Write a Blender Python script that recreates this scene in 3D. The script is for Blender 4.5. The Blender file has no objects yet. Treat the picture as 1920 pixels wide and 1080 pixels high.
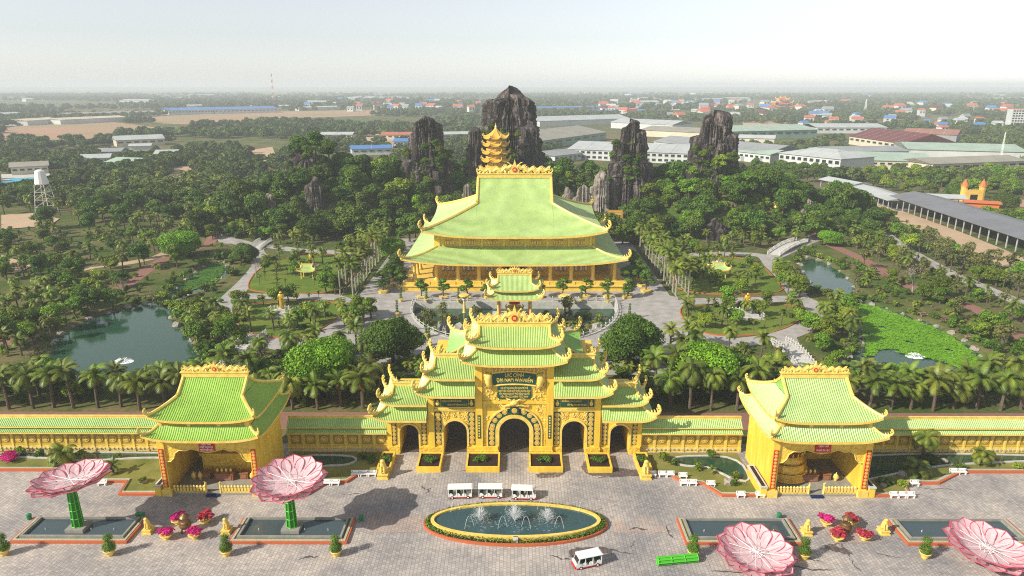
import bpy, bmesh, math, random
import numpy as np
from mathutils import Vector, Matrix
R = math.radians
rnd = random.Random(7)

# ---------------------------------------------------------------- camera, sky, sun, exposure
S = bpy.context.scene
COL = S.collection
F, HZ, CAMZ, AX = 1300.0, 160.0, 65.0, 965.0          # focal length in photo pixels, horizon row, camera height, axis column
PITCH = math.atan((540 - HZ) / F)
cam = bpy.data.cameras.new('camera'); cam.sensor_width = 36.0; cam.lens = 36.0 * F / 1920.0
cam.clip_start = 1.0; cam.clip_end = 60000.0
camo = bpy.data.objects.new('camera', cam); COL.objects.link(camo)
camo.location = (0, 0, CAMZ); camo.rotation_euler = (math.pi / 2 - PITCH, 0, 5.0 / F)
S.camera = camo

SUN_EL, SUN_AZ = R(34), math.atan2(-0.88, -0.47)      # direction towards the sun: left and behind the camera
SUN_DIR = Vector((math.cos(SUN_EL) * math.sin(SUN_AZ), math.cos(SUN_EL) * math.cos(SUN_AZ), math.sin(SUN_EL)))
w = bpy.data.worlds.new('World'); S.world = w; w.use_nodes = True
nt = w.node_tree
sky = nt.nodes.new('ShaderNodeTexSky'); sky.sky_type = 'NISHITA'; sky.sun_disc = False
sky.sun_elevation = SUN_EL; sky.sun_rotation = SUN_AZ
sky.air_density = 1.0; sky.dust_density = 0.3; sky.ozone_density = 3.0; sky.altitude = 0
bg = nt.nodes['Background']; bg.inputs['Strength'].default_value = 0.103
hsky = nt.nodes.new('ShaderNodeHueSaturation'); hsky.inputs['Saturation'].default_value = 0.30      # milky, dusty air
nt.links.new(sky.outputs['Color'], hsky.inputs['Color']); nt.links.new(hsky.outputs['Color'], bg.inputs['Color'])
sl = bpy.data.lights.new('sun', 'SUN'); sl.energy = 4.2; sl.angle = R(0.6); sl.color = (1.0, 0.92, 0.79)
so = bpy.data.objects.new('sun', sl); COL.objects.link(so)
so.rotation_euler = (-SUN_DIR).to_track_quat('-Z', 'Y').to_euler(); so.location = (-200, -100, 200)
vs = S.view_settings; vs.view_transform = 'Standard'; vs.look = 'None'; vs.gamma = 1.0; vs.exposure = 0.56
S.cycles.max_bounces = 6; S.cycles.diffuse_bounces = 3; S.cycles.glossy_bounces = 2; S.cycles.transmission_bounces = 4
S.cycles.transparent_max_bounces = 8; S.cycles.volume_bounces = 3; S.cycles.caustics_reflective = False; S.cycles.caustics_refractive = False
S.cycles.use_denoising = False; S.cycles.filter_width = 1.1; S.cycles.sample_clamp_indirect = 6.0
HAZE_DENSITY = 0.00020

# ---------------------------------------------------------------- helpers
_cp, _sp = math.cos(PITCH), math.sin(PITCH)
def G(px, py, z=0.0):                                  # photo pixel -> point on the level z
    u, v = (px - AX) / F, -(py - 540) / F
    d = (u, _cp + v * _sp, -_sp + v * _cp); t = (z - CAMZ) / d[2]
    return Vector((d[0] * t, d[1] * t, z))
def A(px, py, Y):                                      # photo pixel -> point on the upright plane at distance Y
    u, v = (px - AX) / F, -(py - 540) / F
    d = (u, _cp + v * _sp, -_sp + v * _cp); t = Y / d[1]
    return Vector((d[0] * t, Y, CAMZ + d[2] * t))
def PX(x, y, z=0.0):                                   # world -> photo pixel
    dz = z - CAMZ; dep = y * _cp - dz * _sp; v = y * _sp + dz * _cp
    return AX + F * x / dep, 540 - F * v / dep

def tag(o, label=None, cat=None, group=None, kind=None):
    if label: o['label'] = label
    if cat: o['category'] = cat
    if group: o['group'] = group
    if kind: o['kind'] = kind
    return o
def empty(name, loc=(0, 0, 0), rz=0.0, label=None, cat=None, group=None):
    o = bpy.data.objects.new(name, None); COL.objects.link(o)
    o.location = loc; o.rotation_euler = (0, 0, rz); o.empty_display_size = 0.2
    return tag(o, label, cat, group)
def place(name, mesh, parent=None, loc=(0, 0, 0), rot=(0, 0, 0), sc=1.0):
    o = bpy.data.objects.new(name, mesh); COL.objects.link(o)
    o.parent = parent; o.location = loc; o.rotation_euler = rot
    o.scale = sc if isinstance(sc, (tuple, list, Vector)) else (sc, sc, sc)
    return o
def copy_tree(o, parent=None):
    c = o.copy(); COL.objects.link(c); c.parent = parent
    for ch in [k for k in o.children]: copy_tree(ch, c)
    return c

class MB:
    """collects faces; build() links them as ONE mesh object"""
    def __init__(s): s.v = []; s.f = []; s.m = []; s.cur = 0
    def add(s, vs, fs):
        b = len(s.v); s.v.extend([tuple(p) for p in vs])
        for f in fs: s.f.append([b + i for i in f]); s.m.append(s.cur)
        return s
    def box(s, x0, x1, y0, y1, z0, z1, tx=0.0, ty=0.0):
        vs = [(x0, y0, z0), (x1, y0, z0), (x1, y1, z0), (x0, y1, z0), (x0 + tx, y0 + ty, z1), (x1 - tx, y0 + ty, z1), (x1 - tx, y1 - ty, z1), (x0 + tx, y1 - ty, z1)]
        return s.add(vs, [(0, 3, 2, 1), (4, 5, 6, 7), (0, 1, 5, 4), (1, 2, 6, 5), (2, 3, 7, 6), (3, 0, 4, 7)])
    def cbox(s, c, size, rz=0.0):
        hx, hy, hz = size[0] / 2, size[1] / 2, size[2] / 2; ca, sa = math.cos(rz), math.sin(rz)
        vs = []
        for dz in (-hz, hz):
            for dx, dy in ((-hx, -hy), (hx, -hy), (hx, hy), (-hx, hy)):
                vs.append((c[0] + dx * ca - dy * sa, c[1] + dx * sa + dy * ca, c[2] + dz))
        return s.add(vs, [(0, 3, 2, 1), (4, 5, 6, 7), (0, 1, 5, 4), (1, 2, 6, 5), (2, 3, 7, 6), (3, 0, 4, 7)])
    def tube(s, path, rad, n=6, cap=True, flat=1.0):
        path = [Vector(p) for p in path]; m = len(path)
        if not isinstance(rad, (list, tuple)): rad = [rad] * m
        b = len(s.v); ref = None; vs = []; fs = []
        for i, p in enumerate(path):
            t = (path[min(i + 1, m - 1)] - path[max(i - 1, 0)]).normalized()
            if ref is None:
                ref = Vector((0, 0, 1)) if abs(t.z) < 0.9 else Vector((1, 0, 0))
            a = t.cross(ref).normalized(); c = a.cross(t).normalized(); ref = c
            for k in range(n):
                an = 2 * math.pi * k / n
                vs.append(p + (a * math.cos(an) * flat + c * math.sin(an)) * rad[i])
        for i in range(m - 1):
            for k in range(n):
                fs.append((i * n + k, i * n + (k + 1) % n, (i + 1) * n + (k + 1) % n, (i + 1) * n + k))
        if cap:
            fs.append(tuple(range(n - 1, -1, -1))); fs.append(tuple(range((m - 1) * n, m * n)))
        return s.add(vs, fs)
    def lathe(s, prof, c=(0, 0, 0), n=12, sx=1.0, sy=1.0, cap=True):
        vs = []; fs = []
        for r, z in prof:
            for k in range(n):
                a = 2 * math.pi * k / n
                vs.append((c[0] + r * sx * math.cos(a), c[1] + r * sy * math.sin(a), c[2] + z))
        for i in range(len(prof) - 1):
            for k in range(n):
                fs.append((i * n + k, i * n + (k + 1) % n, (i + 1) * n + (k + 1) % n, (i + 1) * n + k))
        if cap:
            fs.append(tuple(range(n - 1, -1, -1))); fs.append(tuple(range((len(prof) - 1) * n, len(prof) * n)))
        return s.add(vs, fs)
    def blob(s, c, r, seed=0, sub=1, rough=0.18):
        bm = bmesh.new(); bmesh.ops.create_icosphere(bm, subdivisions=sub, radius=1.0)
        rr = random.Random(seed); r = r if isinstance(r, (tuple, list)) else (r, r, r)
        vs = []
        for v in bm.verts:
            k = 1 + rr.uniform(-rough, rough); vs.append((c[0] + v.co.x * r[0] * k, c[1] + v.co.y * r[1] * k, c[2] + v.co.z * r[2] * k))
        bm.verts.index_update()
        fs = [tuple(v.index for v in f.verts) for f in bm.faces]; bm.free()
        return s.add(vs, fs)
    def poly(s, pts, z0, z1=None):                    # flat polygon, or a prism when z1 is given
        n = len(pts)
        if z1 is None: return s.add([(p[0], p[1], z0) for p in pts], [tuple(range(n))])
        vs = [(p[0], p[1], z0) for p in pts] + [(p[0], p[1], z1) for p in pts]
        fs = [tuple(range(n - 1, -1, -1)), tuple(range(n, 2 * n))] + [(i, (i + 1) % n, n + (i + 1) % n, n + i) for i in range(n)]
        return s.add(vs, fs)
    def slabxz(s, pts, y0, y1):                       # outline in x,z pushed from y0 to y1
        n = len(pts)
        vs = [(p[0], y0, p[1]) for p in pts] + [(p[0], y1, p[1]) for p in pts]
        fs = [tuple(range(n)), tuple(range(2 * n - 1, n - 1, -1))] + [((i + 1) % n, i, n + i, n + (i + 1) % n) for i in range(n)]
        return s.add(vs, fs)
    def mesh(s, name, mats, smooth=False):
        me = bpy.data.meshes.new(name); me.from_pydata(s.v, [], s.f)
        for m in (mats if isinstance(mats, (list, tuple)) else [mats]): me.materials.append(M[m] if isinstance(m, str) else m)
        if max(s.m, default=0) > 0: me.polygons.foreach_set('material_index', s.m)
        if smooth: me.polygons.foreach_set('use_smooth', [True] * len(me.polygons))
        me.update(); return me
    def build(s, name, mats, parent=None, loc=(0, 0, 0), rot=(0, 0, 0), smooth=False):
        return place(name, s.mesh(name, mats, smooth), parent, loc, rot)

def np_mesh(name, V, Fc, mats, smooth=False, mi=None, attr=None):
    """V (n,3), Fc (m,k) with k = 3 or 4"""
    me = bpy.data.meshes.new(name); V = np.asarray(V, np.float32); Fc = np.asarray(Fc, np.int32); k = Fc.shape[1]
    me.vertices.add(len(V)); me.vertices.foreach_set('co', V.ravel())
    me.loops.add(Fc.size); me.loops.foreach_set('vertex_index', Fc.ravel())
    me.polygons.add(len(Fc)); me.polygons.foreach_set('loop_start', np.arange(0, Fc.size, k, dtype=np.int32))
    for m in (mats if isinstance(mats, (list, tuple)) else [mats]): me.materials.append(M[m] if isinstance(m, str) else m)
    if mi is not None: me.polygons.foreach_set('material_index', np.asarray(mi, np.int32))
    me.polygons.foreach_set('use_smooth', np.full(len(Fc), smooth))
    if attr is not None:
        a = me.attributes.new('tint', 'FLOAT', 'POINT'); a.data.foreach_set('value', np.asarray(attr, np.float32))
    me.update(calc_edges=True); me.validate(); return me

def skin_mesh(name, vs, es, rad, mat, sub=1):
    me = bpy.data.meshes.new(name); me.from_pydata(vs, es, [])
    o = bpy.data.objects.new(name, me); COL.objects.link(o)
    sk = o.modifiers.new('s', 'SKIN'); sk.use_smooth_shade = True
    for i, r in enumerate(rad):
        me.skin_vertices[0].data[i].radius = (r, r) if not isinstance(r, tuple) else r
        me.skin_vertices[0].data[i].use_root = (i == 0)
    sb = o.modifiers.new('b', 'SUBSURF'); sb.levels = sub; sb.render_levels = sub
    dg = bpy.context.evaluated_depsgraph_get(); dg.update()
    out = bpy.data.meshes.new_from_object(o.evaluated_get(dg)); out.name = name
    out.materials.clear(); out.materials.append(M[mat])
    bpy.data.objects.remove(o); bpy.data.meshes.remove(me)
    return out

def text_mesh(body, size, mat, extrude=0.03, align='CENTER'):
    cu = bpy.data.curves.new('lettering', 'FONT'); cu.body = body; cu.size = size; cu.extrude = extrude
    cu.align_x = align; cu.align_y = 'CENTER'; cu.resolution_u = 2; cu.offset = size * 0.018
    o = bpy.data.objects.new('lettering', cu); COL.objects.link(o)
    dg = bpy.context.evaluated_depsgraph_get(); dg.update()
    me = bpy.data.meshes.new_from_object(o.evaluated_get(dg)); me.materials.clear(); me.materials.append(M[mat])
    bpy.data.objects.remove(o); bpy.data.curves.remove(cu); return me

# ---------------------------------------------------------------- materials
M = {}
def mat(name, col, rough=0.6, spec=0.3, metal=0.0, noise=None, col2=None, scale=1.0, bump=0.0, bscale=None, detail=4.0, transl=0.0, alpha=1.0, coord='Object', rndv=0.0, tint=False, stretch=None):
    m = bpy.data.materials.new(name); m.use_nodes = True; t = m.node_tree; N, L = t.nodes, t.links
    b = N['Principled BSDF']; out = N['Material Output']
    b.inputs['Base Color'].default_value = (*col, 1); b.inputs['Roughness'].default_value = rough
    b.inputs['Specular IOR Level'].default_value = spec; b.inputs['Metallic'].default_value = metal; b.inputs['Alpha'].default_value = alpha
    src = None
    if col2 is not None or bump:
        tc = N.new('ShaderNodeTexCoord'); vec = tc.outputs[coord]
        if coord == 'World':
            pass
        if stretch:
            mp = N.new('ShaderNodeMapping'); mp.inputs['Scale'].default_value = stretch; L.new(vec, mp.inputs['Vector']); vec = mp.outputs['Vector']
    if col2 is not None:
        no = N.new('ShaderNodeTexNoise'); no.inputs['Scale'].default_value = scale; no.inputs['Detail'].default_value = detail; no.inputs['Roughness'].default_value = 0.6
        L.new(vec, no.inputs['Vector'])
        cr = N.new('ShaderNodeValToRGB'); cr.color_ramp.elements[0].position = 0.36; cr.color_ramp.elements[1].position = 0.64
        cr.color_ramp.elements[0].color = (*col, 1); cr.color_ramp.elements[1].color = (*col2, 1)
        L.new(no.outputs['Fac'], cr.inputs['Fac']); src = cr.outputs['Color']
    if rndv or tint:
        hs = N.new('ShaderNodeHueSaturation')
        if src is None: hs.inputs['Color'].default_value = (*col, 1)
        else: L.new(src, hs.inputs['Color'])
        val = None
        if rndv:
            oi = N.new('ShaderNodeObjectInfo'); mr = N.new('ShaderNodeMapRange'); mr.inputs[3].default_value = 1 - rndv; mr.inputs[4].default_value = 1 + rndv
            L.new(oi.outputs['Random'], mr.inputs[0]); val = mr.outputs[0]
            m2 = N.new('ShaderNodeMapRange'); m2.inputs[3].default_value = 0.5 - rndv * 0.07; m2.inputs[4].default_value = 0.5 + rndv * 0.05
            fr = N.new('ShaderNodeMath'); fr.operation = 'FRACT'; ml = N.new('ShaderNodeMath'); ml.operation = 'MULTIPLY'; ml.inputs[1].default_value = 7.31
            L.new(oi.outputs['Random'], ml.inputs[0]); L.new(ml.outputs[0], fr.inputs[0]); L.new(fr.outputs[0], m2.inputs[0]); L.new(m2.outputs[0], hs.inputs['Hue'])
        if tint:
            at = N.new('ShaderNodeAttribute'); at.attribute_name = 'tint'
            if val is None: val = at.outputs['Fac']
            else:
                mm = N.new('ShaderNodeMath'); mm.operation = 'MULTIPLY'; L.new(val, mm.inputs[0]); L.new(at.outputs['Fac'], mm.inputs[1]); val = mm.outputs[0]
        L.new(val, hs.inputs['Value']); src = hs.outputs['Color']
    if src is not None: L.new(src, b.inputs['Base Color'])
    if bump:
        bn = N.new('ShaderNodeTexNoise'); bn.inputs['Scale'].default_value = bscale or scale * 3; bn.inputs['Detail'].default_value = 3
        L.new(vec, bn.inputs['Vector'])
        bp = N.new('ShaderNodeBump'); bp.inputs['Strength'].default_value = bump; bp.inputs['Distance'].default_value = 0.15
        L.new(bn.outputs['Fac'], bp.inputs['Height']); L.new(bp.outputs['Normal'], b.inputs['Normal'])
    if transl:
        tr = N.new('ShaderNodeBsdfTranslucent'); mx = N.new('ShaderNodeMixShader'); mx.inputs[0].default_value = transl
        if src is not None: L.new(src, tr.inputs['Color'])
        else: tr.inputs['Color'].default_value = (*col, 1)
        L.new(b.outputs[0], mx.inputs[1]); L.new(tr.outputs[0], mx.inputs[2]); L.new(mx.outputs[0], out.inputs['Surface'])
    M[name] = m; return m

mat('gold', (0.86, 0.61, 0.075), 0.45, 0.35, col2=(0.72, 0.47, 0.05), scale=0.9, detail=8, stretch=(1, 1, .22))
mat('gold_light', (0.84, 0.64, 0.17), 0.42, 0.45, col2=(0.70, 0.49, 0.09), scale=1.2)
mat('gold_carved', (0.88, 0.64, 0.10), 0.4, 0.5, col2=(0.66, 0.42, 0.03), scale=2.2, bump=1.0, bscale=2.6)
mat('gold_shine', (0.82, 0.55, 0.08), 0.28, 0.6, metal=0.45, col2=(0.66, 0.38, 0.03), scale=2.0, bump=0.5, bscale=4)
mat('pagoda_gold', (0.72, 0.44, 0.07), 0.5, 0.3, col2=(0.62, 0.35, 0.05), scale=0.8)
mat('panel_green', (0.008, 0.075, 0.05), 0.35, 0.5)
mat('wall_panel', (0.42, 0.30, 0.04), 0.6, 0.2, col2=(0.34, 0.25, 0.04), scale=3)
mat('bronze', (0.45, 0.20, 0.04), 0.45, 0.4, col2=(0.55, 0.30, 0.06), scale=5)
mat('red', (0.55, 0.02, 0.012), 0.5, 0.3)
mat('orange_kerb', (0.55, 0.13, 0.045), 0.7, 0.2, col2=(0.44, 0.13, 0.06), scale=1.5)
mat('white', (0.80, 0.80, 0.78), 0.45, 0.4)
mat('stone_white', (0.58, 0.57, 0.53), 0.7, 0.2, col2=(0.44, 0.43, 0.40), scale=1.2)
mat('grey_stone', (0.24, 0.24, 0.22), 0.8, 0.2, col2=(0.33, 0.31, 0.27), scale=1.0)
mat('mosaic', (0.30, 0.33, 0.22), 0.7, 0.2, col2=(0.52, 0.50, 0.42), scale=7)
mat('dark', (0.012, 0.011, 0.010), 0.5, 0.2)
mat('glass_dark', (0.02, 0.03, 0.035), 0.12, 0.6)
mat('tyre', (0.015, 0.015, 0.015), 0.8, 0.2)
mat('seat_green', (0.03, 0.12, 0.07), 0.7, 0.2)
mat('lotus_pink', (0.82, 0.55, 0.59), 0.6, 0.2, transl=0.35, col2=(0.85, 0.68, 0.70), scale=1.4, bump=0.15, bscale=6)
mat('lotus_rim', (0.66, 0.11, 0.18), 0.6, 0.2, transl=0.2)
mat('stem_green', (0.08, 0.46, 0.03), 0.5, 0.3)
mat('stem_dark', (0.03, 0.20, 0.02), 0.6, 0.2)
mat('wood_brown', (0.30, 0.13, 0.05), 0.6, 0.3)
mat('soil', (0.055, 0.032, 0.022), 0.95, 0.05, col2=(0.03, 0.02, 0.015), scale=4)
mat('bin_green', (0.02, 0.20, 0.08), 0.5, 0.3)
mat('blue_mat', (0.015, 0.03, 0.10), 0.8, 0.1)
mat('shirt', (0.45, 0.08, 0.03), 0.8, 0.1)
mat('cloth_dark', (0.03, 0.03, 0.05), 0.8, 0.1)
mat('flower_magenta', (0.62, 0.02, 0.22), 0.6, 0.1, transl=0.25, tint=True)
mat('flower_red', (0.50, 0.05, 0.08), 0.6, 0.1, transl=0.25, tint=True)
LEAF = dict(rough=0.55, spec=0.22, transl=0.2, tint=True)
mat('leaf_dark', (0.058, 0.122, 0.011), col2=(0.108, 0.185, 0.015), scale=0.25, rndv=0.30, **LEAF)
mat('leaf_mid', (0.12, 0.215, 0.013), col2=(0.19, 0.285, 0.018), scale=0.25, rndv=0.42, **LEAF)
mat('leaf_bright', (0.13, 0.29, 0.012), col2=(0.19, 0.36, 0.015), scale=0.3, rndv=0.15, **LEAF)
mat('leaf_olive', (0.12, 0.14, 0.035), col2=(0.18, 0.18, 0.05), scale=0.25, rndv=0.30, **LEAF)
mat('leaf_dry', (0.26, 0.19, 0.11), col2=(0.20, 0.15, 0.09), scale=0.3, rndv=0.2, **LEAF)
mat('leaf_far', (0.062, 0.112, 0.024), col2=(0.12, 0.155, 0.036), scale=0.1, rndv=0.35, rough=0.7, spec=0.1, transl=0.15, tint=True)
mat('palm_leaf', (0.110, 0.175, 0.015), col2=(0.20, 0.245, 0.025), scale=0.4, rndv=0.30, rough=0.45, spec=0.4, transl=0.25, tint=True)
mat('palm_dry', (0.24, 0.17, 0.05), rough=0.7, spec=0.1, transl=0.2)
mat('topiary', (0.070, 0.16, 0.014), col2=(0.13, 0.24, 0.018), scale=1.5, rndv=0.2, **LEAF)
mat('bark', (0.085, 0.065, 0.048), 0.9, 0.1, col2=(0.14, 0.11, 0.08), scale=2)
mat('palm_bark', (0.10, 0.075, 0.055), 0.9, 0.1, col2=(0.16, 0.125, 0.095), scale=2)
mat('pale_bark', (0.36, 0.33, 0.28), 0.85, 0.1, col2=(0.26, 0.24, 0.20), scale=1)
mat('lawn', (0.090, 0.160, 0.018), 0.9, 0.1, col2=(0.17, 0.205, 0.035), scale=0.12, detail=8)
mat('garden', (0.13, 0.150, 0.030), 0.9, 0.1, col2=(0.26, 0.24, 0.07), scale=0.16, detail=7)
mat('algae', (0.105, 0.26, 0.008), 0.7, 0.2, col2=(0.15, 0.33, 0.012), scale=0.22, bump=0.6, bscale=2.0, detail=8)
mat('algae_dull', (0.05, 0.13, 0.015), 0.8, 0.2, col2=(0.075, 0.17, 0.02), scale=0.3, detail=8)
mat('field_red', (0.42, 0.25, 0.17), 0.95, 0.05, col2=(0.30, 0.25, 0.13), scale=0.008, detail=9)
mat('field_sand', (0.52, 0.38, 0.26), 0.95, 0.05, col2=(0.42, 0.31, 0.20), scale=0.06, detail=6)
mat('red_path', (0.30, 0.15, 0.12), 0.85, 0.15, col2=(0.24, 0.13, 0.10), scale=0.8)
mat('path_grey', (0.42, 0.395, 0.37), 0.85, 0.15, col2=(0.30, 0.285, 0.27), scale=0.35, detail=6)
mat('asphalt', (0.16, 0.155, 0.16), 0.9, 0.1, col2=(0.12, 0.12, 0.12), scale=0.2)
for k, c in dict(roof_grey=(0.30, 0.32, 0.32), roof_pale=(0.46, 0.49, 0.48), roof_mint=(0.36, 0.47, 0.38), roof_dkgrey=(0.19, 0.20, 0.22), roof_maroon=(0.16, 0.045, 0.045), roof_blue=(0.09, 0.22, 0.50), roof_red=(0.50, 0.15, 0.09), roof_tan=(0.33, 0.31, 0.25), wall_white=(0.58, 0.60, 0.58), wall_cream=(0.62, 0.56, 0.42), wall_green=(0.22, 0.36, 0.27), wall_orange=(0.60, 0.17, 0.05), wall_yellow=(0.72, 0.48, 0.10), pool_blue=(0.10, 0.42, 0.55), rust=(0.34, 0.16, 0.11)).items():
    mat(k, c, 0.6, 0.25, col2=tuple(x * 0.84 for x in c), scale=0.08, detail=6)

def water(name, col, rough, bscale, bs):
    m = mat(name, col, rough, 0.5); t = m.node_tree; N, L = t.nodes, t.links
    tc = N.new('ShaderNodeTexCoord'); no = N.new('ShaderNodeTexNoise'); no.inputs['Scale'].default_value = bscale; no.inputs['Detail'].default_value = 3
    bp = N.new('ShaderNodeBump'); bp.inputs['Strength'].default_value = bs; bp.inputs['Distance'].default_value = 0.05
    L.new(tc.outputs['Object'], no.inputs['Vector']); L.new(no.outputs['Fac'], bp.inputs['Height']); L.new(bp.outputs['Normal'], N['Principled BSDF'].inputs['Normal'])
water('pond_water', (0.022, 0.070, 0.040), 0.08, 0.8, 0.25)
water('pool_water', (0.035, 0.085, 0.100), 0.10, 2.5, 0.35)
water('basin_water', (0.055, 0.085, 0.095), 0.08, 2.5, 0.2)
m = mat('spray', (0.92, 0.94, 0.95), 0.5, 0.3, transl=0.5, alpha=0.42)
m = mat('foam', (0.85, 0.88, 0.88), 0.6, 0.3)

def tile_material(name, a, b, c):                      # glazed roof tiles: cross joints, streaks of lime, green and grey glaze
    m = bpy.data.materials.new(name); m.use_nodes = True; t = m.node_tree; N, L = t.nodes, t.links; P = N['Principled BSDF']
    P.inputs['Roughness'].default_value = 0.38; P.inputs['Specular IOR Level'].default_value = 0.45
    tc = N.new('ShaderNodeTexCoord')
    n1 = N.new('ShaderNodeTexNoise'); n1.inputs['Scale'].default_value = 4.5; n1.inputs['Detail'].default_value = 5
    L.new(tc.outputs['Object'], n1.inputs['Vector'])
    cr = N.new('ShaderNodeValToRGB'); e = cr.color_ramp.elements
    e[0].position = 0.30; e[0].color = (*a, 1); e[1].position = 0.52; e[1].color = (*b, 1)
    x = e.new(0.70); x.color = (*c, 1)
    L.new(n1.outputs['Fac'], cr.inputs['Fac'])
    n2 = N.new('ShaderNodeTexNoise'); n2.inputs['Scale'].default_value = 0.3; n2.inputs['Detail'].default_value = 8
    L.new(tc.outputs['Object'], n2.inputs['Vector'])
    mr = N.new('ShaderNodeMapRange'); mr.inputs[1].default_value = 0.3; mr.inputs[2].default_value = 0.7; mr.inputs[3].default_value = 0.87; mr.inputs[4].default_value = 1.08
    L.new(n2.outputs['Fac'], mr.inputs[0])
    hs = N.new('ShaderNodeHueSaturation'); L.new(cr.outputs['Color'], hs.inputs['Color']); L.new(mr.outputs[0], hs.inputs['Value'])
    L.new(hs.outputs['Color'], P.inputs['Base Color'])
    M[name] = m
tile_material('tile', (0.15, 0.36, 0.07), (0.26, 0.49, 0.10), (0.38, 0.55, 0.18))
tile_material('tile_hall', (0.27, 0.45, 0.09), (0.36, 0.54, 0.12), (0.43, 0.56, 0.17))
tile_material('tile_crest', (0.36, 0.51, 0.18), (0.44, 0.57, 0.23), (0.51, 0.58, 0.34))
tile_material('tile_lime', (0.22, 0.42, 0.03), (0.33, 0.51, 0.05), (0.45, 0.50, 0.06))

def paving(nm='paving', c1=(0.48, 0.455, 0.43), c2=(0.345, 0.33, 0.318), c3=(0.24, 0.23, 0.222)):
    m = bpy.data.materials.new(nm); m.use_nodes = True; t = m.node_tree; N, L = t.nodes, t.links; P = N['Principled BSDF']
    P.inputs['Roughness'].default_value = 0.8; P.inputs['Specular IOR Level'].default_value = 0.2
    tc = N.new('ShaderNodeTexCoord')
    br = N.new('ShaderNodeTexBrick'); br.inputs['Scale'].default_value = 1.0; br.inputs['Brick Width'].default_value = 0.52; br.inputs['Row Height'].default_value = 0.52
    br.inputs['Mortar Size'].default_value = 0.035; br.inputs['Color1'].default_value = (*c1, 1); br.inputs['Color2'].default_value = (*c2, 1); br.inputs['Mortar'].default_value = (*c3, 1)
    mp = N.new('ShaderNodeMapping'); mp.inputs['Rotation'].default_value = (0, 0, math.pi / 2); L.new(tc.outputs['Object'], mp.inputs['Vector'])
    L.new(mp.outputs['Vector'], br.inputs['Vector'])
    n1 = N.new('ShaderNodeTexNoise'); n1.inputs['Scale'].default_value = 0.075; n1.inputs['Detail'].default_value = 7; n1.inputs['Roughness'].default_value = 0.62; L.new(tc.outputs['Object'], n1.inputs['Vector'])
    r1 = N.new('ShaderNodeValToRGB'); e = r1.color_ramp.elements; e[0].position = 0.36; e[0].color = (0.66, 0.66, 0.70, 1); e[1].position = 0.64; e[1].color = (1.22, 1.14, 1.06, 1)
    L.new(n1.outputs['Fac'], r1.inputs['Fac'])
    mu = N.new('ShaderNodeMixRGB'); mu.blend_type = 'MULTIPLY'; mu.inputs[0].default_value = 1; L.new(br.outputs['Color'], mu.inputs[1]); L.new(r1.outputs['Color'], mu.inputs[2])
    n2 = N.new('ShaderNodeTexNoise'); n2.inputs['Scale'].default_value = 0.55; n2.inputs['Detail'].default_value = 8; n2.inputs['Roughness'].default_value = 0.7; L.new(tc.outputs['Object'], n2.inputs['Vector'])
    r2 = N.new('ShaderNodeValToRGB'); e = r2.color_ramp.elements; e[0].position = 0.30; e[0].color = (0.55, 0.53, 0.52, 1); e[1].position = 0.40; e[1].color = (1, 1, 1, 1)
    x = e.new(0.66); x.color = (1, 1, 1, 1); x = e.new(0.75); x.color = (1.35, 1.30, 1.22, 1)
    L.new(n2.outputs['Fac'], r2.inputs['Fac'])
    m2 = N.new('ShaderNodeMixRGB'); m2.blend_type = 'MULTIPLY'; m2.inputs[0].default_value = 0.85; L.new(mu.outputs[0], m2.inputs[1]); L.new(r2.outputs['Color'], m2.inputs[2])
    L.new(m2.outputs[0], P.inputs['Base Color'])
    M[nm] = m
paving()
paving('paving_tan', (0.55, 0.44, 0.375), (0.42, 0.36, 0.32), (0.28, 0.25, 0.235))
paving('damp', (0.22, 0.18, 0.165), (0.12, 0.10, 0.092), (0.08, 0.07, 0.065))
mat('crack', (0.11, 0.09, 0.085), 0.9, 0.1)

def ground_material():
    m = bpy.data.materials.new('ground'); m.use_nodes = True; t = m.node_tree; N, L = t.nodes, t.links; P = N['Principled BSDF']
    P.inputs['Roughness'].default_value = 0.95; P.inputs['Specular IOR Level'].default_value = 0.05
    tc = N.new('ShaderNodeTexCoord')
    def noise(s, d, p0, p1, c0, c1):
        n = N.new('ShaderNodeTexNoise'); n.inputs['Scale'].default_value = s; n.inputs['Detail'].default_value = d; n.inputs['Roughness'].default_value = 0.65; L.new(tc.outputs['Object'], n.inputs['Vector'])
        r = N.new('ShaderNodeValToRGB'); e = r.color_ramp.elements; e[0].position = p0; e[0].color = (*c0, 1); e[1].position = p1; e[1].color = (*c1, 1)
        L.new(n.outputs['Fac'], r.inputs['Fac']); return r.outputs['Color']
    near = noise(0.05, 9, 0.42, 0.62, (0.065, 0.105, 0.020), (0.17, 0.145, 0.065))
    fine = noise(0.9, 8, 0.35, 0.65, (0.75, 0.75, 0.75), (1.2, 1.2, 1.2))
    big = noise(0.0016, 8, 0.47, 0.60, (0.0, 0.0, 0.0), (1.0, 1.0, 1.0))
    mu = N.new('ShaderNodeMixRGB'); mu.blend_type = 'MULTIPLY'; mu.inputs[0].default_value = 1; L.new(near, mu.inputs[1]); L.new(fine, mu.inputs[2])
    mx = N.new('ShaderNodeMixRGB'); L.new(big, mx.inputs[0]); L.new(mu.outputs[0], mx.inputs[1]); mx.inputs[2].default_value = (0.17, 0.145, 0.075, 1)
    L.new(mx.outputs[0], P.inputs['Base Color']); M['ground'] = m
ground_material()

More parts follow.
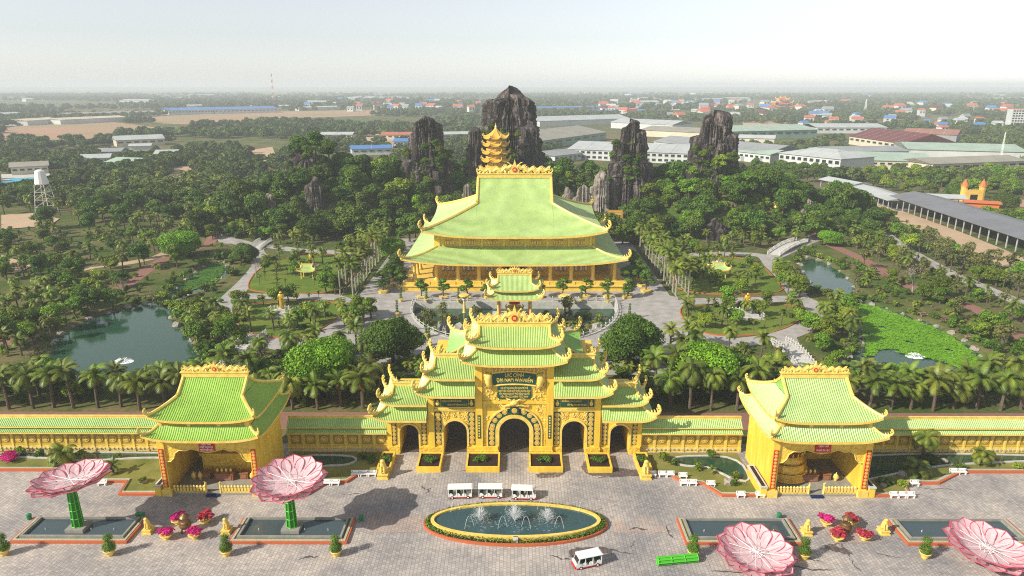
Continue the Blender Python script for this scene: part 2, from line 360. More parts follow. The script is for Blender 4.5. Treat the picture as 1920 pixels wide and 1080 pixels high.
def rock_material():
    m = bpy.data.materials.new('rock'); m.use_nodes = True; t = m.node_tree; N, L = t.nodes, t.links; P = N['Principled BSDF']
    P.inputs['Roughness'].default_value = 0.85; P.inputs['Specular IOR Level'].default_value = 0.2
    tc = N.new('ShaderNodeTexCoord'); mp = N.new('ShaderNodeMapping'); mp.inputs['Scale'].default_value = (1, 1, 0.27); L.new(tc.outputs['Object'], mp.inputs['Vector'])
    n = N.new('ShaderNodeTexNoise'); n.inputs['Scale'].default_value = 0.55; n.inputs['Detail'].default_value = 9; n.inputs['Roughness'].default_value = 0.72; L.new(mp.outputs[0], n.inputs['Vector'])
    r = N.new('ShaderNodeValToRGB'); e = r.color_ramp.elements; e[0].position = 0.32; e[0].color = (0.020, 0.017, 0.019, 1); e[1].position = 0.68; e[1].color = (0.27, 0.225, 0.19, 1)
    x = e.new(0.5); x.color = (0.055, 0.045, 0.044, 1)
    L.new(n.outputs['Fac'], r.inputs['Fac']); L.new(r.outputs['Color'], P.inputs['Base Color'])
    bp = N.new('ShaderNodeBump'); bp.inputs['Strength'].default_value = 0.8; bp.inputs['Distance'].default_value = 0.6; L.new(n.outputs['Fac'], bp.inputs['Height']); L.new(bp.outputs['Normal'], P.inputs['Normal'])
    M['rock'] = m
rock_material()
mat('rock_pale', (0.34, 0.30, 0.25), 0.85, 0.15, col2=(0.22, 0.19, 0.16), scale=0.5, detail=7, bump=0.5, bscale=1.2)
mat('dark_shaded_floor', (0.055, 0.053, 0.055), 0.6, 0.3, col2=(0.09, 0.075, 0.065), scale=0.6)  # dark stone floor, darkened further for the shade inside the arches
mat('urn_bronze', (0.16, 0.085, 0.035), 0.45, 0.5, metal=0.5, col2=(0.24, 0.14, 0.05), scale=4)

# ---------------------------------------------------------------- terrain, water, paving
def pxpoly(pts): return [(G(*p).x, G(*p).y) for p in pts]
def inside(P, x, y):
    P = np.asarray(P); x = np.asarray(x, float); y = np.asarray(y, float); r = np.zeros(x.shape, bool); n = len(P)
    for i in range(n):
        x0, y0 = P[i]; x1, y1 = P[(i + 1) % n]
        c = ((y0 > y) != (y1 > y)); xi = (x1 - x0) * (y - y0) / ((y1 - y0) if y1 != y0 else 1e-9) + x0
        r ^= c & (x < xi)
    return r
def smooth_poly(P, it=2):
    for _ in range(it):
        Q = []
        for i in range(len(P)):
            a, b = P[i], P[(i + 1) % len(P)]
            Q.append((a[0] * .75 + b[0] * .25, a[1] * .75 + b[1] * .25)); Q.append((a[0] * .25 + b[0] * .75, a[1] * .25 + b[1] * .75))
        P = Q
    return P
def grow(P, d):
    cx = sum(p[0] for p in P) / len(P); cy = sum(p[1] for p in P) / len(P); Q = []
    for x, y in P:
        l = math.hypot(x - cx, y - cy); Q.append((x + (x - cx) / l * d, y + (y - cy) / l * d))
    return Q

POND_L = smooth_poly(pxpoly([(88, 655), (110, 622), (170, 594), (250, 572), (300, 560), (330, 570), (318, 598), (352, 625), (372, 660), (392, 700), (300, 722), (130, 718), (92, 690)]))
CANAL_L = smooth_poly(pxpoly([(300, 566), (335, 535), (370, 505), (400, 488), (428, 490), (425, 512), (400, 535), (345, 552), (325, 580)]))
POND_R = smooth_poly(pxpoly([(1560, 680), (1600, 665), (1618, 640), (1612, 612), (1590, 585), (1596, 560), (1640, 568), (1700, 588), (1765, 612), (1815, 640), (1848, 668), (1850, 700), (1790, 722), (1640, 722), (1560, 712)]))
CANAL_R = smooth_poly(pxpoly([(1498, 478), (1540, 485), (1580, 508), (1605, 540), (1598, 565), (1565, 560), (1530, 540), (1500, 505)]))
MOAT = [(31.5 * math.cos(a), 206 - 37 * max(0, math.sin(a)) ** 0.9) for a in np.linspace(0, math.pi, 41)]
MOAT = MOAT + [(-31.5, 207.5), (31.5, 207.5)]
PONDS = [POND_L, CANAL_L, POND_R, CANAL_R]
HILLS = [(-86, 352, 58, 50, 17), (100, 345, 62, 46, 15), (-10, 372, 90, 46, 17), (-130, 330, 35, 38, 7), (150, 340, 40, 40, 6)]
def hill(x, y):
    z = np.zeros(np.shape(x))
    for cx, cy, rx, ry, h in HILLS:
        q = np.clip(1 - ((x - cx) / rx) ** 2 - ((y - cy) / ry) ** 2, 0, 1); z = np.maximum(z, h * q * q * (3 - 2 * q))
    return z
def gz(x, y): return float(hill(np.array([float(x)]), np.array([float(y)]))[0])

def axis(a, b, st, lo, hi):
    c = list(np.arange(a, b + .1, st)); s = st; v = b
    while v < hi: s *= 1.28; v += s; c.append(v)
    s = st; v = a
    while v > lo: s *= 1.28; v -= s; c.insert(0, v)
    return np.array(c)
gx = axis(-250, 250, 2.5, -16000, 16000); gy = axis(62, 480, 2.5, -1500, 24000)
XX, YY = np.meshgrid(gx, gy); ZZ = hill(XX, YY)
for P in PONDS: ZZ[inside(P, XX, YY)] = -1.8
ZZ[inside(grow(MOAT, 3.0), XX, YY)] = -3.4
nx, ny = len(gx), len(gy); idx = np.arange(nx * ny).reshape(ny, nx)
Q = np.stack([idx[:-1, :-1], idx[:-1, 1:], idx[1:, 1:], idx[1:, :-1]], -1).reshape(-1, 4)
tag(place('ground', np_mesh('ground', np.stack([XX.ravel(), YY.ravel(), ZZ.ravel()], 1), Q, 'ground', smooth=True)), kind='structure')

def sheet(name, outer, z, m, holes=(), kind='structure', thick=0.0):
    bm = bmesh.new(); es = []
    for loop in [outer] + list(holes):
        vs = [bm.verts.new((p[0], p[1], z)) for p in loop]
        es += [bm.edges.new((vs[i], vs[(i + 1) % len(vs)])) for i in range(len(vs))]
    bmesh.ops.triangle_fill(bm, use_beauty=True, use_dissolve=False, edges=es)
    for f in bm.faces:
        f.normal_update()
        if f.normal.z < 0: f.normal_flip()
    me = bpy.data.meshes.new(name); bm.to_mesh(me); bm.free(); me.materials.append(M[m])
    return tag(place(name, me), kind=kind)
def drape(name, outer, dz, m, step=4.0):
    """sheet that follows the hills"""
    return sheet(name, outer, dz, m)

for P, nm in ((POND_L, 'pond_water'), (CANAL_L, 'pond_water'), (POND_R, 'pond_water'), (CANAL_R, 'pond_water')):
    sheet('pond_water', grow(P, 1.2), -0.55, nm)
sheet('moat_water', grow(MOAT, 0.4), -2.3, 'pond_water')
# floating weed: bumpy green mats, uneven edge
def weed(name, poly, z, m, label, cat):
    P = np.array(poly); x0, y0 = P.min(0); x1, y1 = P.max(0); st = 0.8; xs = np.arange(x0, x1, st); ys = np.arange(y0, y1, st)
    X, Y = np.meshgrid(xs, ys); r = np.random.RandomState(3)
    X = X + r.uniform(-.3, .3, X.shape); Y = Y + r.uniform(-.3, .3, X.shape); ins = inside(poly, X, Y) & ((np.sin(X / 2.3) * np.cos(Y / 1.9) + .6 * np.sin(X / 1.1 + Y / .9)) > -1.52)
    Z = z + r.uniform(0, 0.28, X.shape); ny_, nx_ = X.shape; ii = np.arange(X.size).reshape(X.shape)
    q = np.stack([ii[:-1, :-1], ii[:-1, 1:], ii[1:, 1:], ii[1:, :-1]], -1).reshape(-1, 4)
    q = q[ins.ravel()[q].all(1)]; u, inv = np.unique(q, return_inverse=True)
    V = np.stack([X.ravel(), Y.ravel(), Z.ravel()], 1)[u]
    Q_ = inv.reshape(-1, 4); nl = len(Q_) * 3; c = V[Q_[r.randint(0, len(Q_), nl), 0]] + np.stack([r.uniform(-.9, .9, nl), r.uniform(-.9, .9, nl), r.uniform(.08, .3, nl)], 1); a = r.uniform(0, 6.28, nl); l = r.uniform(.12, .3, nl)
    t = np.stack([np.cos(a) * l, np.sin(a) * l, r.uniform(-.1, .1, nl)], 1); b = np.stack([-np.sin(a) * l * .7, np.cos(a) * l * .7, r.uniform(-.1, .1, nl)], 1); n0 = len(V); V = np.concatenate([V, np.stack([c - t, c - b, c + t, c + b], 1).reshape(-1, 3)]); Q_ = np.concatenate([Q_, n0 + np.arange(4 * nl).reshape(-1, 4)])
    o = place(name, np_mesh(name, V, Q_, m)); return tag(o, label, cat, kind='stuff')
weed('floating_weed', smooth_poly(pxpoly([(1618, 655), (1615, 612), (1594, 585), (1600, 562), (1640, 570), (1700, 590), (1765, 614), (1812, 642), (1842, 670), (1838, 692), (1800, 690), (1762, 672), (1700, 665), (1655, 648), (1640, 668), (1606, 664)])), -0.5, 'algae', 'bright green floating water plants covering most of the right pond', 'water plants')
weed('floating_weed', smooth_poly(pxpoly([(1560, 684), (1585, 676), (1612, 694), (1650, 672), (1720, 684), (1790, 696), (1842, 700), (1800, 720), (1640, 720), (1562, 708)])), -0.5, 'algae', 'bright green floating water plants along the near edge of the right pond', 'water plants')
weed('floating_weed', smooth_poly(pxpoly([(335, 545), (350, 522), (378, 502), (402, 490), (426, 492), (422, 510), (396, 530), (350, 548)])), -0.5, 'algae_dull', 'dull green floating weed on the narrow canal above the left pond', 'water plants')

# the great plaza and the paved drives
sheet('plaza', [(-150, 40), (150, 40), (150, 113.0), (60, 113.0), (26, 122), (26, 140), (-26, 140), (-26, 122), (-60, 113.0), (-150, 113.0)], 0.03, 'paving')
sheet('forecourt', [(-47, 150), (47, 150), (58, 178), (62, 200), (50, 214), (50, 300), (-50, 300), (-50, 214), (-62, 200), (-58, 178)], 0.04, 'path_grey', holes=[MOAT])
sheet('avenue', [(-14, 138), (14, 138), (20, 152), (-20, 152)], 0.07, 'path_grey')
sheet('footpath', [(-240, 123), (-26.5, 123), (-26.5, 130.5), (-240, 130.5)], 0.03, 'red_path')
sheet('footpath', [(26.5, 123), (240, 123), (240, 130.5), (26.5, 130.5)], 0.03, 'red_path')
PATHS = []
def ribbon(name, pts, wid, z, m, px=True, wide2=None):
    P = [G(*p) for p in pts] if px else [Vector((p[0], p[1], 0)) for p in pts]
    C = []
    for i in range(len(P) - 1):                        # Catmull-Rom
        p0, p1, p2, p3 = P[max(i - 1, 0)], P[i], P[i + 1], P[min(i + 2, len(P) - 1)]
        for k in range(6):
            t = k / 6; C.append(0.5 * ((2 * p1) + (p2 - p0) * t + (2 * p0 - 5 * p1 + 4 * p2 - p3) * t * t + (3 * p1 - p0 - 3 * p2 + p3) * t ** 3))
    C.append(P[-1]); V = []; Fq = []; PATHS.append((np.array([(c.x, c.y) for c in C]), wid / 2))
    for i, c in enumerate(C):
        t = (C[min(i + 1, len(C) - 1)] - C[max(i - 1, 0)]).normalized(); n = Vector((-t.y, t.x, 0)); ww = wid / 2
        a = c + n * ww; b = c - n * ww
        V += [(a.x, a.y, gz(a.x, a.y) + z), (b.x, b.y, gz(b.x, b.y) + z)]
        if i: Fq.append((2 * i - 2, 2 * i - 1, 2 * i + 1, 2 * i))
    me = bpy.data.meshes.new(name); me.from_pydata(V, [], Fq); me.materials.append(M[m]); o = place(name, me)
    for f in me.polygons:
        pass
    return tag(o, kind='structure')
ribbon('footpath', [(0, 650), (40, 622), (77, 602), (118, 586), (166, 568), (207, 549), (237, 534), (258, 519), (308, 486), (385, 460), (409, 439)], 5.0, 0.04, 'red_path')
ribbon('footpath', [(0, 570), (60, 548), (110, 520), (170, 502), (260, 490), (330, 462), (410, 378), (470, 345)], 5.5, 0.06, 'field_sand')
ribbon('footpath', [(1500, 415), (1545, 452), (1600, 478), (1650, 505), (1700, 535), (1780, 560), (1850, 590), (1919, 640)], 5.0, 0.04, 'red_path')
ribbon('service_road', [(1500, 375), (1560, 395), (1640, 430), (1720, 480), (1800, 520), (1919, 570)], 6.0, 0.05, 'path_grey')
ribbon('dirt_track', [(1545, 362), (1600, 372), (1680, 402), (1780, 440), (1919, 500)], 16.0, 0.04, 'field_sand')
ribbon('road', [(1400, 345), (1490, 348), (1530, 352), (1600, 362), (1700, 395)], 10.0, 0.08, 'asphalt')
ribbon('footpath', [(640, 632), (560, 650), (500, 640), (470, 625), (420, 610)], 7.0, 0.05, 'path_grey')
ribbon('footpath', [(700, 560), (600, 557), (500, 556), (430, 560), (415, 590), (440, 625), (500, 642), (600, 648), (660, 632), (700, 610)], 6.0, 0.055, 'path_grey')
ribbon('footpath', [(430, 560), (470, 520), (490, 490), (480, 470), (500, 462), (560, 470), (640, 474), (700, 482)], 6.0, 0.06, 'path_grey')
ribbon('footpath', [(480, 470), (450, 455), (425, 452), (415, 430)], 7.0, 0.065, 'path_grey')
ribbon('footpath', [(1230, 562), (1330, 564), (1420, 562), (1500, 560), (1530, 580), (1520, 605), (1470, 628), (1400, 640), (1330, 640), (1250, 618)], 6.0, 0.055, 'path_grey')
ribbon('footpath', [(1500, 560), (1470, 520), (1448, 498), (1430, 480), (1380, 476), (1300, 478), (1240, 486)], 6.0, 0.06, 'path_grey')
ribbon('footpath', [(1440, 485), (1490, 462), (1530, 445)], 7.0, 0.065, 'path_grey')
ribbon('footpath', [(1470, 628), (1480, 650), (1500, 672)], 6.0, 0.065, 'path_grey')
ribbon('footpath', [(470, 625), (470, 655), (440, 690)], 6.0, 0.068, 'path_grey')
LAWNS = [[(462, 534), (486, 502), (545, 480), (630, 478), (668, 490), (664, 520), (636, 553), (470, 550)],
         [(432, 600), (455, 572), (530, 566), (645, 566), (640, 592), (600, 620), (560, 634), (480, 634)],
         [(1272, 552), (1262, 520), (1250, 494), (1290, 482), (1380, 481), (1425, 494), (1455, 525), (1478, 552)],
         [(1268, 574), (1330, 571), (1420, 570), (1500, 572), (1508, 592), (1480, 614), (1420, 630), (1330, 630), (1290, 612)],
         [(662, 562), (700, 500), (738, 462), (726, 460), (690, 492), (640, 556)],
         [(1272, 562), (1232, 500), (1196, 462), (1206, 460), (1246, 496), (1292, 556)]]
def kerb(name, pts, wid, h, m, z=0.0, closed=False):
    P = [Vector((p[0], p[1], 0)) for p in pts]; n = len(P); mb = MB(); V = []; Fq = []
    for i, c in enumerate(P):
        a_ = P[(i - 1) % n] if (closed or i > 0) else c; b_ = P[(i + 1) % n] if (closed or i < n - 1) else c
        t = (b_ - a_).normalized(); nn = Vector((-t.y, t.x, 0)) * wid / 2
        a, b = c + nn, c - nn
        V += [(a.x, a.y, z), (a.x, a.y, z + h), (b.x, b.y, z + h), (b.x, b.y, z)]
    for i in range(n if closed else n - 1):
        j = (i + 1) % n
        for k in range(4): Fq.append((4 * i + k, 4 * i + (k + 1) % 4, 4 * j + (k + 1) % 4, 4 * j + k))
    if not closed: Fq += [(3, 2, 1, 0), (4 * n - 4, 4 * n - 3, 4 * n - 2, 4 * n - 1)]
    mb.add(V, Fq); return tag(mb.build(name, m), kind='structure')
for k, L_ in enumerate(LAWNS):
    P = pxpoly(L_)
    if k < 4: P = smooth_poly(P)
    sheet('lawn', P, 0.10 + 0.004 * k, 'lawn'); kerb('lawn_kerb', P, 0.32, 0.26 + 0.01 * k, 'orange_kerb' if k < 4 else 'grey_stone', closed=True)
# dry garden strips between plaza and boundary wall, with an orange kerb towards the plaza
GARD = [[(-150, 107.5), (-78, 107.5), (-72, 103.9), (-66, 103.9), (-65.2, 100.1), (-58.6, 100.1), (-58.6, 114), (-150, 114)],
        [(-40.8, 100.1), (-34.2, 100.1), (-32, 103.6), (-28.6, 104), (-27, 106.6), (-24.6, 106.6), (-24.2, 114), (-40.8, 114)]]
for P in GARD:
    for s in (1, -1):
        Pm = [(s * x, y) for x, y in P]
        if s < 0: Pm = Pm[::-1]
        sheet('garden_bed', Pm, 0.12, 'garden')
        edge = [(s * x, y) for x, y in P if y < 110]
        kerb('garden_kerb', edge, 0.45, 0.42, 'orange_kerb'); kerb('garden_rim', [(x, y + 0.55) for x, y in edge], 0.5, 0.36, 'mosaic')
# murky ornamental pools in the garden beds (each with a pale winding kerb)
for s in (1, -1):
    for P in ([(-58.7, 111.2), (-66, 112), (-76, 110.6), (-84, 111.6), (-95, 112), (-95, 113.6), (-58.7, 113.6)], [(-40.6, 104), (-37.5, 105), (-36.0, 107), (-34, 109.2), (-30, 109.2), (-28, 111), (-30, 112.8), (-40.6, 112.8)]):
        if s < 0 and P[0][0] < -50: P = [(-58.7, 104.5), (-64, 106), (-70, 108.2), (-78, 110), (-90, 111), (-95, 111.4), (-95, 113.6), (-58.7, 113.6)]
        Pm = smooth_poly([(s * x, y) for x, y in P]);
        sheet('garden_pool', Pm, 0.17, 'pond_water'); kerb('pool_kerb', Pm, 0.35, 0.34, 'stone_white', closed=True)
# worn tan paving bands, damp patches and broken paving on the plaza
def blot(name, px, m, z, seed, jag=0.25):
    r = random.Random(seed); P = smooth_poly(pxpoly(px), 1); Q = []
    for i in range(len(P)):
        a, b = P[i], P[(i + 1) % len(P)]
        for k in range(3):
            t = k / 3; Q.append((a[0] + (b[0] - a[0]) * t + r.uniform(-jag, jag), a[1] + (b[1] - a[1]) * t + r.uniform(-jag, jag)))
    return sheet(name, Q, z, m)
blot('damp_patch', [(1090, 868), (1104, 862), (1170, 880), (1215, 880), (1212, 892), (1160, 894), (1110, 892), (1092, 884)], 'damp', 0.045, 1)
blot('damp_patch', [(1004, 888), (1050, 880), (1064, 888), (1040, 896), (1010, 898)], 'damp', 0.046, 2)
blot('damp_patch', [(1062, 1036), (1090, 1024), (1150, 1028), (1160, 1034), (1100, 1040), (1080, 1052)], 'damp', 0.045, 3)
blot('damp_patch', [(1540, 1020), (1570, 1022), (1600, 1036), (1585, 1040), (1555, 1030)], 'damp', 0.045, 4)
for k, px in enumerate(([(1146, 974), (1172, 974), (1172, 986), (1250, 986), (1250, 998), (1150, 998)], [(700, 962), (792, 966), (790, 998), (690, 1000), (680, 980)], [(1190, 972), (1225, 972), (1225, 980), (1192, 980)])):
    sheet('worn_paving', pxpoly(px), 0.042 + 0.003 * k, 'paving_tan')
r = random.Random(11)
for k, (x0, y0, x1, y1, wd) in enumerate(((1030, 1042, 1085, 1052, .35), (1070, 1030, 1130, 1034, .5), (1128, 1026, 1190, 1033, .28), (1100, 1036, 1072, 1060, .3), (1178, 1026, 1180, 1012, .2), (1480, 1058, 1560, 1066, .3), (1500, 1046, 1545, 1052, .25), (1575, 1018, 1592, 1045, .3), (1590, 1045, 1612, 1072, .22), (1540, 1022, 1580, 1024, .3), (1330, 1070, 1460, 1077, .3), (1640, 1035, 1690, 1050, .2), (786, 912, 806, 924, .3), (796, 926, 812, 916, .2), (640, 930, 700, 926, .15), (1252, 986, 1262, 1010, .35), (1180, 992, 1215, 996, .5), (1012, 892, 1060, 886, .4), (1120, 898, 1165, 890, .3), (860, 884, 952, 888, .22), (1380, 905, 1400, 925, .2), (560, 1050, 600, 1044, .4), (1720, 912, 1800, 920, .15))):
    a_, b_ = G(x0, y0), G(x1, y1); n_ = 14; up = []; dn = []; dv_ = (b_ - a_); nn_ = Vector((-dv_.y, dv_.x, 0)).normalized(); off = 0
    for i in range(n_ + 1):
        off += r.uniform(-.22, .22); c_ = a_.lerp(b_, i / n_) + nn_ * off; w_ = .6 * wd * r.uniform(.1, 1.0) * (1 - abs(2 * i / n_ - 1) ** 3)
        up.append((c_.x + nn_.x * w_, c_.y + nn_.y * w_)); dn.append((c_.x - nn_.x * (w_ + .02), c_.y - nn_.y * (w_ + .02)))
    V = [(p[0], p[1], 0.05 + .001 * k) for q in zip(up, dn) for p in q]; mb = MB(); mb.add(V, [(2 * i, 2 * i + 1, 2 * i + 3, 2 * i + 2) for i in range(n_)]); tag(mb.build('paving_crack', 'crack'), kind='structure')
# bare fields and yards far away
for k, (px, m_) in enumerate((([(0, 238), (200, 228), (300, 240), (180, 262), (0, 264)], 'field_red'), ([(215, 222), (480, 210), (700, 206), (720, 216), (560, 222), (420, 236), (300, 232)], 'field_red'), ([(325, 312), (360, 312), (372, 340), (300, 348)], 'field_sand'), ([(470, 282), (510, 276), (520, 300), (470, 306)], 'field_sand'), ([(700, 240), (740, 240), (735, 290), (660, 290)], 'field_sand'), ([(0, 405), (60, 400), (110, 412), (90, 425), (0, 432)], 'field_sand'), ([(0, 480), (60, 500), (30, 515), (0, 515)], 'field_sand'), ([(1700, 395), (1919, 420), (1919, 375), (1800, 372)], 'field_red'), ([(1390, 228), (1500, 226), (1540, 240), (1400, 250)], 'field_sand'))):
    sheet('field', pxpoly(px), 0.3 + 0.01 * k, m_)

# ---------------------------------------------------------------- curved tiled roofs
def horn_mesh():
    mb = MB(); mb.tube([(-1.9, 0, -.05), (-1.0, 0, 0), (-.2, 0, .22), (.45, 0, .75), (.72, 0, 1.45), (.5, 0, 2.1), (.12, 0, 2.35), (-.12, 0, 2.1)], [.22, .30, .32, .28, .23, .19, .15, .06], 6)
    for x, z, s in ((-1.1, .35, .26), (-.45, .6, .3), (.1, 1.15, .28), (.25, 1.75, .22)):
        mb.tube([(x + .1, 0, z - .2), (x - .12, 0, z + s * .6), (x - .34, 0, z + s * 1.5)], [.17, .15, .03], 5)
    return mb.mesh('horn', 'gold_light')
HORN = horn_mesh()
def dragon_mesh():
    """wave-bodied ridge dragon, head at +x end looking outwards to the pearl; unit length 1, height ~.3"""
    mb = MB(); n = 26; path = []; rad = []
    for i in range(n):
        t = i / (n - 1); path.append((-1 + 0.86 * t, 0, 0.10 + 0.038 * math.sin(t * 24) + 0.13 * max(0, t - .78) / .22)); rad.append(0.03 + 0.036 * min(1, t * 1.6))
    mb.tube(path, rad, 6)
    for i in range(1, n - 2):
        x, _, z = path[i]; mb.tube([(x, 0, z + .03), (x - .02, 0, z + .10), (x - .045, 0, z + .125)], [.022, .016, .004], 4)
    hx, hz = path[-1][0], path[-1][2]
    mb.tube([(hx - .03, 0, hz), (hx + .04, 0, hz + .05), (hx + .10, 0, hz + .035), (hx + .135, 0, hz + .03)], [.06, .075, .05, .025], 6)
    mb.tube([(hx + .03, 0, hz - .01), (hx + .09, 0, hz - .03), (hx + .12, 0, hz - .035)], [.035, .028, .015], 5)
    for sy in (-1, 1):
        mb.tube([(hx + .02, sy * .03, hz + .10), (hx - .03, sy * .05, hz + .16), (hx - .08, sy * .06, hz + .18)], [.02, .014, .004], 4)
        for lx in (-.28, -.7): mb.tube([(lx, sy * .02, .10), (lx + .02, sy * .07, .05), (lx + .05, sy * .07, .0)], [.03, .024, .02], 4)
    for k in range(9):
        x = -.98 + k * .1; mb.tube([(x, 0, -.01), (x + .02, 0, .05), (x + .055, 0, .09), (x + .03, 0, .11)], [.035, .03, .02, .008], 4)
    return mb.mesh('ridge_dragon', 'gold_light')
DRAGON = dragon_mesh()
def pearl_meshes():
    mb = MB(); prof = []
    pts = [(-.62, 0), (.62, 0), (.52, .28), (.60, .42), (.40, .60), (.38, .86), (.20, 1.02), (.10, 1.35), (0, 1.72), (-.10, 1.35), (-.20, 1.02), (-.38, .86), (-.40, .60), (-.60, .42), (-.52, .28)]
    mb.slabxz(pts, -.14, .14); a = mb.mesh('flame_crest', 'gold_light')
    mb = MB(); n = 16
    mb.slabxz([(.30 * math.cos(2 * math.pi * k / n), .48 + .30 * math.sin(2 * math.pi * k / n)) for k in range(n)], -.19, -.141)
    mb.cur = 1
    for x0, x1, z0, z1 in ((-.13, .13, .56, .60), (-.13, .13, .46, .50), (-.13, .13, .36, .40), (-.02, .02, .36, .62), (-.15, -.11, .36, .60), (.11, .15, .36, .60)): mb.box(x0, x1, -.21, -.191, z0, z1)
    return a, mb.mesh('medallion', ['red', 'gold_light'])
CREST, MEDAL = pearl_meshes()

def roof(par, xe, ye, ze, xt, yt, zt, vm=1.0, lift=1.0, left='hip', right='hip', rib=0.3, horn=1.0, mats=('tile', 'tile_crest'), beam=0.22, conc=0.35, soff=0.3, ridge=True, gable='gold', dragons=0.0, back=True):
    """eave rectangle xe, ye at level ze; top rectangle (ridge when yt[0]==yt[1]) at zt; hips reach the share vm of the slope, a gable stands above"""
    x0, x1 = xe; y0, y1 = ye; xc = (x0 + x1) / 2; yc = (y0 + y1) / 2
    xl = lambda v: x0 + (xt[0] - x0) * min(v / vm, 1.0) if left == 'hip' else x0
    xr = lambda v: x1 + (xt[1] - x1) * min(v / vm, 1.0) if right == 'hip' else x1
    yf = lambda v: y0 + (yt[0] - y0) * v
    yb = lambda v: y1 + (yt[1] - y1) * v
    zz = lambda v: ze + (zt - ze) * (v * (1 - conc) + conc * v * v)
    def P(x, y, v, dz=0.0):
        sx = 0.0
        if x < xc and left == 'hip': sx = (xc - x) / max(1e-6, xc - xl(v))
        if x > xc and right == 'hip': sx = (x - xc) / max(1e-6, xr(v) - xc)
        sy = abs(y - yc) / max(1e-6, (yc - yf(v)) if y < yc else (yb(v) - yc)) if abs(y - yc) > 1e-6 else 0.0
        s = min(sx, 1.0) ** 4 * min(sy, 1.0) ** 4
        return (x, y, zz(v) + lift * s * (1 - v) ** 2 + dz)
    NV = 8
    def slope(kind, ribbed, dz):
        V = []; Fq = []; mi = []
        if kind in ('front', 'back'):
            L0, L1 = x0, x1
        else: L0, L1 = y0, y1
        n = max(4, int((L1 - L0) / (rib / 4 if ribbed else 1.5)) // 4 * 4)
        prof = (0, 0.0, 0.09, 0.09)
        for i in range(n + 1):
            c = L0 + (L1 - L0) * i / n
            if kind in ('front', 'back'):
                ve = 1.0
                if left == 'hip' and c < xt[0]: ve = min(ve, vm * (c - x0) / (xt[0] - x0))
                if right == 'hip' and c > xt[1]: ve = min(ve, vm * (x1 - c) / (x1 - xt[1]))
            else:
                ve = vm
                if c < yf(vm): ve = min(ve, (c - y0) / (yt[0] - y0))
                if c > yb(vm): ve = min(ve, (y1 - c) / (y1 - yt[1]))
            h = dz + (prof[i % 4] if ribbed else 0)
            for k in range(NV + 1):
                v = ve * k / NV
                if kind == 'front': p = P(c, yf(v), v, h)
                elif kind == 'back': p = P(c, yb(v), v, h)
                elif kind == 'left': p = P(xl(v), c, v, h)
                else: p = P(xr(v), c, v, h)
                V.append(p)
        for i in range(n):
            for k in range(NV):
                a = i * (NV + 1) + k; q = (a, a + NV + 1, a + NV + 2, a + 1)
                Fq.append(q if kind in ('front', 'right') else q[::-1]); mi.append(1 if ribbed and i % 4 in (2, 1) else 0)
        return V, Fq, mi
    kinds = ['front'] + (['back'] if back else []) + (['left'] if left == 'hip' else []) + (['right'] if right == 'hip' else [])
    sof = MB()
    for kd in kinds:
        V, Fq, _ = slope(kd, False, -soff); sof.add(V, Fq)
    # fascia along the eaves
    def fascia(pts, out):
        V = []; Fq = []
        for i, p in enumerate(pts):
            V += [(p[0] + out[0] * .06, p[1] + out[1] * .06, p[2] - soff - .04), (p[0] + out[0] * .06, p[1] + out[1] * .06, p[2] + .03), (p[0] - out[0] * .25, p[1] - out[1] * .25, p[2] + .03), (p[0] - out[0] * .25, p[1] - out[1] * .25, p[2] - soff - .04)]
            if i:
                b = 4 * i
                for k in range(4): Fq.append((b - 4 + k, b + k, b + (k + 1) % 4, b - 4 + (k + 1) % 4))
        sof.add(V, Fq)
    xs = [x0 + (x1 - x0) * i / 24 for i in range(25)]; ys = [y0 + (y1 - y0) * i / 16 for i in range(17)]
    fascia([P(x, y0, 0) for x in xs], (0, -1));
    if back: fascia([P(x, y1, 0) for x in xs], (0, 1))
    if left == 'hip': fascia([P(x0, y, 0) for y in ys], (-1, 0))
    if right == 'hip': fascia([P(x1, y, 0) for y in ys], (1, 0))
    gab = []
    if vm < 1 and gable:
        for sd, x in (('l', xt[0]), ('r', xt[1])):
            if (sd == 'l' and left != 'hip') or (sd == 'r' and right != 'hip'): continue
            vv = [vm + (1 - vm) * k / 6 for k in range(7)]
            pts = [P(x, yf(v), v, -.02) for v in vv] + [P(x, yb(v), v, -.02) for v in vv[::-1]]
            gab.append((pts, [tuple(range(len(pts))) if sd == 'l' else tuple(range(len(pts)))[::-1]]))
    ro = sof.build('roof', 'gold_light', par)
    for pts, fc_ in gab:
        g_ = MB(); g_.add(pts, fc_); g_.build('gable', mats[0], ro)
    for kd in kinds:
        V, Fq, mi = slope(kd, True, 0.0); mb = MB(); mb.add(V, Fq); mb.m = mi
        tag(mb.build('tile_slope', list(mats), ro), kind='stuff')
    def ridge_tube(pts, rr=beam):
        mb = MB(); mb.tube(pts, rr, 6); return mb.build('ridge_beam', 'gold_light', ro)
    for sx_, xx, on in ((-1, xl, left == 'hip'), (1, xr, right == 'hip')):
        if not on: continue
        for sy_, yy in ((-1, yf), (1, yb)):
            if sy_ > 0 and not back: continue
            pts = [P(xx(vm * k / 8), yy(vm * k / 8), vm * k / 8, .12) for k in range(9)]
            ridge_tube(pts)
            d = Vector(pts[0]) - Vector(pts[1]); a = math.atan2(d.y, d.x)
            if horn: place('horn', HORN, ro, Vector(pts[0]) + Vector((0, 0, .05)), (0, 0, a), horn)
            if vm < 1:
                ridge_tube([P(xx(1), yy(v), v, .14) for v in [vm + (1 - vm) * k / 6 for k in range(7)]])
                if horn: 
                    p = P(xx(1), yy(vm), vm, .2); place('horn', HORN, ro, p, (0, 0, a), horn * .34)
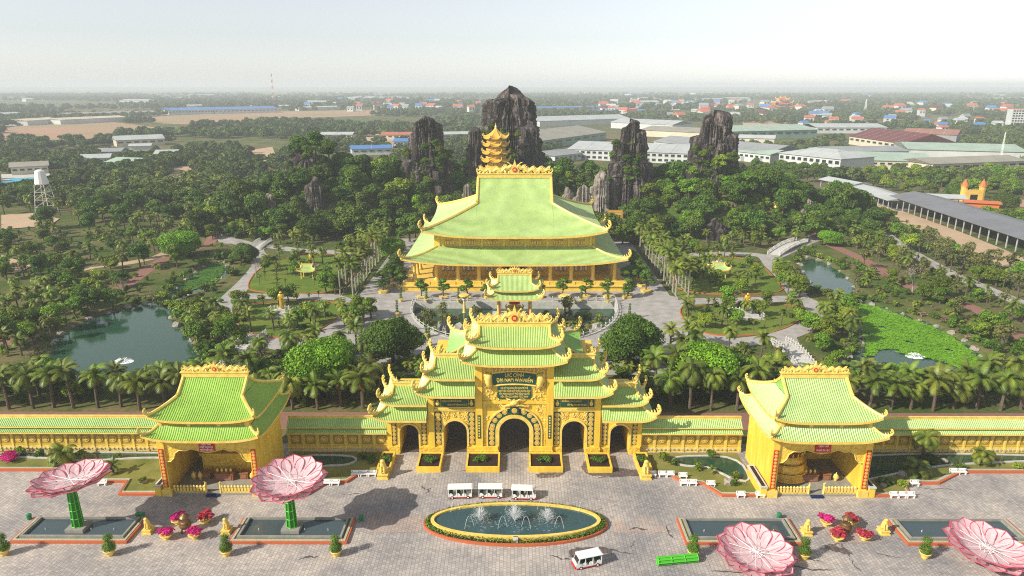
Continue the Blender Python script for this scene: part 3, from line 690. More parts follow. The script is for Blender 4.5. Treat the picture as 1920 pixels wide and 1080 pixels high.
    if ridge:
        mb = MB(); xa = xt[0] if left == 'hip' else x0; xb = xt[1] if right == 'hip' else x1; hh = beam * 2.4
        mb.box(xa - .2 * (left == 'hip'), xb + .2 * (right == 'hip'), yc - beam * 1.1, yc + beam * 1.1, zt - .1, zt + hh)
        mb.box(xa - .4 * (left == 'hip'), xb + .4 * (right == 'hip'), yc - beam * 1.5, yc + beam * 1.5, zt + hh, zt + hh + beam * .7)
        mb.build('ridge_beam', 'gold_light', ro); zr = zt + hh + beam * .6
        for sx_, x, on in ((-1, xa, left == 'hip'), (1, xb, right == 'hip')):
            if on and horn: place('horn', HORN, ro, (x, yc, zr - .1), (0, 0, 0 if sx_ > 0 else math.pi), horn * .6)
        if dragons:
            hw = (xb - xa) / 2
            for sx_ in (1, -1): place('ridge_dragon', DRAGON, ro, (xc, yc, zr), (0, 0, 0), (sx_ * hw * .98, hw * .7, dragons * 2.3))
            k = dragons * .42
            c = place('flame_crest', CREST, ro, (xc, yc, zr - .1), (0, 0, 0), (k * 1.5, k * 2, k * 1.55)); place('medallion', MEDAL, ro, (xc, yc, zr - .1), (0, 0, 0), (k * 1.5, k * 2, k * 1.55))
    return ro
def wall_box(par, name, x0, x1, y0, y1, z0, z1, m='gold'):
    mb = MB(); mb.box(x0, x1, y0, y1, z0, z1); return mb.build(name, m, par)

# ---------------------------------------------------------------- the triple gate
YG = 113.4
def ring_medal():
    mb = MB(); n = 14; mb.slabxz([(.5 * math.cos(2 * math.pi * k / n), .5 * math.sin(2 * math.pi * k / n)) for k in range(n)], -.06, 0)
    mb.cur = 1; mb.slabxz([(.38 * math.cos(2 * math.pi * k / n), .38 * math.sin(2 * math.pi * k / n)) for k in range(n)], -.075, -.061)
    mb.cur = 0
    for an in (0, math.pi / 4, math.pi / 2, 3 * math.pi / 4):
        c, s_ = math.cos(an), math.sin(an); mb.slabxz([(-.3 * c - .05 * s_, -.3 * s_ + .05 * c), (-.3 * c + .05 * s_, -.3 * s_ - .05 * c), (.3 * c + .05 * s_, .3 * s_ - .05 * c), (.3 * c - .05 * s_, .3 * s_ + .05 * c)], -.10, -.076)
    return mb.mesh('roundel', ['gold_light', 'bronze'])
ROUNDEL = ring_medal()
def arch_block(par, x0, x1, z1, ac, ar, spring, y0, y1, m='gold', name='wall'):
    n = 20; mb = MB(); arc = [(ac + ar * math.cos(math.pi * k / n), spring + ar * math.sin(math.pi * k / n)) for k in range(n + 1)]   # right to left
    for y, fl in ((y0, False), (y1, True)):
        def q(pts): mb.add([(p[0], y, p[1]) for p in (pts if not fl else pts[::-1])], [tuple(range(len(pts)))])
        q([(x0, 0), (ac - ar, 0), (ac - ar, spring), (x0, spring)]); q([(ac + ar, 0), (x1, 0), (x1, spring), (ac + ar, spring)])
        q([(x0, spring), (ac - ar, spring), (ac - ar, z1), (x0, z1)]); q([(ac + ar, spring), (x1, spring), (x1, z1), (ac + ar, z1)])
        for k in range(n): q([arc[k + 1], arc[k], (arc[k][0], z1), (arc[k + 1][0], z1)])
    path = [(ac + ar, 0)] + arc + [(ac - ar, 0)]
    for k in range(len(path) - 1):
        a, b = path[k], path[k + 1]; mb.add([(a[0], y0, a[1]), (a[0], y1, a[1]), (b[0], y1, b[1]), (b[0], y0, b[1])], [(0, 1, 2, 3)])
    mb.add([(x0, y0, 0), (x0, y0, z1), (x0, y1, z1), (x0, y1, 0)], [(0, 1, 2, 3)]); mb.add([(x1, y0, 0), (x1, y1, 0), (x1, y1, z1), (x1, y0, z1)], [(0, 1, 2, 3)])
    mb.add([(x0, y0, z1), (x1, y0, z1), (x1, y1, z1), (x0, y1, z1)], [(0, 1, 2, 3)])
    return mb.build(name, m, par)
def arch_band(par, name, ac, r0, r1, spring, z0, yf, yb, m):
    n = 22; mb = MB(); V = []
    prm = [(1, z0)] + [('a', math.pi * k / n) for k in range(n + 1)] + [(-1, z0)]
    for p in prm:
        for r_ in (r0, r1):
            if p[0] == 'a': x, z = ac + r_ * math.cos(p[1]), spring + r_ * math.sin(p[1])
            else: x, z = ac + p[0] * r_, p[1]
            V += [(x, yf, z), (x, yb, z)]
    Fq = []
    for i in range(len(prm) - 1):
        a = 4 * i; b = a + 4; Fq += [(a, a + 2, b + 2, b), (a + 2, a + 3, b + 3, b + 2), (a + 1, a, b, b + 1)]
    Fq += [(0, 1, 3, 2), (4 * len(prm) - 4, 4 * len(prm) - 2, 4 * len(prm) - 1, 4 * len(prm) - 3)]
    mb.add(V, Fq); return mb.build(name, m, par)
def swirl(par, cx, cz, y, s, seed, m='gold_light', mir=1):
    r = random.Random(seed); mb = MB()
    for k in range(3):
        t0 = r.uniform(0, 6); pts = []; rad = []
        ox, oz = r.uniform(-.5, .5) * s, r.uniform(-.5, .5) * s
        for i in range(12):
            t = t0 + i * .55; q = s * (.12 + .055 * i); pts.append((cx + mir * (ox + q * math.cos(t)), y - .05 - .03 * (i % 2), cz + oz + q * math.sin(t))); rad.append(.16 * s ** .5 * (1 - i / 14))
        mb.tube(pts, rad, 5)
    return mb.build('relief_carving', m, par)

gate = empty('entrance_gate', (0, YG, 0), 0, 'golden yellow five-arched gate with stacked green tiled roofs behind the oval fountain', 'gate')
gate.location = (0, 0, 0)
cw = arch_block(gate, -6.9, 6.9, 18.4, 0, 2.75, 4.75, YG, 122.4)
arch_band(cw, 'arch_moulding', 0, 2.77, 3.45, 4.75, 1.9, YG - .32, YG + .05, 'gold_light')
gb = arch_band(cw, 'arch_panel', 0, 3.47, 4.75, 4.75, 1.9, YG - .14, YG + .05, 'panel_green')
arch_band(cw, 'arch_moulding', 0, 4.77, 5.05, 4.75, 1.9, YG - .30, YG + .05, 'gold_light')
for s in (-1, 1):
    for k in range(4): place('roundel', ROUNDEL, gb, (s * 4.11, YG - .15, 2.5 + k * .95), (0, 0, 0), .95)
    for k in range(4):
        a = R(14 + 17 * k); place('roundel', ROUNDEL, gb, (s * 4.11 * math.cos(a), YG - .15, 4.95 + 4.11 * math.sin(a)), (0, 0, 0), .95)
wall_box(cw, 'keystone', -.75, .75, YG - .42, YG + .05, 8.45, 9.75, 'panel_green'); place('roundel', ROUNDEL, cw, (0, YG - .43, 9.1), (0, 0, 0), 1.0)
for s in (-1, 1):
    swirl(cw, s * 1.5, 9.3, YG - .3, .5, 3, mir=s); swirl(cw, s * 4.9, 9.6, YG, 1.1, 5, mir=s); swirl(cw, s * 5.4, 7.3, YG, .8, 6, mir=s); swirl(cw, s * 5.6, 5.2, YG, .6, 7, mir=s)
    wall_box(cw, 'pilaster', s * 6.35 - .62, s * 6.35 + .62, YG - .45, YG + .05, 1.8, 17.9, 'gold')
    wall_box(cw, 'inscription_strip', s * 6.35 - .28, s * 6.35 + .28, YG - .52, YG - .44, 3.6, 8.2, 'panel_green')
    for k in range(8): wall_box(cw, 'character', s * 6.35 - .13, s * 6.35 + .13, YG - .56, YG - .515, 3.9 + k * .53, 4.2 + k * .53, 'gold_light')
    wall_box(cw, 'plinth', s * 4.92 - 2.1, s * 4.92 + 2.1, YG - .75, YG + .05, 0, 1.2, 'gold_carved'); wall_box(cw, 'plinth', s * 4.92 - 1.95, s * 4.92 + 1.95, YG - .6, YG + .05, 1.2, 1.9, 'gold')
wall_box(cw, 'carved_panel', -5.7, 5.7, YG - .12, YG + .05, 10.9, 17.6, 'gold_carved'); wall_box(cw, 'string_course', -5.72, 5.72, YG - .28, YG + .05, 10.35, 10.85, 'gold')
mb = MB(); 
for (x0, x1, z0, z1) in ((-5.6, -5.1, 2.0, 10.3), (5.1, 5.6, 2.0, 10.3)): mb.box(x0, x1, YG - .10, YG + .05, z0, z1)
fr = random.Random(2)
for s in (-1, 1): wall_box(cw, 'carved_panel', s * 5.35 - .28, s * 5.35 + .28, YG - .11, YG + .05, 2.0, 10.3, 'gold_carved')
def relief_field(par, x0, x1, z0, z1, y, n_, seed, keep=lambda x, z: True, sz=.55):
    r = random.Random(seed); mb = MB(); k = 0
    while k < n_:
        cx, cz = r.uniform(x0, x1), r.uniform(z0, z1)
        if not keep(cx, cz): k += 1; continue
        t0 = r.uniform(0, 6.3); d = r.choice((-1, 1)); s_ = sz * r.uniform(.5, 1.2); pts = [(cx + d * s_ * (.2 + .12 * i) * math.cos(t0 + i * .75), y - .05 - .035 * (i % 2), cz + s_ * (.2 + .12 * i) * math.sin(t0 + i * .75)) for i in range(6)]
        mb.tube(pts, [.05, .10, .12, .11, .08, .03], 4); k += 1
    return tag(mb.build('relief_carving', 'gold_light', par), kind='stuff')
relief_field(cw, -5.4, 5.4, 11.1, 14.2, YG - .12, 130, 3, lambda x, z: abs(x) > 3.2 or z < 11.3); relief_field(cw, -5.5, 5.5, 2.2, 10.1, YG, 150, 4, lambda x, z: math.hypot(x, max(0, z - 4.75)) > 5.3 and abs(x) > 2, .45)
# dragon head over the arch
mb = MB(); mb.blob((0, YG - .55, 10.65), (.8, .5, .6), 4, 2, .15)
for s in (-1, 1):
    mb.tube([(s * .4, YG - .6, 11.0), (s * .9, YG - .7, 11.4), (s * 1.5, YG - .55, 11.5)], [.22, .16, .04], 5); mb.tube([(s * .3, YG - .6, 10.3), (s * 1.1, YG - .5, 10.2), (s * 2.0, YG - .4, 9.9), (s * 2.5, YG - .35, 10.3)], [.28, .22, .16, .05], 5)
    mb.blob((s * .3, YG - .95, 10.8), .16, 5, 1, .05)
mb.build('lion_mask', 'gold_light', cw, smooth=True)
# upper sign: curved green board with raised letters, carved crest and scroll figures
def curved(x): return -.0135 * x * x
n = 20; xs = [-3.75 + 7.5 * k / n for k in range(n + 1)]
mb = MB(); mb.slabxz([(x, 14.35 + curved(x) * 1.6) for x in xs] + [(x * 1.07, 16.55 + curved(x) * 2.2) for x in xs[::-1]], YG - .32, YG - .1); board = mb.build('name_board', 'panel_green', cw)
for k, (z0, dx) in enumerate(((16.58, 1.07), (14.05, 1.0))):
    mb = MB(); mb.tube([(x * dx, YG - .3, z0 + curved(x) * (2.2 if k == 0 else 1.6) + (.1 if k == 0 else .12)) for x in xs], .17, 6); mb.build('board_moulding', 'gold_light', board)
def letters(par, body, size, x, y, z, m='gold_light', width=None):
    me = text_mesh(body, size, m); o = place('lettering', me, par, (x, y, z), (math.pi / 2, 0, 0))
    if width:
        w_ = max(v.co.x for v in me.vertices) - min(v.co.x for v in me.vertices); o.scale = (width / w_, 1, 1)
    return o
letters(board, 'LẠC CẢNH', 1.0, 0, YG - .36, 15.92, width=3.3)
for k, (wd, x, z, rot, wdt) in enumerate((('ĐẠI', -2.55, 14.92, .10, 1.15), ('NAM', -.95, 15.05, .035, 1.55), ('VĂN', .75, 15.06, -.03, 1.35), ('HIẾN', 2.45, 14.93, -.09, 1.65))):
    o = letters(board, wd, 1.05, x, YG - .36, z, width=wdt); o.rotation_euler = (math.pi / 2, -rot, 0)
P2 = [(-3.0, 11.6), (-2.7, 11.3), (2.7, 11.3), (3.0, 11.6), (3.0, 13.5), (2.65, 13.85), (-2.65, 13.85), (-3.0, 13.5)]
mb = MB(); mb.slabxz(P2, YG - .28, YG - .1); vb = mb.build('verse_board', 'panel_green', cw)
for k, tx in enumerate(('ĐẠI KỲ PHƯƠNG LỚN CAO TRÍ TUỆ', 'NAM THIÊN HỒNG NHẬT CHIẾU DƯƠNG GIAN', 'VĂN MINH NGÀN KỶ PHÔ HỒNG NGUYỆT', 'HIẾN ĐẾN CỰC HOÀNG TỎ SỬ XANH')):
    letters(vb, tx, .5, 0, YG - .31, 13.42 - .55 * k, width=(4.9, 5.6, 5.5, 4.9)[k])
mb = MB()
for k in range(13):
    x = -4.0 + 8.0 * k / 12; z = 16.95 + curved(x) * 2.0
    mb.tube([(x, YG - .25, z), (x + .25, YG - .32, z + .45), (x, YG - .3, z + .75), (x - .22, YG - .28, z + .55), (x - .05, YG - .3, z + .4)], [.2, .17, .13, .1, .05], 5)
mb.build('relief_carving', 'gold_light', cw); 
mb = MB(); mb.lathe([(.05, -.3), (.32, -.12), (.38, 0), (.32, .12), (.05, .3)], (0, 0, 0), 12); mb.build('ruby', 'red', cw, (0, YG - .3, 17.55), smooth=True)
for s in (-1, 1):
    mb = MB(); mb.tube([(s * 4.3, YG - .3, 16.2), (s * 4.7, YG - .5, 15.3), (s * 4.5, YG - .45, 14.2), (s * 4.2, YG - .3, 13.4)], [.55, .7, .6, .35], 7)
    mb.blob((s * 5.0, YG - .35, 15.9), (.5, .35, .5), 3, 1); mb.tube([(s * 4.9, YG - .2, 17.0), (s * 5.25, YG - .35, 16.8), (s * 5.2, YG - .35, 16.2)], [.12, .15, .12], 5); mb.tube([(s * 4.6, YG - .3, 14.0), (s * 5.2, YG - .3, 13.7), (s * 5.3, YG - .2, 14.3)], [.3, .25, .1], 5)
    mb.build('scroll_carving', 'gold_light', cw, smooth=True)
roof(cw, (-9.2, 9.2), (110.9, 124.5), 18.6, (-6.6, 6.6), (113.6, 121.8), 20.6, 1.0, .9, rib=.30, horn=.95, mats=('tile_lime', 'tile_crest'), ridge=False)
wall_box(cw, 'frieze', -6.5, 6.5, 113.7, 121.7, 20.2, 21.6, 'gold')
roof(cw, (-8.0, 8.0), (111.9, 123.5), 21.5, (-6.3, 6.3), (117.7, 117.7), 23.5, .42, 1.0, rib=.30, horn=.95, mats=('tile_lime', 'tile_crest'), dragons=2.9, beam=.26)
for s in (-1, 1):                                      # middle bays
    sb = arch_block(gate, *sorted((s * 6.9, s * 15.6)), 12.6, s * 10.75, 2.1, 4.7, YG + .25, 122.0)
    cx = s * 10.75
    arch_band(sb, 'arch_moulding', cx, 2.12, 2.5, 4.7, 1.7, YG - .02, YG + .3, 'gold_light')
    wall_box(sb, 'plinth', cx - s * 3.05 - .98, cx - s * 3.05 + .98, YG - .25, YG + .3, 0, 1.6, 'gold_carved')
    wall_box(sb, 'plinth', cx + s * 3.5 - 1.35, cx + s * 3.5 + 1.35, YG - .25, YG + .3, 0, 1.6, 'gold_carved')
    for dx in (-3.05, 3.05):
        pn = wall_box(sb, 'roundel_strip', cx + dx - .58, cx + dx + .58, YG + .12, YG + .28, 2.0, 8.6, 'panel_green')
        for k in range(7): place('roundel', ROUNDEL, pn, (cx + dx, YG + .11, 2.5 + k * .92), (0, 0, 0), .9)
    wall_box(sb, 'pilaster', cx + s * 4.25 - .5, cx + s * 4.25 + .5, YG - .1, YG + .3, 1.6, 12.3, 'gold')
    wall_box(sb, 'string_course', cx - 3.72, cx + 3.72, YG + .02, YG + .3, 8.7, 9.15, 'gold_light')
    relief_field(sb, cx - 2.4, cx + 2.4, 5.2, 8.5, YG + .25, 90, 8, lambda x, z, c=cx: math.hypot(x - c, z - 4.7) > 2.75, .42)
    swirl(sb, cx - 1.7, 7.6, YG + .22, .55, 8); swirl(sb, cx + 1.7, 7.6, YG + .22, .55, 8, mir=-1); swirl(sb, cx, 7.9, YG + .2, .5, 9)
    vb = wall_box(sb, 'verse_board', cx - 2.4, cx + 2.4, YG + .1, YG + .28, 9.55, 11.15, 'panel_green')
    for k in range(2):
        letters(vb, ('NGÀN NĂM VĂN HIẾN NƯỚC NON NHÀ', 'RẠNG RỠ TỔ TIÊN MUÔN THUỞ')[k] if s < 0 else ('BỐN BIỂN NĂM CHÂU CHUNG HỘI TỤ', 'ĐẤT TRỜI HÒA HỢP THÁI BÌNH')[k], .42, cx - (.5 if k == 0 else -.5), YG + .07, 10.72 - .72 * k, width=3.5)
    for dx in (-3.05, 3.05):
        bx = wall_box(sb, 'vase_panel', cx + dx - .5, cx + dx + .5, YG + .1, YG + .28, 9.55, 11.15, 'panel_green')
        mb = MB(); mb.lathe([(.12, 0), (.3, .25), (.36, .5), (.2, .85), (.12, 1.05), (.2, 1.2)], (cx + dx, YG + .1, 9.75), 10, 1, .25); mb.build('vase_relief', 'gold_light', bx, smooth=True)
    xo = s * 17.3; xi = s * 6.92
    lr = dict(left='hip', right='flat') if s < 0 else dict(left='flat', right='hip')
    roof(sb, tuple(sorted((xo, xi))), (111.0, 124.2), 12.7, tuple(sorted((s * 15.0, xi))), (113.8, 121.4), 14.7, 1.0, .9, rib=.30, horn=.95, mats=('tile_lime', 'tile_crest'), ridge=False, **lr)
    wall_box(sb, 'frieze', *sorted((s * 14.9, s * 6.92)), 113.9, 121.3, 14.3, 15.7, 'gold')
    roof(sb, tuple(sorted((s * 15.9, xi))), (111.9, 123.3), 15.6, tuple(sorted((s * 14.4, xi))), (117.6, 117.6), 17.5, .42, 1.0, rib=.30, horn=.9, mats=('tile_lime', 'tile_crest'), **lr)
    # outer bays
    ob = arch_block(gate, *sorted((s * 15.62, s * 23.1)), 7.9, s * 19.2, 1.7, 4.1, YG + .6, 121.6); cx = s * 19.2
    arch_band(ob, 'arch_moulding', cx, 1.72, 2.05, 4.1, 1.5, YG + .35, YG + .65, 'gold_light')
    for dx in (-2.75, 2.75):
        wall_box(ob, 'plinth', cx + dx - .98, cx + dx + .98, YG + .1, YG + .65, 0, 1.5, 'gold_carved')
        pn = wall_box(ob, 'roundel_strip', cx + dx - .45, cx + dx + .45, YG + .46, YG + .62, 1.8, 6.6, 'panel_green')
        for k in range(6): place('roundel', ROUNDEL, pn, (cx + dx, YG + .45, 2.25 + k * .78), (0, 0, 0), .74)
    wall_box(ob, 'pilaster', s * 22.75 - .4, s * 22.75 + .4, YG + .3, YG + .65, 1.5, 7.6, 'gold')
    xo = s * 25.2; xi = s * 15.62
    roof(ob, tuple(sorted((xo, xi))), (111.3, 123.8), 7.9, tuple(sorted((s * 22.9, xi))), (113.9, 121.2), 9.7, 1.0, .9, rib=.30, horn=.95, mats=('tile_lime', 'tile_crest'), ridge=False, **lr)
    wall_box(ob, 'frieze', *sorted((s * 22.8, s * 15.62)), 114.0, 121.1, 9.3, 10.6, 'gold')
    roof(ob, tuple(sorted((s * 23.8, xi))), (112.2, 122.9), 10.5, tuple(sorted((s * 22.2, xi))), (117.5, 117.5), 11.9, .42, 1.0, rib=.30, horn=.9, mats=('tile_lime', 'tile_crest'), **lr)
# rear porch of the gate
rp = wall_box(gate, 'porch_shade_ceiling', -16, 16, 122.45, 137, 12.4, 13.6, 'gold')
for s in (-1, 1):
    wall_box(gate, 'porch_shade_wall', s * 15.5 - .4, s * 15.5 + .4, 122.45, 136.5, 0, 12.38, 'gold')  # side wall added to keep light out behind the arches
    wall_box(gate, 'porch_shade_wall', s * 22.7 - .4, s * 22.7 + .4, 122.05, 130, 0, 7.0, 'gold'); wall_box(gate, 'porch_shade_ceiling', *sorted((s * 15.95, s * 23.2)), 122.05, 130.5, 7.02, 7.6, 'gold')  # low wall and ceiling added so the outer arches stay dark
    for y in (127, 132, 136.4): wall_box(gate, 'porch_column', s * 7.6 - .5, s * 7.6 + .5, y - .5, y + .5, 0, 12.38, 'gold')
roof(rp, (-13.6, 13.6), (122.6, 138.6), 14.2, (-9.5, 9.5), (130.6, 130.6), 18.4, .5, 1.2, rib=.32, horn=1.1, mats=('tile', 'tile'))
wall_box(gate, 'threshold_slab', -22.5, 22.5, YG + .9, 137.5, 0.04, 0.12, 'dark_shaded_floor')

# ---------------------------------------------------------------- the great hall
hall = empty('temple_hall', (0, 0, 0), 0, 'huge square temple hall with two-tiered pale green roof and golden columns', 'temple')
pl = wall_box(hall, 'platform', -37, 37, 218.6, 284, 0, 2.0, 'gold'); wall_box(pl, 'platform_moulding', -37.4, 37.4, 218.2, 284.4, 1.6, 2.04, 'gold_light'); wall_box(pl, 'stairs', -6, 6, 214.5, 218.15, 0, 1.2, 'gold_light')
wall_box(hall, 'cella_wall', -27.5, 27.5, 231.5, 276, 2.06, 16.0, 'gold_carved')
cm = MB(); cm.lathe([(.95, 0), (.95, .5), (.66, .8), (.6, 3.5), (.58, 6.0), (.85, 6.4), (.85, 6.9)], n=12); CMESH = cm.mesh('column', 'gold_light', True)
for x in (4.9, 12, 19, 26.3, 33.6):
    for s in (-1, 1):
        place('column', CMESH, hall, (s * x, 225.2, 2.0)); place('column', CMESH, hall, (s * x, 280, 2.0))
for y in (232, 239, 246, 253, 260, 267, 274):
    for s in (-1, 1): place('column', CMESH, hall, (s * 33.6, y, 2.0))
wall_box(hall, 'door', -3.4, 3.4, 231.25, 231.6, 2.06, 9.2, 'dark')
for s in (-1, 1): wall_box(hall, 'door_curtain', s * 4.4 - .5, s * 4.4 + .5, 230.9, 231.6, 2.06, 9.2, 'red')
for x in (7.8, 9.6, 14.4, 15.9, 17.4, 21.2, 22.8, 24.6):
    for s in (-1, 1):
        f = wall_box(hall, 'wall_window', s * x - .5, s * x + .5, 231.2, 231.48, 3.4, 7.3, 'wood_brown'); wall_box(f, 'pane', s * x - .38, s * x + .38, 231.1, 231.19, 3.8, 6.0, 'white')
for s in (-1, 1):
    for x in (9.0, 15.5, 22.5, 29.5): swirl(hall, s * x, 7.6, 231.3, .9, 12, mir=s)
    wall_box(hall, 'balustrade', *sorted((s * 7, s * 36.5)), 219.0, 219.4, 2.05, 2.9, 'gold_carved')
    for k in range(8): wall_box(hall, 'baluster_post', s * (7 + k * 4.2) - .22, s * (7 + k * 4.2) + .22, 218.85, 219.55, 2.05, 3.3, 'gold_light')
roof(hall, (-37.2, 37.2), (220, 284), 8.6, (-26.5, 26.5), (230.7, 273.3), 12.3, 1.0, 2.0, rib=.34, horn=1.3, mats=('tile_hall', 'tile_crest'), beam=.42, ridge=False, conc=.45, soff=.5)
wall_box(hall, 'clerestory', -26.3, 26.3, 231, 273, 11.6, 17.6, 'gold')
for k in range(8):
    x = -25.9 + 51.8 * k / 7; wall_box(hall, 'pilaster', x - .4, x + .4, 230.6, 231.02, 12.0, 17.5, 'gold_light')
for k in range(7):
    x = -22.2 + 44.4 * k / 6; f = wall_box(hall, 'clerestory_window', x - 2.0, x + 2.0, 230.7, 231.02, 12.75, 14.6, 'gold_light'); wall_box(f, 'grille', x - 1.75, x + 1.75, 230.6, 230.69, 12.95, 14.4, 'bronze')
    for d in (-1.3, -.5, .5, 1.3): wall_box(f, 'grille_scroll', x + d - .28, x + d + .28, 230.5, 230.59, 13.15, 14.2, 'gold_light')
roof(hall, (-31, 31), (226, 278), 16.6, (-13.2, 13.2), (252, 252), 33.0, .58, 2.2, rib=.34, horn=1.4, mats=('tile_hall', 'tile_crest'), beam=.5, conc=.30, soff=.6, dragons=4.6)

# ---------------------------------------------------------------- shrine pavilion on the moat
shr = empty('shrine_pavilion', (0, 0, 0), 0, 'small open shrine with double green roof standing between gate and great hall', 'pavilion')
wall_box(shr, 'base', -6.5, 6.5, 186.5, 196, -3.3, .5, 'stone_white')
for s in (-1, 1):
    for y in (188.3, 194.2): place('column', CMESH, shr, (s * 4.6, y, .5), (0, 0, 0), (.6, .6, .95))
    wall_box(shr, 'red_pillar', s * 3.9 - .1, s * 3.9 + .1, 188.0, 188.5, .5, 6.6, 'red')
wall_box(shr, 'floor_mat', -3.6, 3.6, 187.4, 194.9, .52, .6, 'seat_green')
mb = MB(); mb.lathe([(1.9, 0), (2.2, .8), (1.6, 1.2), (1.8, 2.0), (2.3, 2.7), (2.1, 3.1)], (0, 191, .6), 14); mb.tube([(-2.2, 191, 3.0), (-2.6, 191, 3.8), (-2.2, 191, 4.3)], [.3, .25, .1], 6); mb.tube([(2.2, 191, 3.0), (2.6, 191, 3.8), (2.2, 191, 4.3)], [.3, .25, .1], 6)
o = mb.build('incense_urn', 'gold_shine', None, smooth=True); tag(o, 'large golden incense urn inside the small moat shrine', 'urn')
wall_box(shr, 'name_plaque', -1.5, 1.5, 187.6, 187.9, 5.4, 6.6, 'red')
roof(shr, (-8.0, 8.0), (186, 196.6), 7.0, (-5.2, 5.2), (188.6, 194), 8.8, 1.0, 1.0, rib=.35, horn=.9, mats=('tile_hall', 'tile_crest'), ridge=False)
wall_box(shr, 'frieze', -5, 5, 188.7, 193.9, 8.4, 9.5, 'gold')
roof(shr, (-6.9, 6.9), (186.8, 195.8), 9.4, (-4.7, 4.7), (191.3, 191.3), 13.0, .5, 1.0, rib=.35, horn=.9, mats=('tile_hall', 'tile_crest'), dragons=2.1, beam=.22)
# moat edge: stone retaining wall and white balustrade
mw = kerb('moat_wall', MOAT, 0.7, 3.5, 'stone_white', z=-3.4, closed=True)
bal = tag(empty('moat_balustrade'), 'white stone balustrade curving round the moat before the great hall', 'balustrade')
pm = MB(); pm.box(-.16, .16, -.16, .16, 0, 1.15); pm.lathe([(.1, 1.15), (.2, 1.3), (.14, 1.5), (.02, 1.62)], n=6); POST = pm.mesh('post', 'stone_white')
def rail_run(par, pts, z=0.1, closed=False, gap=2.0, mesh=None):
    n = len(pts); mb = MB()
    for i in range(n if closed else n - 1):
        a, b = Vector((*pts[i][:2], pts[i][2] if len(pts[i]) > 2 else z)), Vector((*pts[(i + 1) % n][:2], pts[(i + 1) % n][2] if len(pts[(i + 1) % n]) > 2 else z))
        mb.tube([a + Vector((0, 0, 1.0)), b + Vector((0, 0, 1.0))], .09, 4); mb.tube([a + Vector((0, 0, .35)), b + Vector((0, 0, .35))], .07, 4)
        k = max(1, round((b - a).length / gap))
        for j in range(k): place('post', mesh or POST, par, a + (b - a) * j / k)
    return tag(mb.build('rail', 'stone_white', par), kind='stuff')
rail_run(bal, MOAT[:41], gap=2.2)
rail_run(bal, [(-31, 207.6), (-12, 207.6)], gap=2.6); rail_run(bal, [(12, 207.6), (31, 207.6)], gap=2.6)

# ---------------------------------------------------------------- side pavilions
def pot_mesh(m='gold_light'):
    mb = MB(); mb.lathe([(.42, 0), (.36, .12), (.62, .5), (.70, .72), (.76, .8), (.62, .8), (.55, .7)], n=12); return mb.mesh('pot', m, True)
POT = pot_mesh()
FIG = None
def robed_figure(mat_):
    vs = [(0, 0, .0), (0, 0, .35), (0, 0, .75), (0, 0, 1.05), (0, 0, 1.30), (0, 0, 1.46), (0, -.01, 1.56), (0, -.02, 1.72),
          (.17, 0, 1.38), (.20, -.05, 1.12), (.10, -.2, 1.08), (-.17, 0, 1.38), (-.20, -.04, 1.10), (-.17, -.06, .85)]
    es = [(0, 1), (1, 2), (2, 3), (3, 4), (4, 5), (5, 6), (6, 7), (4, 8), (8, 9), (9, 10), (4, 11), (11, 12), (12, 13)]
    rad = [.24, .20, .19, .18, .20, .075, .10, .095, .09, .075, .05, .09, .075, .05]
    return skin_mesh('figure', vs, es, rad, mat_, 1)
def seated_figure(mat_):
    vs = [(0, 0, .12), (0, .02, .42), (0, .02, .72), (0, .01, .95), (0, -.02, 1.06), (0, -.04, 1.20),
          (.26, .0, .86), (.36, -.1, .58), (.2, -.3, .40), (-.26, .0, .86), (-.36, -.1, .58), (-.2, -.3, .40), (.32, -.2, .12), (.12, -.46, .12), (-.32, -.2, .12), (-.12, -.46, .12)]
    es = [(0, 1), (1, 2), (2, 3), (3, 4), (4, 5), (3, 6), (6, 7), (7, 8), (3, 9), (9, 10), (10, 11), (0, 12), (12, 13), (0, 14), (14, 15)]
    rad = [.24, .26, .24, .14, .09, .14, .11, .10, .07, .11, .10, .07, .15, .11, .15, .11]
    return skin_mesh('figure', vs, es, rad, mat_, 1)
FIG_GOLD = robed_figure('gold_shine'); SEAT_GOLD = seated_figure('gold_shine')
def pickets():
    mb = MB(); mb.box(-.16, .16, -.10, .10, 0, .9); mb.lathe([(.10, .9), (.2, 1.05), (.2, 1.2), (.03, 1.42)], n=6); return mb.mesh('picket', 'gold_light')
PICKET = pickets()
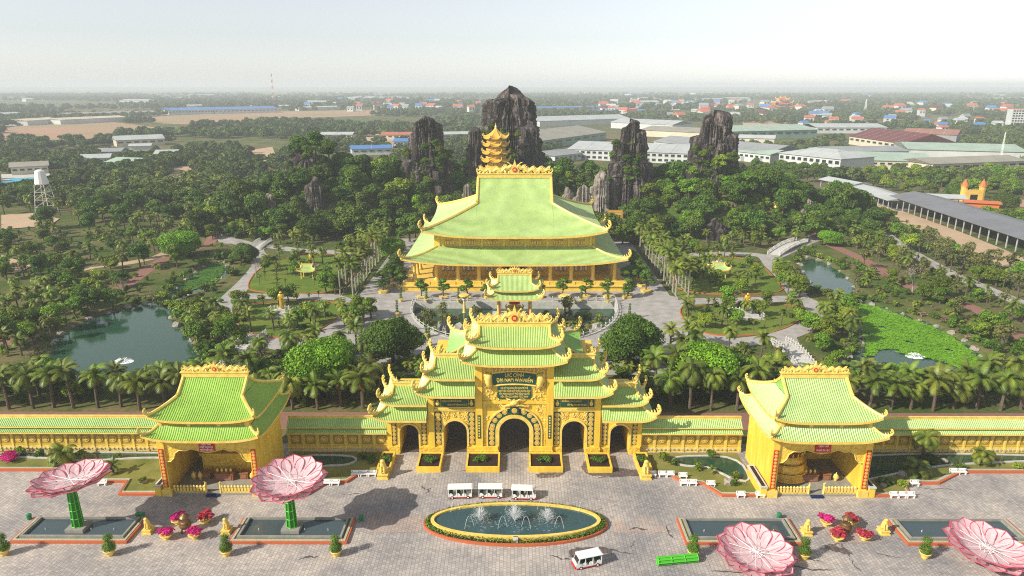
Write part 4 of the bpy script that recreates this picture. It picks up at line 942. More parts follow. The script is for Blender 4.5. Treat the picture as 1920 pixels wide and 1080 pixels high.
def pavilion(s, label):
    p = empty('side_pavilion', (s * 49.7, 100.1, 0), 0, label, 'pavilion')
    # local frame: x across, y into depth
    wall_box(p, 'floor_slab', -7.9, 7.9, .1, 12.2, .05, .35, 'grey_stone')
    for k in (-1, 1):
        wall_box(p, 'side_wall', *sorted((k * 7.9, k * 7.2)), .9, 12, .36, 10.9, 'gold')
        c = wall_box(p, 'corner_pillar', *sorted((k * 8.0, k * 6.9)), -.1, .89, 1.2, 10.9, 'gold'); wall_box(c, 'pillar_foot', *sorted((k * 8.25, k * 6.6)), -.4, .88, .02, 1.2, 'gold_light')
        st = wall_box(c, 'couplet_board', *sorted((k * 7.85, k * 7.1)), -.2, -.11, 1.6, 8.6, 'red')
        for j in range(11): place('roundel', ROUNDEL, st, (k * 7.47, -.21, 2.0 + j * .62), (0, 0, 0), .52)
    wall_box(p, 'back_wall', -7.2, 7.2, 11.4, 12, .36, 10.9, 'gold_carved'); wall_box(p, 'ceiling', -7.2, 7.2, .9, 11.4, 10.3, 10.9, 'gold')
    # cusped hanging screen
    pts = [(-6.9, 10.9), (-6.9, 6.2)]
    for x, z in ((-6.2, 5.5), (-5.6, 6.1), (-5.3, 7.0), (-4.6, 7.5), (-3.5, 7.45), (-2.6, 7.8), (-1.3, 7.4), (0, 7.15), (1.3, 7.4), (2.6, 7.8), (3.5, 7.45), (4.6, 7.5), (5.3, 7.0), (5.6, 6.1), (6.2, 5.5)): pts.append((x, z + .75))
    pts += [(6.9, 6.2), (6.9, 10.9)]
    mb = MB(); mb.slabxz(pts[::-1], .15, .45); sc = mb.build('hanging_screen', 'gold_carved', p)
    mb = MB(); mb.tube([(x, .1, z) for x, z in pts[1:-1]], .11, 5); mb.build('screen_edge', 'gold_light', sc)
    b = wall_box(p, 'name_sign', -1.25, 1.25, -.1, .1, 8.2, 9.75, 'red')
    lines = ('ĐIỆN THỜ', 'PHẬT THÍCH CA', 'NHẬP NIẾT BÀN') if s < 0 else ('ĐIỆN THỜ', 'PHẬT DI LẶC')
    for k, tx in enumerate(lines): letters(b, tx, .4, 0, -.13, 9.45 - (.48 if s < 0 else .72) * k - (.0 if s < 0 else .12), 'white', width=2.1 if k else 1.6)
    # front fence of golden pickets with an opening
    fe = wall_box(p, 'front_fence', -6.5, -1.25, .2, .4, .36, .62, 'gold_light'); wall_box(p, 'front_fence', 1.25, 6.5, .2, .4, .36, .62, 'gold_light')
    for k in range(10):
        for q in (-1, 1): place('picket', PICKET, fe, (q * (1.5 + k * .54), .3, .4), (0, 0, 0), (1.15, 1, .98))
    for q in (-1, 1):
        mb = MB(); mb.tube([(q * 1.25, .3, .4), (q * 1.25, .3, 1.7), (q * 1.15, .3, 2.2), (q * 1.35, .2, 2.5)], [.22, .2, .16, .05], 6); mb.build('gate_post', 'gold_light', fe)
    wall_box(p, 'entrance_step', -1.0, 1.0, -.6, .9, .04, .3, 'blue_mat')
    # sloping ramp walls either side
    for k in (-1, 1):
        mb = MB(); mb.box(*sorted((k * 8.35, k * 9.35)), -.35, 6.5, .04, 1.75); mb.cur = 1; mb.box(*sorted((k * 8.25, k * 9.45)), -.45, 6.6, 1.75, 2.0); mb.cur = 2; mb.box(*sorted((k * 8.55, k * 9.15)), .0, 6.2, 2.0, 2.03)
        mb.build('flank_wall', ['gold', 'stone_white', 'soil'], p)
    roof(p, (-9.3, 9.3), (-1.9, 14.2), 11.0, (-7.4, 7.4), (0.0, 12.3), 12.7, 1.0, .9, rib=.36, horn=.55, mats=('tile', 'tile_lime') if s < 0 else ('tile', 'tile_crest'), ridge=False)
    wall_box(p, 'frieze', -7.3, 7.3, .1, 12.2, 12.2, 13.9, 'gold')
    for x in (-7.0, -2.4, 2.4, 7.0): wall_box(p, 'frieze_pilaster', x - .3, x + .3, -.1, .09, 12.6, 13.8, 'gold_light')
    for x in (-4.7, 0, 4.7): wall_box(p, 'frieze_panel', x - 1.7, x + 1.7, 0.0, .095, 12.9, 13.5, 'wall_panel')
    roof(p, (-8.5, 8.5), (-.8, 13.3), 13.8, (-5.3, 5.3), (6.25, 6.25), 18.6, .58, .9, rib=.36, horn=.55, mats=('tile', 'tile_lime') if s < 0 else ('tile', 'tile_crest'), dragons=1.9, beam=.28)
    return p
pavilion(-1, 'golden pavilion with green roof on the left, open front facing the plaza')
pavilion(1, 'golden pavilion with green roof on the right holding a big seated statue')
# furniture inside the pavilions
def table(x, y, w_, d, h, label, z=.36):
    t = empty('altar_table', (x, y, z), 0, label, 'table'); wall_box(t, 'table_top', -w_ / 2, w_ / 2, -d / 2, d / 2, h - .12, h, 'wood_brown'); wall_box(t, 'table_body', -w_ / 2 + .1, w_ / 2 - .1, -d / 2 + .1, d / 2 - .1, 0, h - .12, 'wood_brown'); wall_box(t, 'carved_front', -w_ / 2 + .35, w_ / 2 - .35, -d / 2 + .04, -d / 2 + .1, .2, h - .3, 'rust')
URNM = MB(); URNM.lathe([(.3, 0), (.22, .2), (.42, .5), (.46, .8), (.34, 1.0), (.38, 1.1), (.1, 1.3), (.05, 1.6)], n=10); URNM = URNM.mesh('brass_urn', 'gold_light', True)
for s, side in ((-1, 'left'), (1, 'right')):
    cx = s * 49.7
    table(cx + .3, 104.6, 3.2, 1.5, 1.35, f'large brown altar table in the middle of the {side} golden pavilion')
    for q, w_ in ((-1, 'left'), (1, 'right')): table(cx + .3 + q * 3.2, 104.9, 1.5, 1.2, 1.2, f'small brown side table {w_} of the altar in the {side} golden pavilion')
    for j, x in enumerate((-5.0, -3.9, 5.0)):
        o = place('brass_urn', URNM, None, (cx + x, 104.4, .36)); tag(o, f'{("leftmost", "second from left", "right-hand")[j]} brass urn on the floor of the {side} golden pavilion', 'urn', 'brass urns in the pavilions')
    for j in range(4):
        o = place('offering_vase', URNM, None, (cx - .9 + j * .75, 104.5, 1.72), (0, 0, 0), .5); tag(o, f'{("first", "second", "third", "fourth")[j]} small vase from the left on the {side} pavilion altar', 'vase', 'vases on the altars')
# reclining bed with carved headboard (left) and tiered pedestal with seated statue (right)
bd = empty('reclining_platform', (-49.0, 108.2, .36), 0, 'long carved golden platform at the back of the left pavilion', 'platform')
wall_box(bd, 'platform_body', -5.2, 6.2, -1.2, 2.8, 0, 3.2, 'gold_carved'); wall_box(bd, 'platform_ledge', -5.5, 6.4, -1.5, 2.9, 3.2, 3.6, 'gold'); wall_box(bd, 'platform_back', -5.2, 6.2, 1.6, 2.9, 3.6, 5.0, 'gold_carved')
rc = skin_mesh('figure', [(0, 0, 0), (1.0, 0, .1), (2.0, 0, .2), (2.6, 0, .35), (3.1, -.1, .55), (-1.2, 0, -.05), (-2.4, 0, -.1), (-3.4, 0, -.1), (2.3, -.4, 0), (2.9, -.55, .1)], [(0, 1), (1, 2), (2, 3), (3, 4), (0, 5), (5, 6), (6, 7), (2, 8), (8, 9)], [.6, .62, .6, .28, .36, .55, .4, .28, .25, .18], 'gold_shine', 1)
tag(place('reclining_statue', rc, None, (-49.0, 108.2, 4.5)), 'golden statue lying on its side on the long carved platform', 'statue')
pd = empty('statue_pedestal', (46.9, 107.2, .36), 0, 'round tiered golden pedestal inside the right pavilion', 'pedestal')
for r0, r1, z0, z1 in ((4.0, 3.75, 0, 1.5), (3.6, 3.35, 1.5, 3.0), (3.15, 2.8, 3.0, 4.3)):
    mb = MB(); mb.lathe([(r0, z0 + .02), (r0 + .12, z0 + .15), (r0, z0 + .3), (r1, z1 - .3), (r1 + .15, z1 - .15), (r1 + .05, z1)], n=28); mb.build('pedestal_tier', 'gold_shine', pd, smooth=False)
pt = MB(); pt.lathe([(.02, 0), (.3, .15), (.36, .4), (.2, .75), (.02, .95)], n=8, sy=.35); PTM = pt.mesh('lotus_petal', 'gold_shine', True)
for k in range(20):
    a = 2 * math.pi * k / 20; place('lotus_petal', PTM, pd, (2.75 * math.cos(a), 2.75 * math.sin(a), 4.25), (0, .35, a), (.35 * 2.2, 1.6, 1.0))
o = place('seated_statue', SEAT_GOLD, None, (46.9, 107.2, 4.55), (0, 0, 0), (3.1, 2.8, 2.9)); tag(o, 'big golden seated statue on the round tiered pedestal', 'statue')
wall_box(pd, 'rear_screen', 4.2, 6.6, 2.6, 3.6, 2.2, 6.8, 'wood_brown')

# ---------------------------------------------------------------- boundary walls
MED8 = MB(); n = 10; MED8.slabxz([(.52 * math.cos(2 * math.pi * k / n), .52 * math.sin(2 * math.pi * k / n)) for k in range(n)], -.08, 0); MED8.cur = 1
MED8.slabxz([(.4 * math.cos(2 * math.pi * k / n), .4 * math.sin(2 * math.pi * k / n)) for k in range(n)], -.1, -.081); MED8.cur = 0
for a in (0.3, 1.35, 2.4): MED8.slabxz([(.32 * math.cos(a + d) * q, .32 * math.sin(a + d) * q) for d, q in ((-.25, 1), (.25, 1), (math.pi - .25, 1), (math.pi + .25, 1))], -.13, -.101)
MED8 = MED8.mesh('medallion', ['gold_light', 'bronze'])
PNL = MB(); PNL.box(-1.08, 1.08, -.05, .02, 1.3, 3.75); PNL.cur = 1
for x0, x1, z0, z1 in ((-1.08, 1.08, 3.6, 3.75), (-1.08, 1.08, 1.3, 1.45), (-1.08, -.95, 1.45, 3.6), (.95, 1.08, 1.45, 3.6)): PNL.box(x0, x1, -.11, -.051, z0, z1)
PNL = PNL.mesh('wall_panel', ['wall_panel', 'gold'])
PST = MB(); PST.box(-.17, .17, -.2, .05, 0.9, 4.1); PST.box(-.24, .24, -.26, .05, 0, .9); PST = PST.mesh('post', 'gold_light')
def boundary(xa, xb, label):
    xa, xb = sorted((xa, xb)); wl = empty('boundary_wall', (0, 114.6, 0), 0, label, 'wall', 'boundary walls')
    wall_box(wl, 'wall_body', xa, xb, .03, 1.3, 0, 5.4, 'gold'); wall_box(wl, 'base_course', xa, xb, -.12, .02, 0.02, 1.1, 'gold_light')
    n_ = round((xb - xa) / 2.5); st = (xb - xa) / n_
    for k in range(n_):
        p = place('wall_panel', PNL, wl, (xa + st * (k + .5), 0, 0), (0, 0, 0), (st / 2.5, 1, 1)); place('medallion', MED8, p, (0, -.06, 2.52), (0, 0, 0), 1.25)
        place('post', PST, wl, (xa + st * k, 0, 0))
    place('post', PST, wl, (xb, 0, 0))
    mb = MB()
    for k in range(int((xb - xa) / .8)):
        x = xa + .4 + k * .8; mb.box(x - .2, x + .2, -.35, -.13, .55, .75)
    tag(mb.build('stone_course', 'stone_white', wl), kind='stuff')
    roof(wl, (xa, xb), (-1.25, 2.55), 4.3, (xa, xb), (-.1, 1.4), 5.05, 1.0, 0, 'flat', 'flat', rib=.34, horn=0, mats=('tile', 'tile_crest'), ridge=False, soff=.15, conc=0)
    wall_box(wl, 'band', xa, xb, -.1, 1.4, 5.0, 5.35, 'gold_light')
    roof(wl, (xa, xb), (-.85, 2.15), 5.3, (xa, xb), (.65, .65), 6.5, 1.0, 0, 'flat', 'flat', rib=.34, horn=0, mats=('tile', 'tile_crest'), beam=.14, soff=.15, conc=0)
boundary(-23.2, -41.5, 'yellow panelled wall with green coping between the gate and the left pavilion')
boundary(-57.8, -105, 'yellow panelled wall with green coping running left from the left pavilion')
boundary(23.2, 41.5, 'yellow panelled wall with green coping between the gate and the right pavilion')
boundary(57.8, 105, 'yellow panelled wall with green coping running right from the right pavilion')

# ---------------------------------------------------------------- leaf clumps used by shrubs and trees
def leaf_cloud(lobes, per, size, seed, jit=.55, up=.25, tri=False, shape=.6):
    """rhombic leaf tufts over the upper surface of ellipsoid lobes; returns V, F, tint"""
    r = np.random.RandomState(seed); Vs = []; T = []
    for (cx, cy, cz, rx, ry, rz) in lobes:
        n_ = max(4, int(per * (rx * ry + rx * rz + ry * rz) / 3))
        d = r.normal(size=(n_, 3)); d /= np.linalg.norm(d, axis=1)[:, None]; d[:, 2] = np.where(d[:, 2] < -.35, -d[:, 2], d[:, 2])
        rad = r.uniform(.78, 1.08, (n_, 1)); c = np.array([cx, cy, cz]) + d * rad * np.array([rx, ry, rz])
        nrm = d + r.normal(size=(n_, 3)) * jit + np.array([0, 0, up]); nrm /= np.linalg.norm(nrm, axis=1)[:, None]
        t = np.cross(nrm, r.normal(size=(n_, 3))); t /= np.linalg.norm(t, axis=1)[:, None]; b = np.cross(nrm, t)
        s_ = size * r.uniform(.6, 1.4, (n_, 1))
        Vs.append(np.stack([c - t * s_, c - b * s_ * shape, c + t * s_, c + b * s_ * shape], 1)); lt = r.uniform(.82, 1.18) * r.uniform(.72, 1.28, n_); T.append(np.repeat(lt, 4))
    V = np.concatenate(Vs).reshape(-1, 3); Fc = np.arange(len(V)).reshape(-1, 4); return V, Fc, np.concatenate(T)
def crown_mesh(name, lobes, per, size, seed, m, core=True, **kw):
    V, Fc, T = leaf_cloud(lobes, per, size, seed, **kw)
    if core:  # solid lumps added inside to block light, tinted darker as inner shade
        bm = bmesh.new(); bmesh.ops.create_icosphere(bm, subdivisions=1, radius=1.0); cv = np.array([v.co for v in bm.verts]); bm.verts.index_update(); cf = np.array([[v.index for v in f.verts] for f in bm.faces]); bm.free()
        r = np.random.RandomState(seed + 5)
        for (cx, cy, cz, rx, ry, rz) in lobes:
            v = cv * np.array([rx, ry, rz]) * .80 * (1 + r.uniform(-.12, .12, (len(cv), 1))) + np.array([cx, cy, cz]); q = np.concatenate([cf, cf[:, 2:3]], 1)
            # triangles as degenerate-free quads: split each into a quad by repeating is invalid, so append as two-vertex fans
            b = len(V); V = np.concatenate([V, v, v[cf].mean(1)]); mid = b + len(v) + np.arange(len(cf))
            q = np.stack([b + cf[:, 0], b + cf[:, 1], b + cf[:, 2], mid], 1); q2 = q
            Fc = np.concatenate([Fc, q2]); T = np.concatenate([T, np.full(len(v) + len(cf), .8)])
    return np_mesh(name, V, Fc, m, attr=T)
def lobe_crown(r, w_, h, z0, n_, sh=.55):
    L = []
    for k in range(n_):
        a = r.uniform(0, 2 * math.pi); q = math.sqrt(r.random()) * w_ * .68; t = r.random()
        zz_ = z0 + h * (.18 + .64 * t) ; q *= (1 - .55 * abs(t - .35)); s_ = w_ * r.uniform(.30, .46)
        L.append((q * math.cos(a), q * math.sin(a), zz_, s_ * r.uniform(.9, 1.15), s_ * r.uniform(.9, 1.15), s_ * sh * 1.25))
    return L

# ---------------------------------------------------------------- fountain, lotus pools, plaza furniture
fo = empty('oval_fountain', (.2, 92.4, 0), 0, 'large oval fountain basin with yellow rim and clipped hedge in the plaza', 'fountain')
def ering(a0, b0, a1, b1, z0, z1, n=72):
    V = []; Fq = []
    for k in range(n):
        t = 2 * math.pi * k / n; c, s_ = math.cos(t), math.sin(t)
        V += [(a0 * c, b0 * s_, z0), (a0 * c, b0 * s_, z1), (a1 * c, b1 * s_, z1), (a1 * c, b1 * s_, z0)]
    for k in range(n):
        j = (k + 1) % n
        for q in range(4): Fq.append((4 * k + (q + 1) % 4, 4 * k + q, 4 * j + q, 4 * j + (q + 1) % 4))
    mb = MB(); mb.add(V, Fq); return mb
ering(14.2, 5.5, 13.9, 5.2, .04, .45).build('outer_kerb', 'orange_kerb', fo); ering(13.88, 5.18, 13.1, 4.5, .04, .36).build('hedge_bed', 'soil', fo)
V_, F_, T_ = leaf_cloud([(13.5 * math.cos(t), 4.84 * math.sin(t), .55, .5, .5, .35) for t in np.linspace(0, 2 * math.pi, 110, endpoint=False)], 130, .13, 4)
tag(place('hedge', np_mesh('hedge', V_, F_, 'topiary', attr=T_), fo), kind='stuff')
ering(13.08, 4.48, 12.55, 4.0, .04, 1.0).build('basin_rim', 'gold_light', fo)
mb = MB(); mb.poly([(12.6 * math.cos(t), 4.05 * math.sin(t)) for t in np.linspace(0, 2 * math.pi, 72, endpoint=False)], .72); mb.build('water', 'pool_water', fo)
wall_box(fo, 'pump_box', -.35, .35, -5.0, -4.3, .1, 1.0, 'stone_white')
def spray(x, y, h, wd, label, seed, arcs=130):
    r = random.Random(seed); mb = MB()
    for k in range(arcs):
        a = r.uniform(0, 6.283); q = wd * r.uniform(.1, 1); hh = h * r.uniform(.55, 1) * (1 - .35 * q / wd); pts = []
        for i in range(8):
            t = i / 7 * r.uniform(.55, 1.0); pts.append((x + q * t * math.cos(a), y + q * t * math.sin(a), .75 + hh * 4 * (t * .62) * (1 - t * .62)))
        mb.tube(pts, [.03, .026, .024, .022, .02, .02, .018, .015], 3)
    for k in range(260):
        a = r.uniform(0, 6.283); q = wd * r.random() ** .7; z = .9 + h * r.random() * (1 - .6 * q / wd); mb.blob((x + q * math.cos(a), y + q * math.sin(a), z), .035, k, 1, 0)
    for k in range(60):
        a = r.uniform(0, 6.283); q = wd * 1.6 * math.sqrt(r.random()); mb.add([(x + q * math.cos(a) + dx * r.uniform(.05, .26), y + q * math.sin(a) + dy * r.uniform(.04, .12), .728) for dx, dy in ((-1, 0), (0, -1), (1, 0), (0, 1))], [(0, 1, 2, 3)])
    tag(mb.build('water_spray', 'spray'), label, 'water jet', kind='stuff')
spray(-5.2, 92.2, 2.6, 1.6, 'left white spray rising from the oval fountain', 1); spray(.1, 92.2, 3.2, 1.9, 'tall middle spray rising from the oval fountain', 2); spray(5.1, 92.2, 2.6, 1.6, 'right white spray rising from the oval fountain', 3)
r = random.Random(5); mb = MB()
for k in range(9):
    x = -10 + k * 2.5; y = 92.4 + (-1) ** k * 2.2; d = r.choice((-1, 1)); mb.tube([(x + d * 1.4 * t, y + .6 * t, .74 + 2.6 * 4 * t * (1 - t) * .8) for t in [i / 8 for i in range(9)]], .035, 3)
tag(mb.build('water_arc', 'spray'), 'thin arcing jets around the edge of the oval fountain', 'water jet', kind='stuff')

def lotus_flower(seed=0):
    """open lotus, radius about 5.3, cup opening upwards; centre at origin"""
    def petal(r0, r1, hw, zt, nm):
        NT, NS = 9, 6; V = []; Fq = []
        for i in range(NT + 1):
            t = i / NT; w_ = hw * ((.62 + .38 * math.sin(math.pi / 2 * min(1, t / .6))) * (1 if t < .6 else max(0, 1 - ((t - .6) / .4) ** 1.7)) ** .75 if t < 1 else 0)
            for j in range(NS + 1):
                q = j / NS * 2 - 1; rr = r0 + (r1 - r0) * t; z = zt * t ** 1.7 + .28 * hw * (q * q) * (1 - t) * t * 3
                V.append((rr - .10 * q * q, w_ * q, z))
        for i in range(NT):
            for j in range(NS): a = i * (NS + 1) + j; Fq.append((a, a + NS + 1, a + NS + 2, a + 1))
        mb = MB(); mb.add(V, Fq); me = mb.mesh('petal', 'lotus_pink', True)
        rim = [V[i * (NS + 1)] for i in range(2, NT)] + [V[NT * (NS + 1) + NS // 2]] + [V[i * (NS + 1) + NS] for i in range(NT - 1, 1, -1)]
        rb = MB(); rb.tube(rim, .055, 4); rb.tube([V[i * (NS + 1) + NS // 2] for i in range(NT - 3, NT + 1)], [.05, .06, .1, .05], 4); return me, rb.mesh('petal_rim', 'lotus_rim')
    return petal(2.2, 5.15, 1.75, 1.5, 'a'), petal(2.2, 5.65, 1.75, .95, 'b')
LOT_A, LOT_B = lotus_flower()
def lotus(loc, tilt, az, label, stem=True, base=None, scale=1.0):
    root = empty('lotus_sculpture', base or loc, 0, label, 'sculpture', 'giant pink lotus sculptures')
    b = Vector(base or loc); rel = Vector(loc) - b
    mb = MB(); mb.lathe([(.05, -.35), (1.8, -.25), (2.9, .05), (2.9, .1), (1.8, -.12), (.05, -.2)], n=18); rc_ = mb.build('receptacle', 'lotus_pink', root, rel, smooth=True)
    rc_.rotation_mode = 'XYZ'; rc_.rotation_euler = (tilt * math.cos(az), tilt * math.sin(az), 0); rc_.scale = (scale,) * 3
    for k in range(11):
        a = 2 * math.pi * k / 11
        p = place('petal', LOT_A[0], rc_, (0, 0, 0), (0, 0, a)); place('petal_rim', LOT_A[1], p)
        p = place('petal', LOT_B[0], rc_, (0, 0, -.25), (0, 0, a + math.pi / 11)); place('petal_rim', LOT_B[1], p)
    for k in range(6):
        a = math.pi * k / 6 + .2; c, s_ = math.cos(a) * 3.7, math.sin(a) * 3.7
        mb = MB(); mb.tube([(-c, -s_, .95), (0, 0, .55), (c, s_, .95)], .038, 4); mb.build('spoke', 'white', rc_)
    for k in range(8):
        a = 2 * math.pi * k / 8; mb = MB(); mb.tube([(.7 * math.cos(a), .7 * math.sin(a), -.1), (.9 * math.cos(a), .9 * math.sin(a), .55)], .045, 4); mb.build('stamen', 'white', rc_)
    if stem:
        top = rel; mb = MB(); mb.lathe([(.74, .9), (.70, 2.5), (.52, top.z - .3)], n=8); st = mb.build('stem', 'stem_dark', root)
        mb = MB()
        for k in range(8):
            a = 2 * math.pi * k / 8; mb.tube([(.80 * math.cos(a), .80 * math.sin(a), .9), (.58 * math.cos(a), .58 * math.sin(a), top.z - .2)], .075, 4)
        for j in range(6):
            t = j / 5; rr = .81 - .22 * t; z = .95 + (top.z - 1.3) * t
            for k in range(8): a, b_ = 2 * math.pi * k / 8, 2 * math.pi * (k + 1) / 8; mb.tube([(rr * math.cos(a), rr * math.sin(a), z), (rr * math.cos(b_), rr * math.sin(b_), z)], .07, 4)
        mb.build('stem_frame', 'stem_green', st); wall_box(root, 'stone_base', -1.35, 1.35, -1.25, 1.25, .1, .9, 'grey_stone')
    return root
def lotus_pool(s, x0, x1, label):
    p = empty('lotus_pool', (0, 0, 0), 0, label, 'pool', 'rectangular pools under the lotus sculptures'); y0, y1 = 87.4, 93.6
    def ring(nm, a, b, z0, z1, m):                     # rectangular ring from inset a to inset b, narrower at the far side
        mb = MB(); X0, Y0, X1, Y1 = x0 + a, y0 + a, x1 - a, y1 - a * .45; U0, V0, U1, V1 = x0 + b, y0 + b, x1 - b, y1 - b * .45
        mb.box(X0, X1, Y0, V0, z0, z1); mb.box(X0, X1, V1, Y1, z0, z1); mb.box(X0, U0, V0, V1, z0, z1); mb.box(U1, X1, V0, V1, z0, z1); return mb.build(nm, m, p)
    ring('outer_kerb', 0, .28, .04, .42, 'orange_kerb'); ring('mosaic_border', .281, .6, .04, .5, 'mosaic'); ring('grass_strip', .601, .95, .04, .34, 'garden'); ring('stone_rim', .951, 1.25, .04, .7, 'grey_stone')
    wall_box(p, 'water', x0 + 1.26, x1 - 1.26, y0 + 1.26, y1 - .57, .04, .3, 'basin_water')
    for k in range(4): 
        mb = MB(); mb.lathe([(.06, 0), (.05, .25), (.02, .35)], ((x0 + (x1 - x0) * (.2 + .2 * k)), 90.4, .3), 6); mb.build('nozzle', 'white', p)
lotus_pool(-1, -74.6, -57.2, 'rectangular pool under the leftmost standing lotus'); lotus_pool(-1, -42.2, -24.7, 'rectangular pool under the standing lotus nearer the oval fountain')
lotus_pool(1, 25.2, 42.6, 'rectangular pool right of the oval fountain, without a standing stem'); lotus_pool(1, 57.8, 76.4, 'rectangular pool at the far right of the plaza')
lotus((-65.9, 90.6, 8.2), R(7), R(-130), 'giant pink lotus on a green stem, leftmost in the plaza', True, (-66.2, 90.7, 0))
lotus((-33.4, 90.6, 8.3), R(5), R(0), 'giant pink lotus on a green stem in front of the left pavilion', True, (-33.7, 90.7, 0))
lotus((34.3, 84.2, .9), R(5), R(10), 'giant pink lotus lying on the paving near the green stem on the ground', False)
lotus((67.6, 85.2, 1.0), R(8), R(50), 'giant pink lotus lying on the paving at the far right edge', False)
tagk = empty('fallen_pillar', (23.1, 83.5, .62), .14, 'bright green lattice stem lying on the paving', 'stem')
mb = MB()
for k in range(8):
    a = 2 * math.pi * k / 8; mb.tube([(-2.9, .55 * math.cos(a), .55 * math.sin(a)), (2.9, .55 * math.cos(a), .55 * math.sin(a))], .09, 4)
for j in range(4):
    x = -2.9 + 5.8 * j / 3
    for k in range(8): a, b_ = 2 * math.pi * k / 8, 2 * math.pi * (k + 1) / 8; mb.tube([(x, .55 * math.cos(a), .55 * math.sin(a)), (x, .55 * math.cos(b_), .55 * math.sin(b_))], .09, 4)
mb.build('stem_frame', 'stem_green', tagk); mb = MB(); mb.tube([(-2.85, 0, 0), (2.85, 0, 0)], .47, 8); mb.build('stem_skin', 'stem_green', tagk)

# planters before the gate
def planter(x0, x1, y0, y1, label, seed):
    c = ((x0 + x1) / 2, (y0 + y1) / 2, 0); p = empty('planter', c, 0, label, 'planter', 'yellow planters before the gate'); hx, hy = (x1 - x0) / 2, (y1 - y0) / 2
    mb = MB(); mb.box(-hx, hx, -hy, -hy + .3, .03, 1.1); mb.box(-hx, hx, hy - .3, hy, .03, 1.1); mb.box(-hx, -hx + .3, -hy + .3, hy - .3, .03, 1.1); mb.box(hx - .3, hx, -hy + .3, hy - .3, .03, 1.1); mb.build('planter_box', 'gold', p)
    wall_box(p, 'soil', -hx + .31, hx - .31, -hy + .31, hy - .31, .03, .9, 'soil')
    place('shrub', crown_mesh('shrub', [(r.uniform(-.9, .9) * min(1.3, hx * .5), r.uniform(-.6, .6), 1.25, .65, .65, .5) for r in [random.Random(seed + i) for i in range(7)]], 90, .16, seed, 'topiary'), p)
for s, sd in ((-1, 'left'), (1, 'right')):
    planter(*sorted((s * 2.6, s * 8.5)), 107.3, 112.4, f'yellow planter at the {sd} foot of the big central arch', 31 + s)
    planter(*sorted((s * 12.9, s * 17.1)), 107.2, 112.4, f'yellow planter between the two {sd} side arches of the gate', 41 + s)
    planter(*sorted((s * 21.6, s * 24.0)), 107.0, 112.6, f'narrow yellow planter at the {sd} outer end of the gate', 51 + s)
# guardian lions
lv = [(0, .25, .35), (0, .1, .75), (0, -.12, 1.15), (0, -.2, 1.5), (0, -.32, 1.78), (0, -.55, 1.72), (.26, .2, .3), (.3, -.15, .12), (-.26, .2, .3), (-.3, -.15, .12), (.2, -.3, .9), (.2, -.42, .4), (.2, -.5, .08), (-.2, -.3, .9), (-.2, -.42, .4), (-.2, -.5, .08), (0, .5, .5), (0, .55, .95)]
LION = skin_mesh('lion_body', lv, [(0, 1), (1, 2), (2, 3), (3, 4), (4, 5), (0, 6), (6, 7), (0, 8), (8, 9), (2, 10), (10, 11), (11, 12), (2, 13), (13, 14), (14, 15), (0, 16), (16, 17)], [.38, .36, .34, .34, .36, .2, .26, .16, .26, .16, .17, .13, .15, .17, .13, .15, .12, .09], 'gold_light', 1)
def lion(x, y, sc, rz, label, ped=.7):
    p = empty('lion_statue', (x, y, .03), rz, label, 'statue', 'golden guardian lions'); h = ped
    mb = MB(); mb.box(-.7 * sc, .7 * sc, -.8 * sc, .8 * sc, 0, h * .3); mb.box(-.58 * sc, .58 * sc, -.68 * sc, .68 * sc, h * .3, h * .8); mb.box(-.68 * sc, .68 * sc, -.78 * sc, .78 * sc, h * .8, h); mb.build('pedestal', 'gold_light', p)
    place('lion_body', LION, p, (0, 0, h), (0, 0, 0), sc)
lion(-22.6, 105.9, 1.35, 0, 'golden lion statue at the left end of the gate forecourt', .9); lion(22.6, 105.9, 1.35, 0, 'golden lion statue at the right end of the gate forecourt', .9)
lion(-55.4, 90.3, 1.0, 0, 'golden lion beside the leftmost lotus pool'); lion(-43.5, 90.3, 1.0, 0, 'golden lion left of the pool by the second standing lotus')
lion(44.1, 90.3, 1.0, 0, 'golden lion right of the pool beside the oval fountain'); lion(55.8, 90.5, 1.0, 0, 'golden lion left of the far right lotus pool')
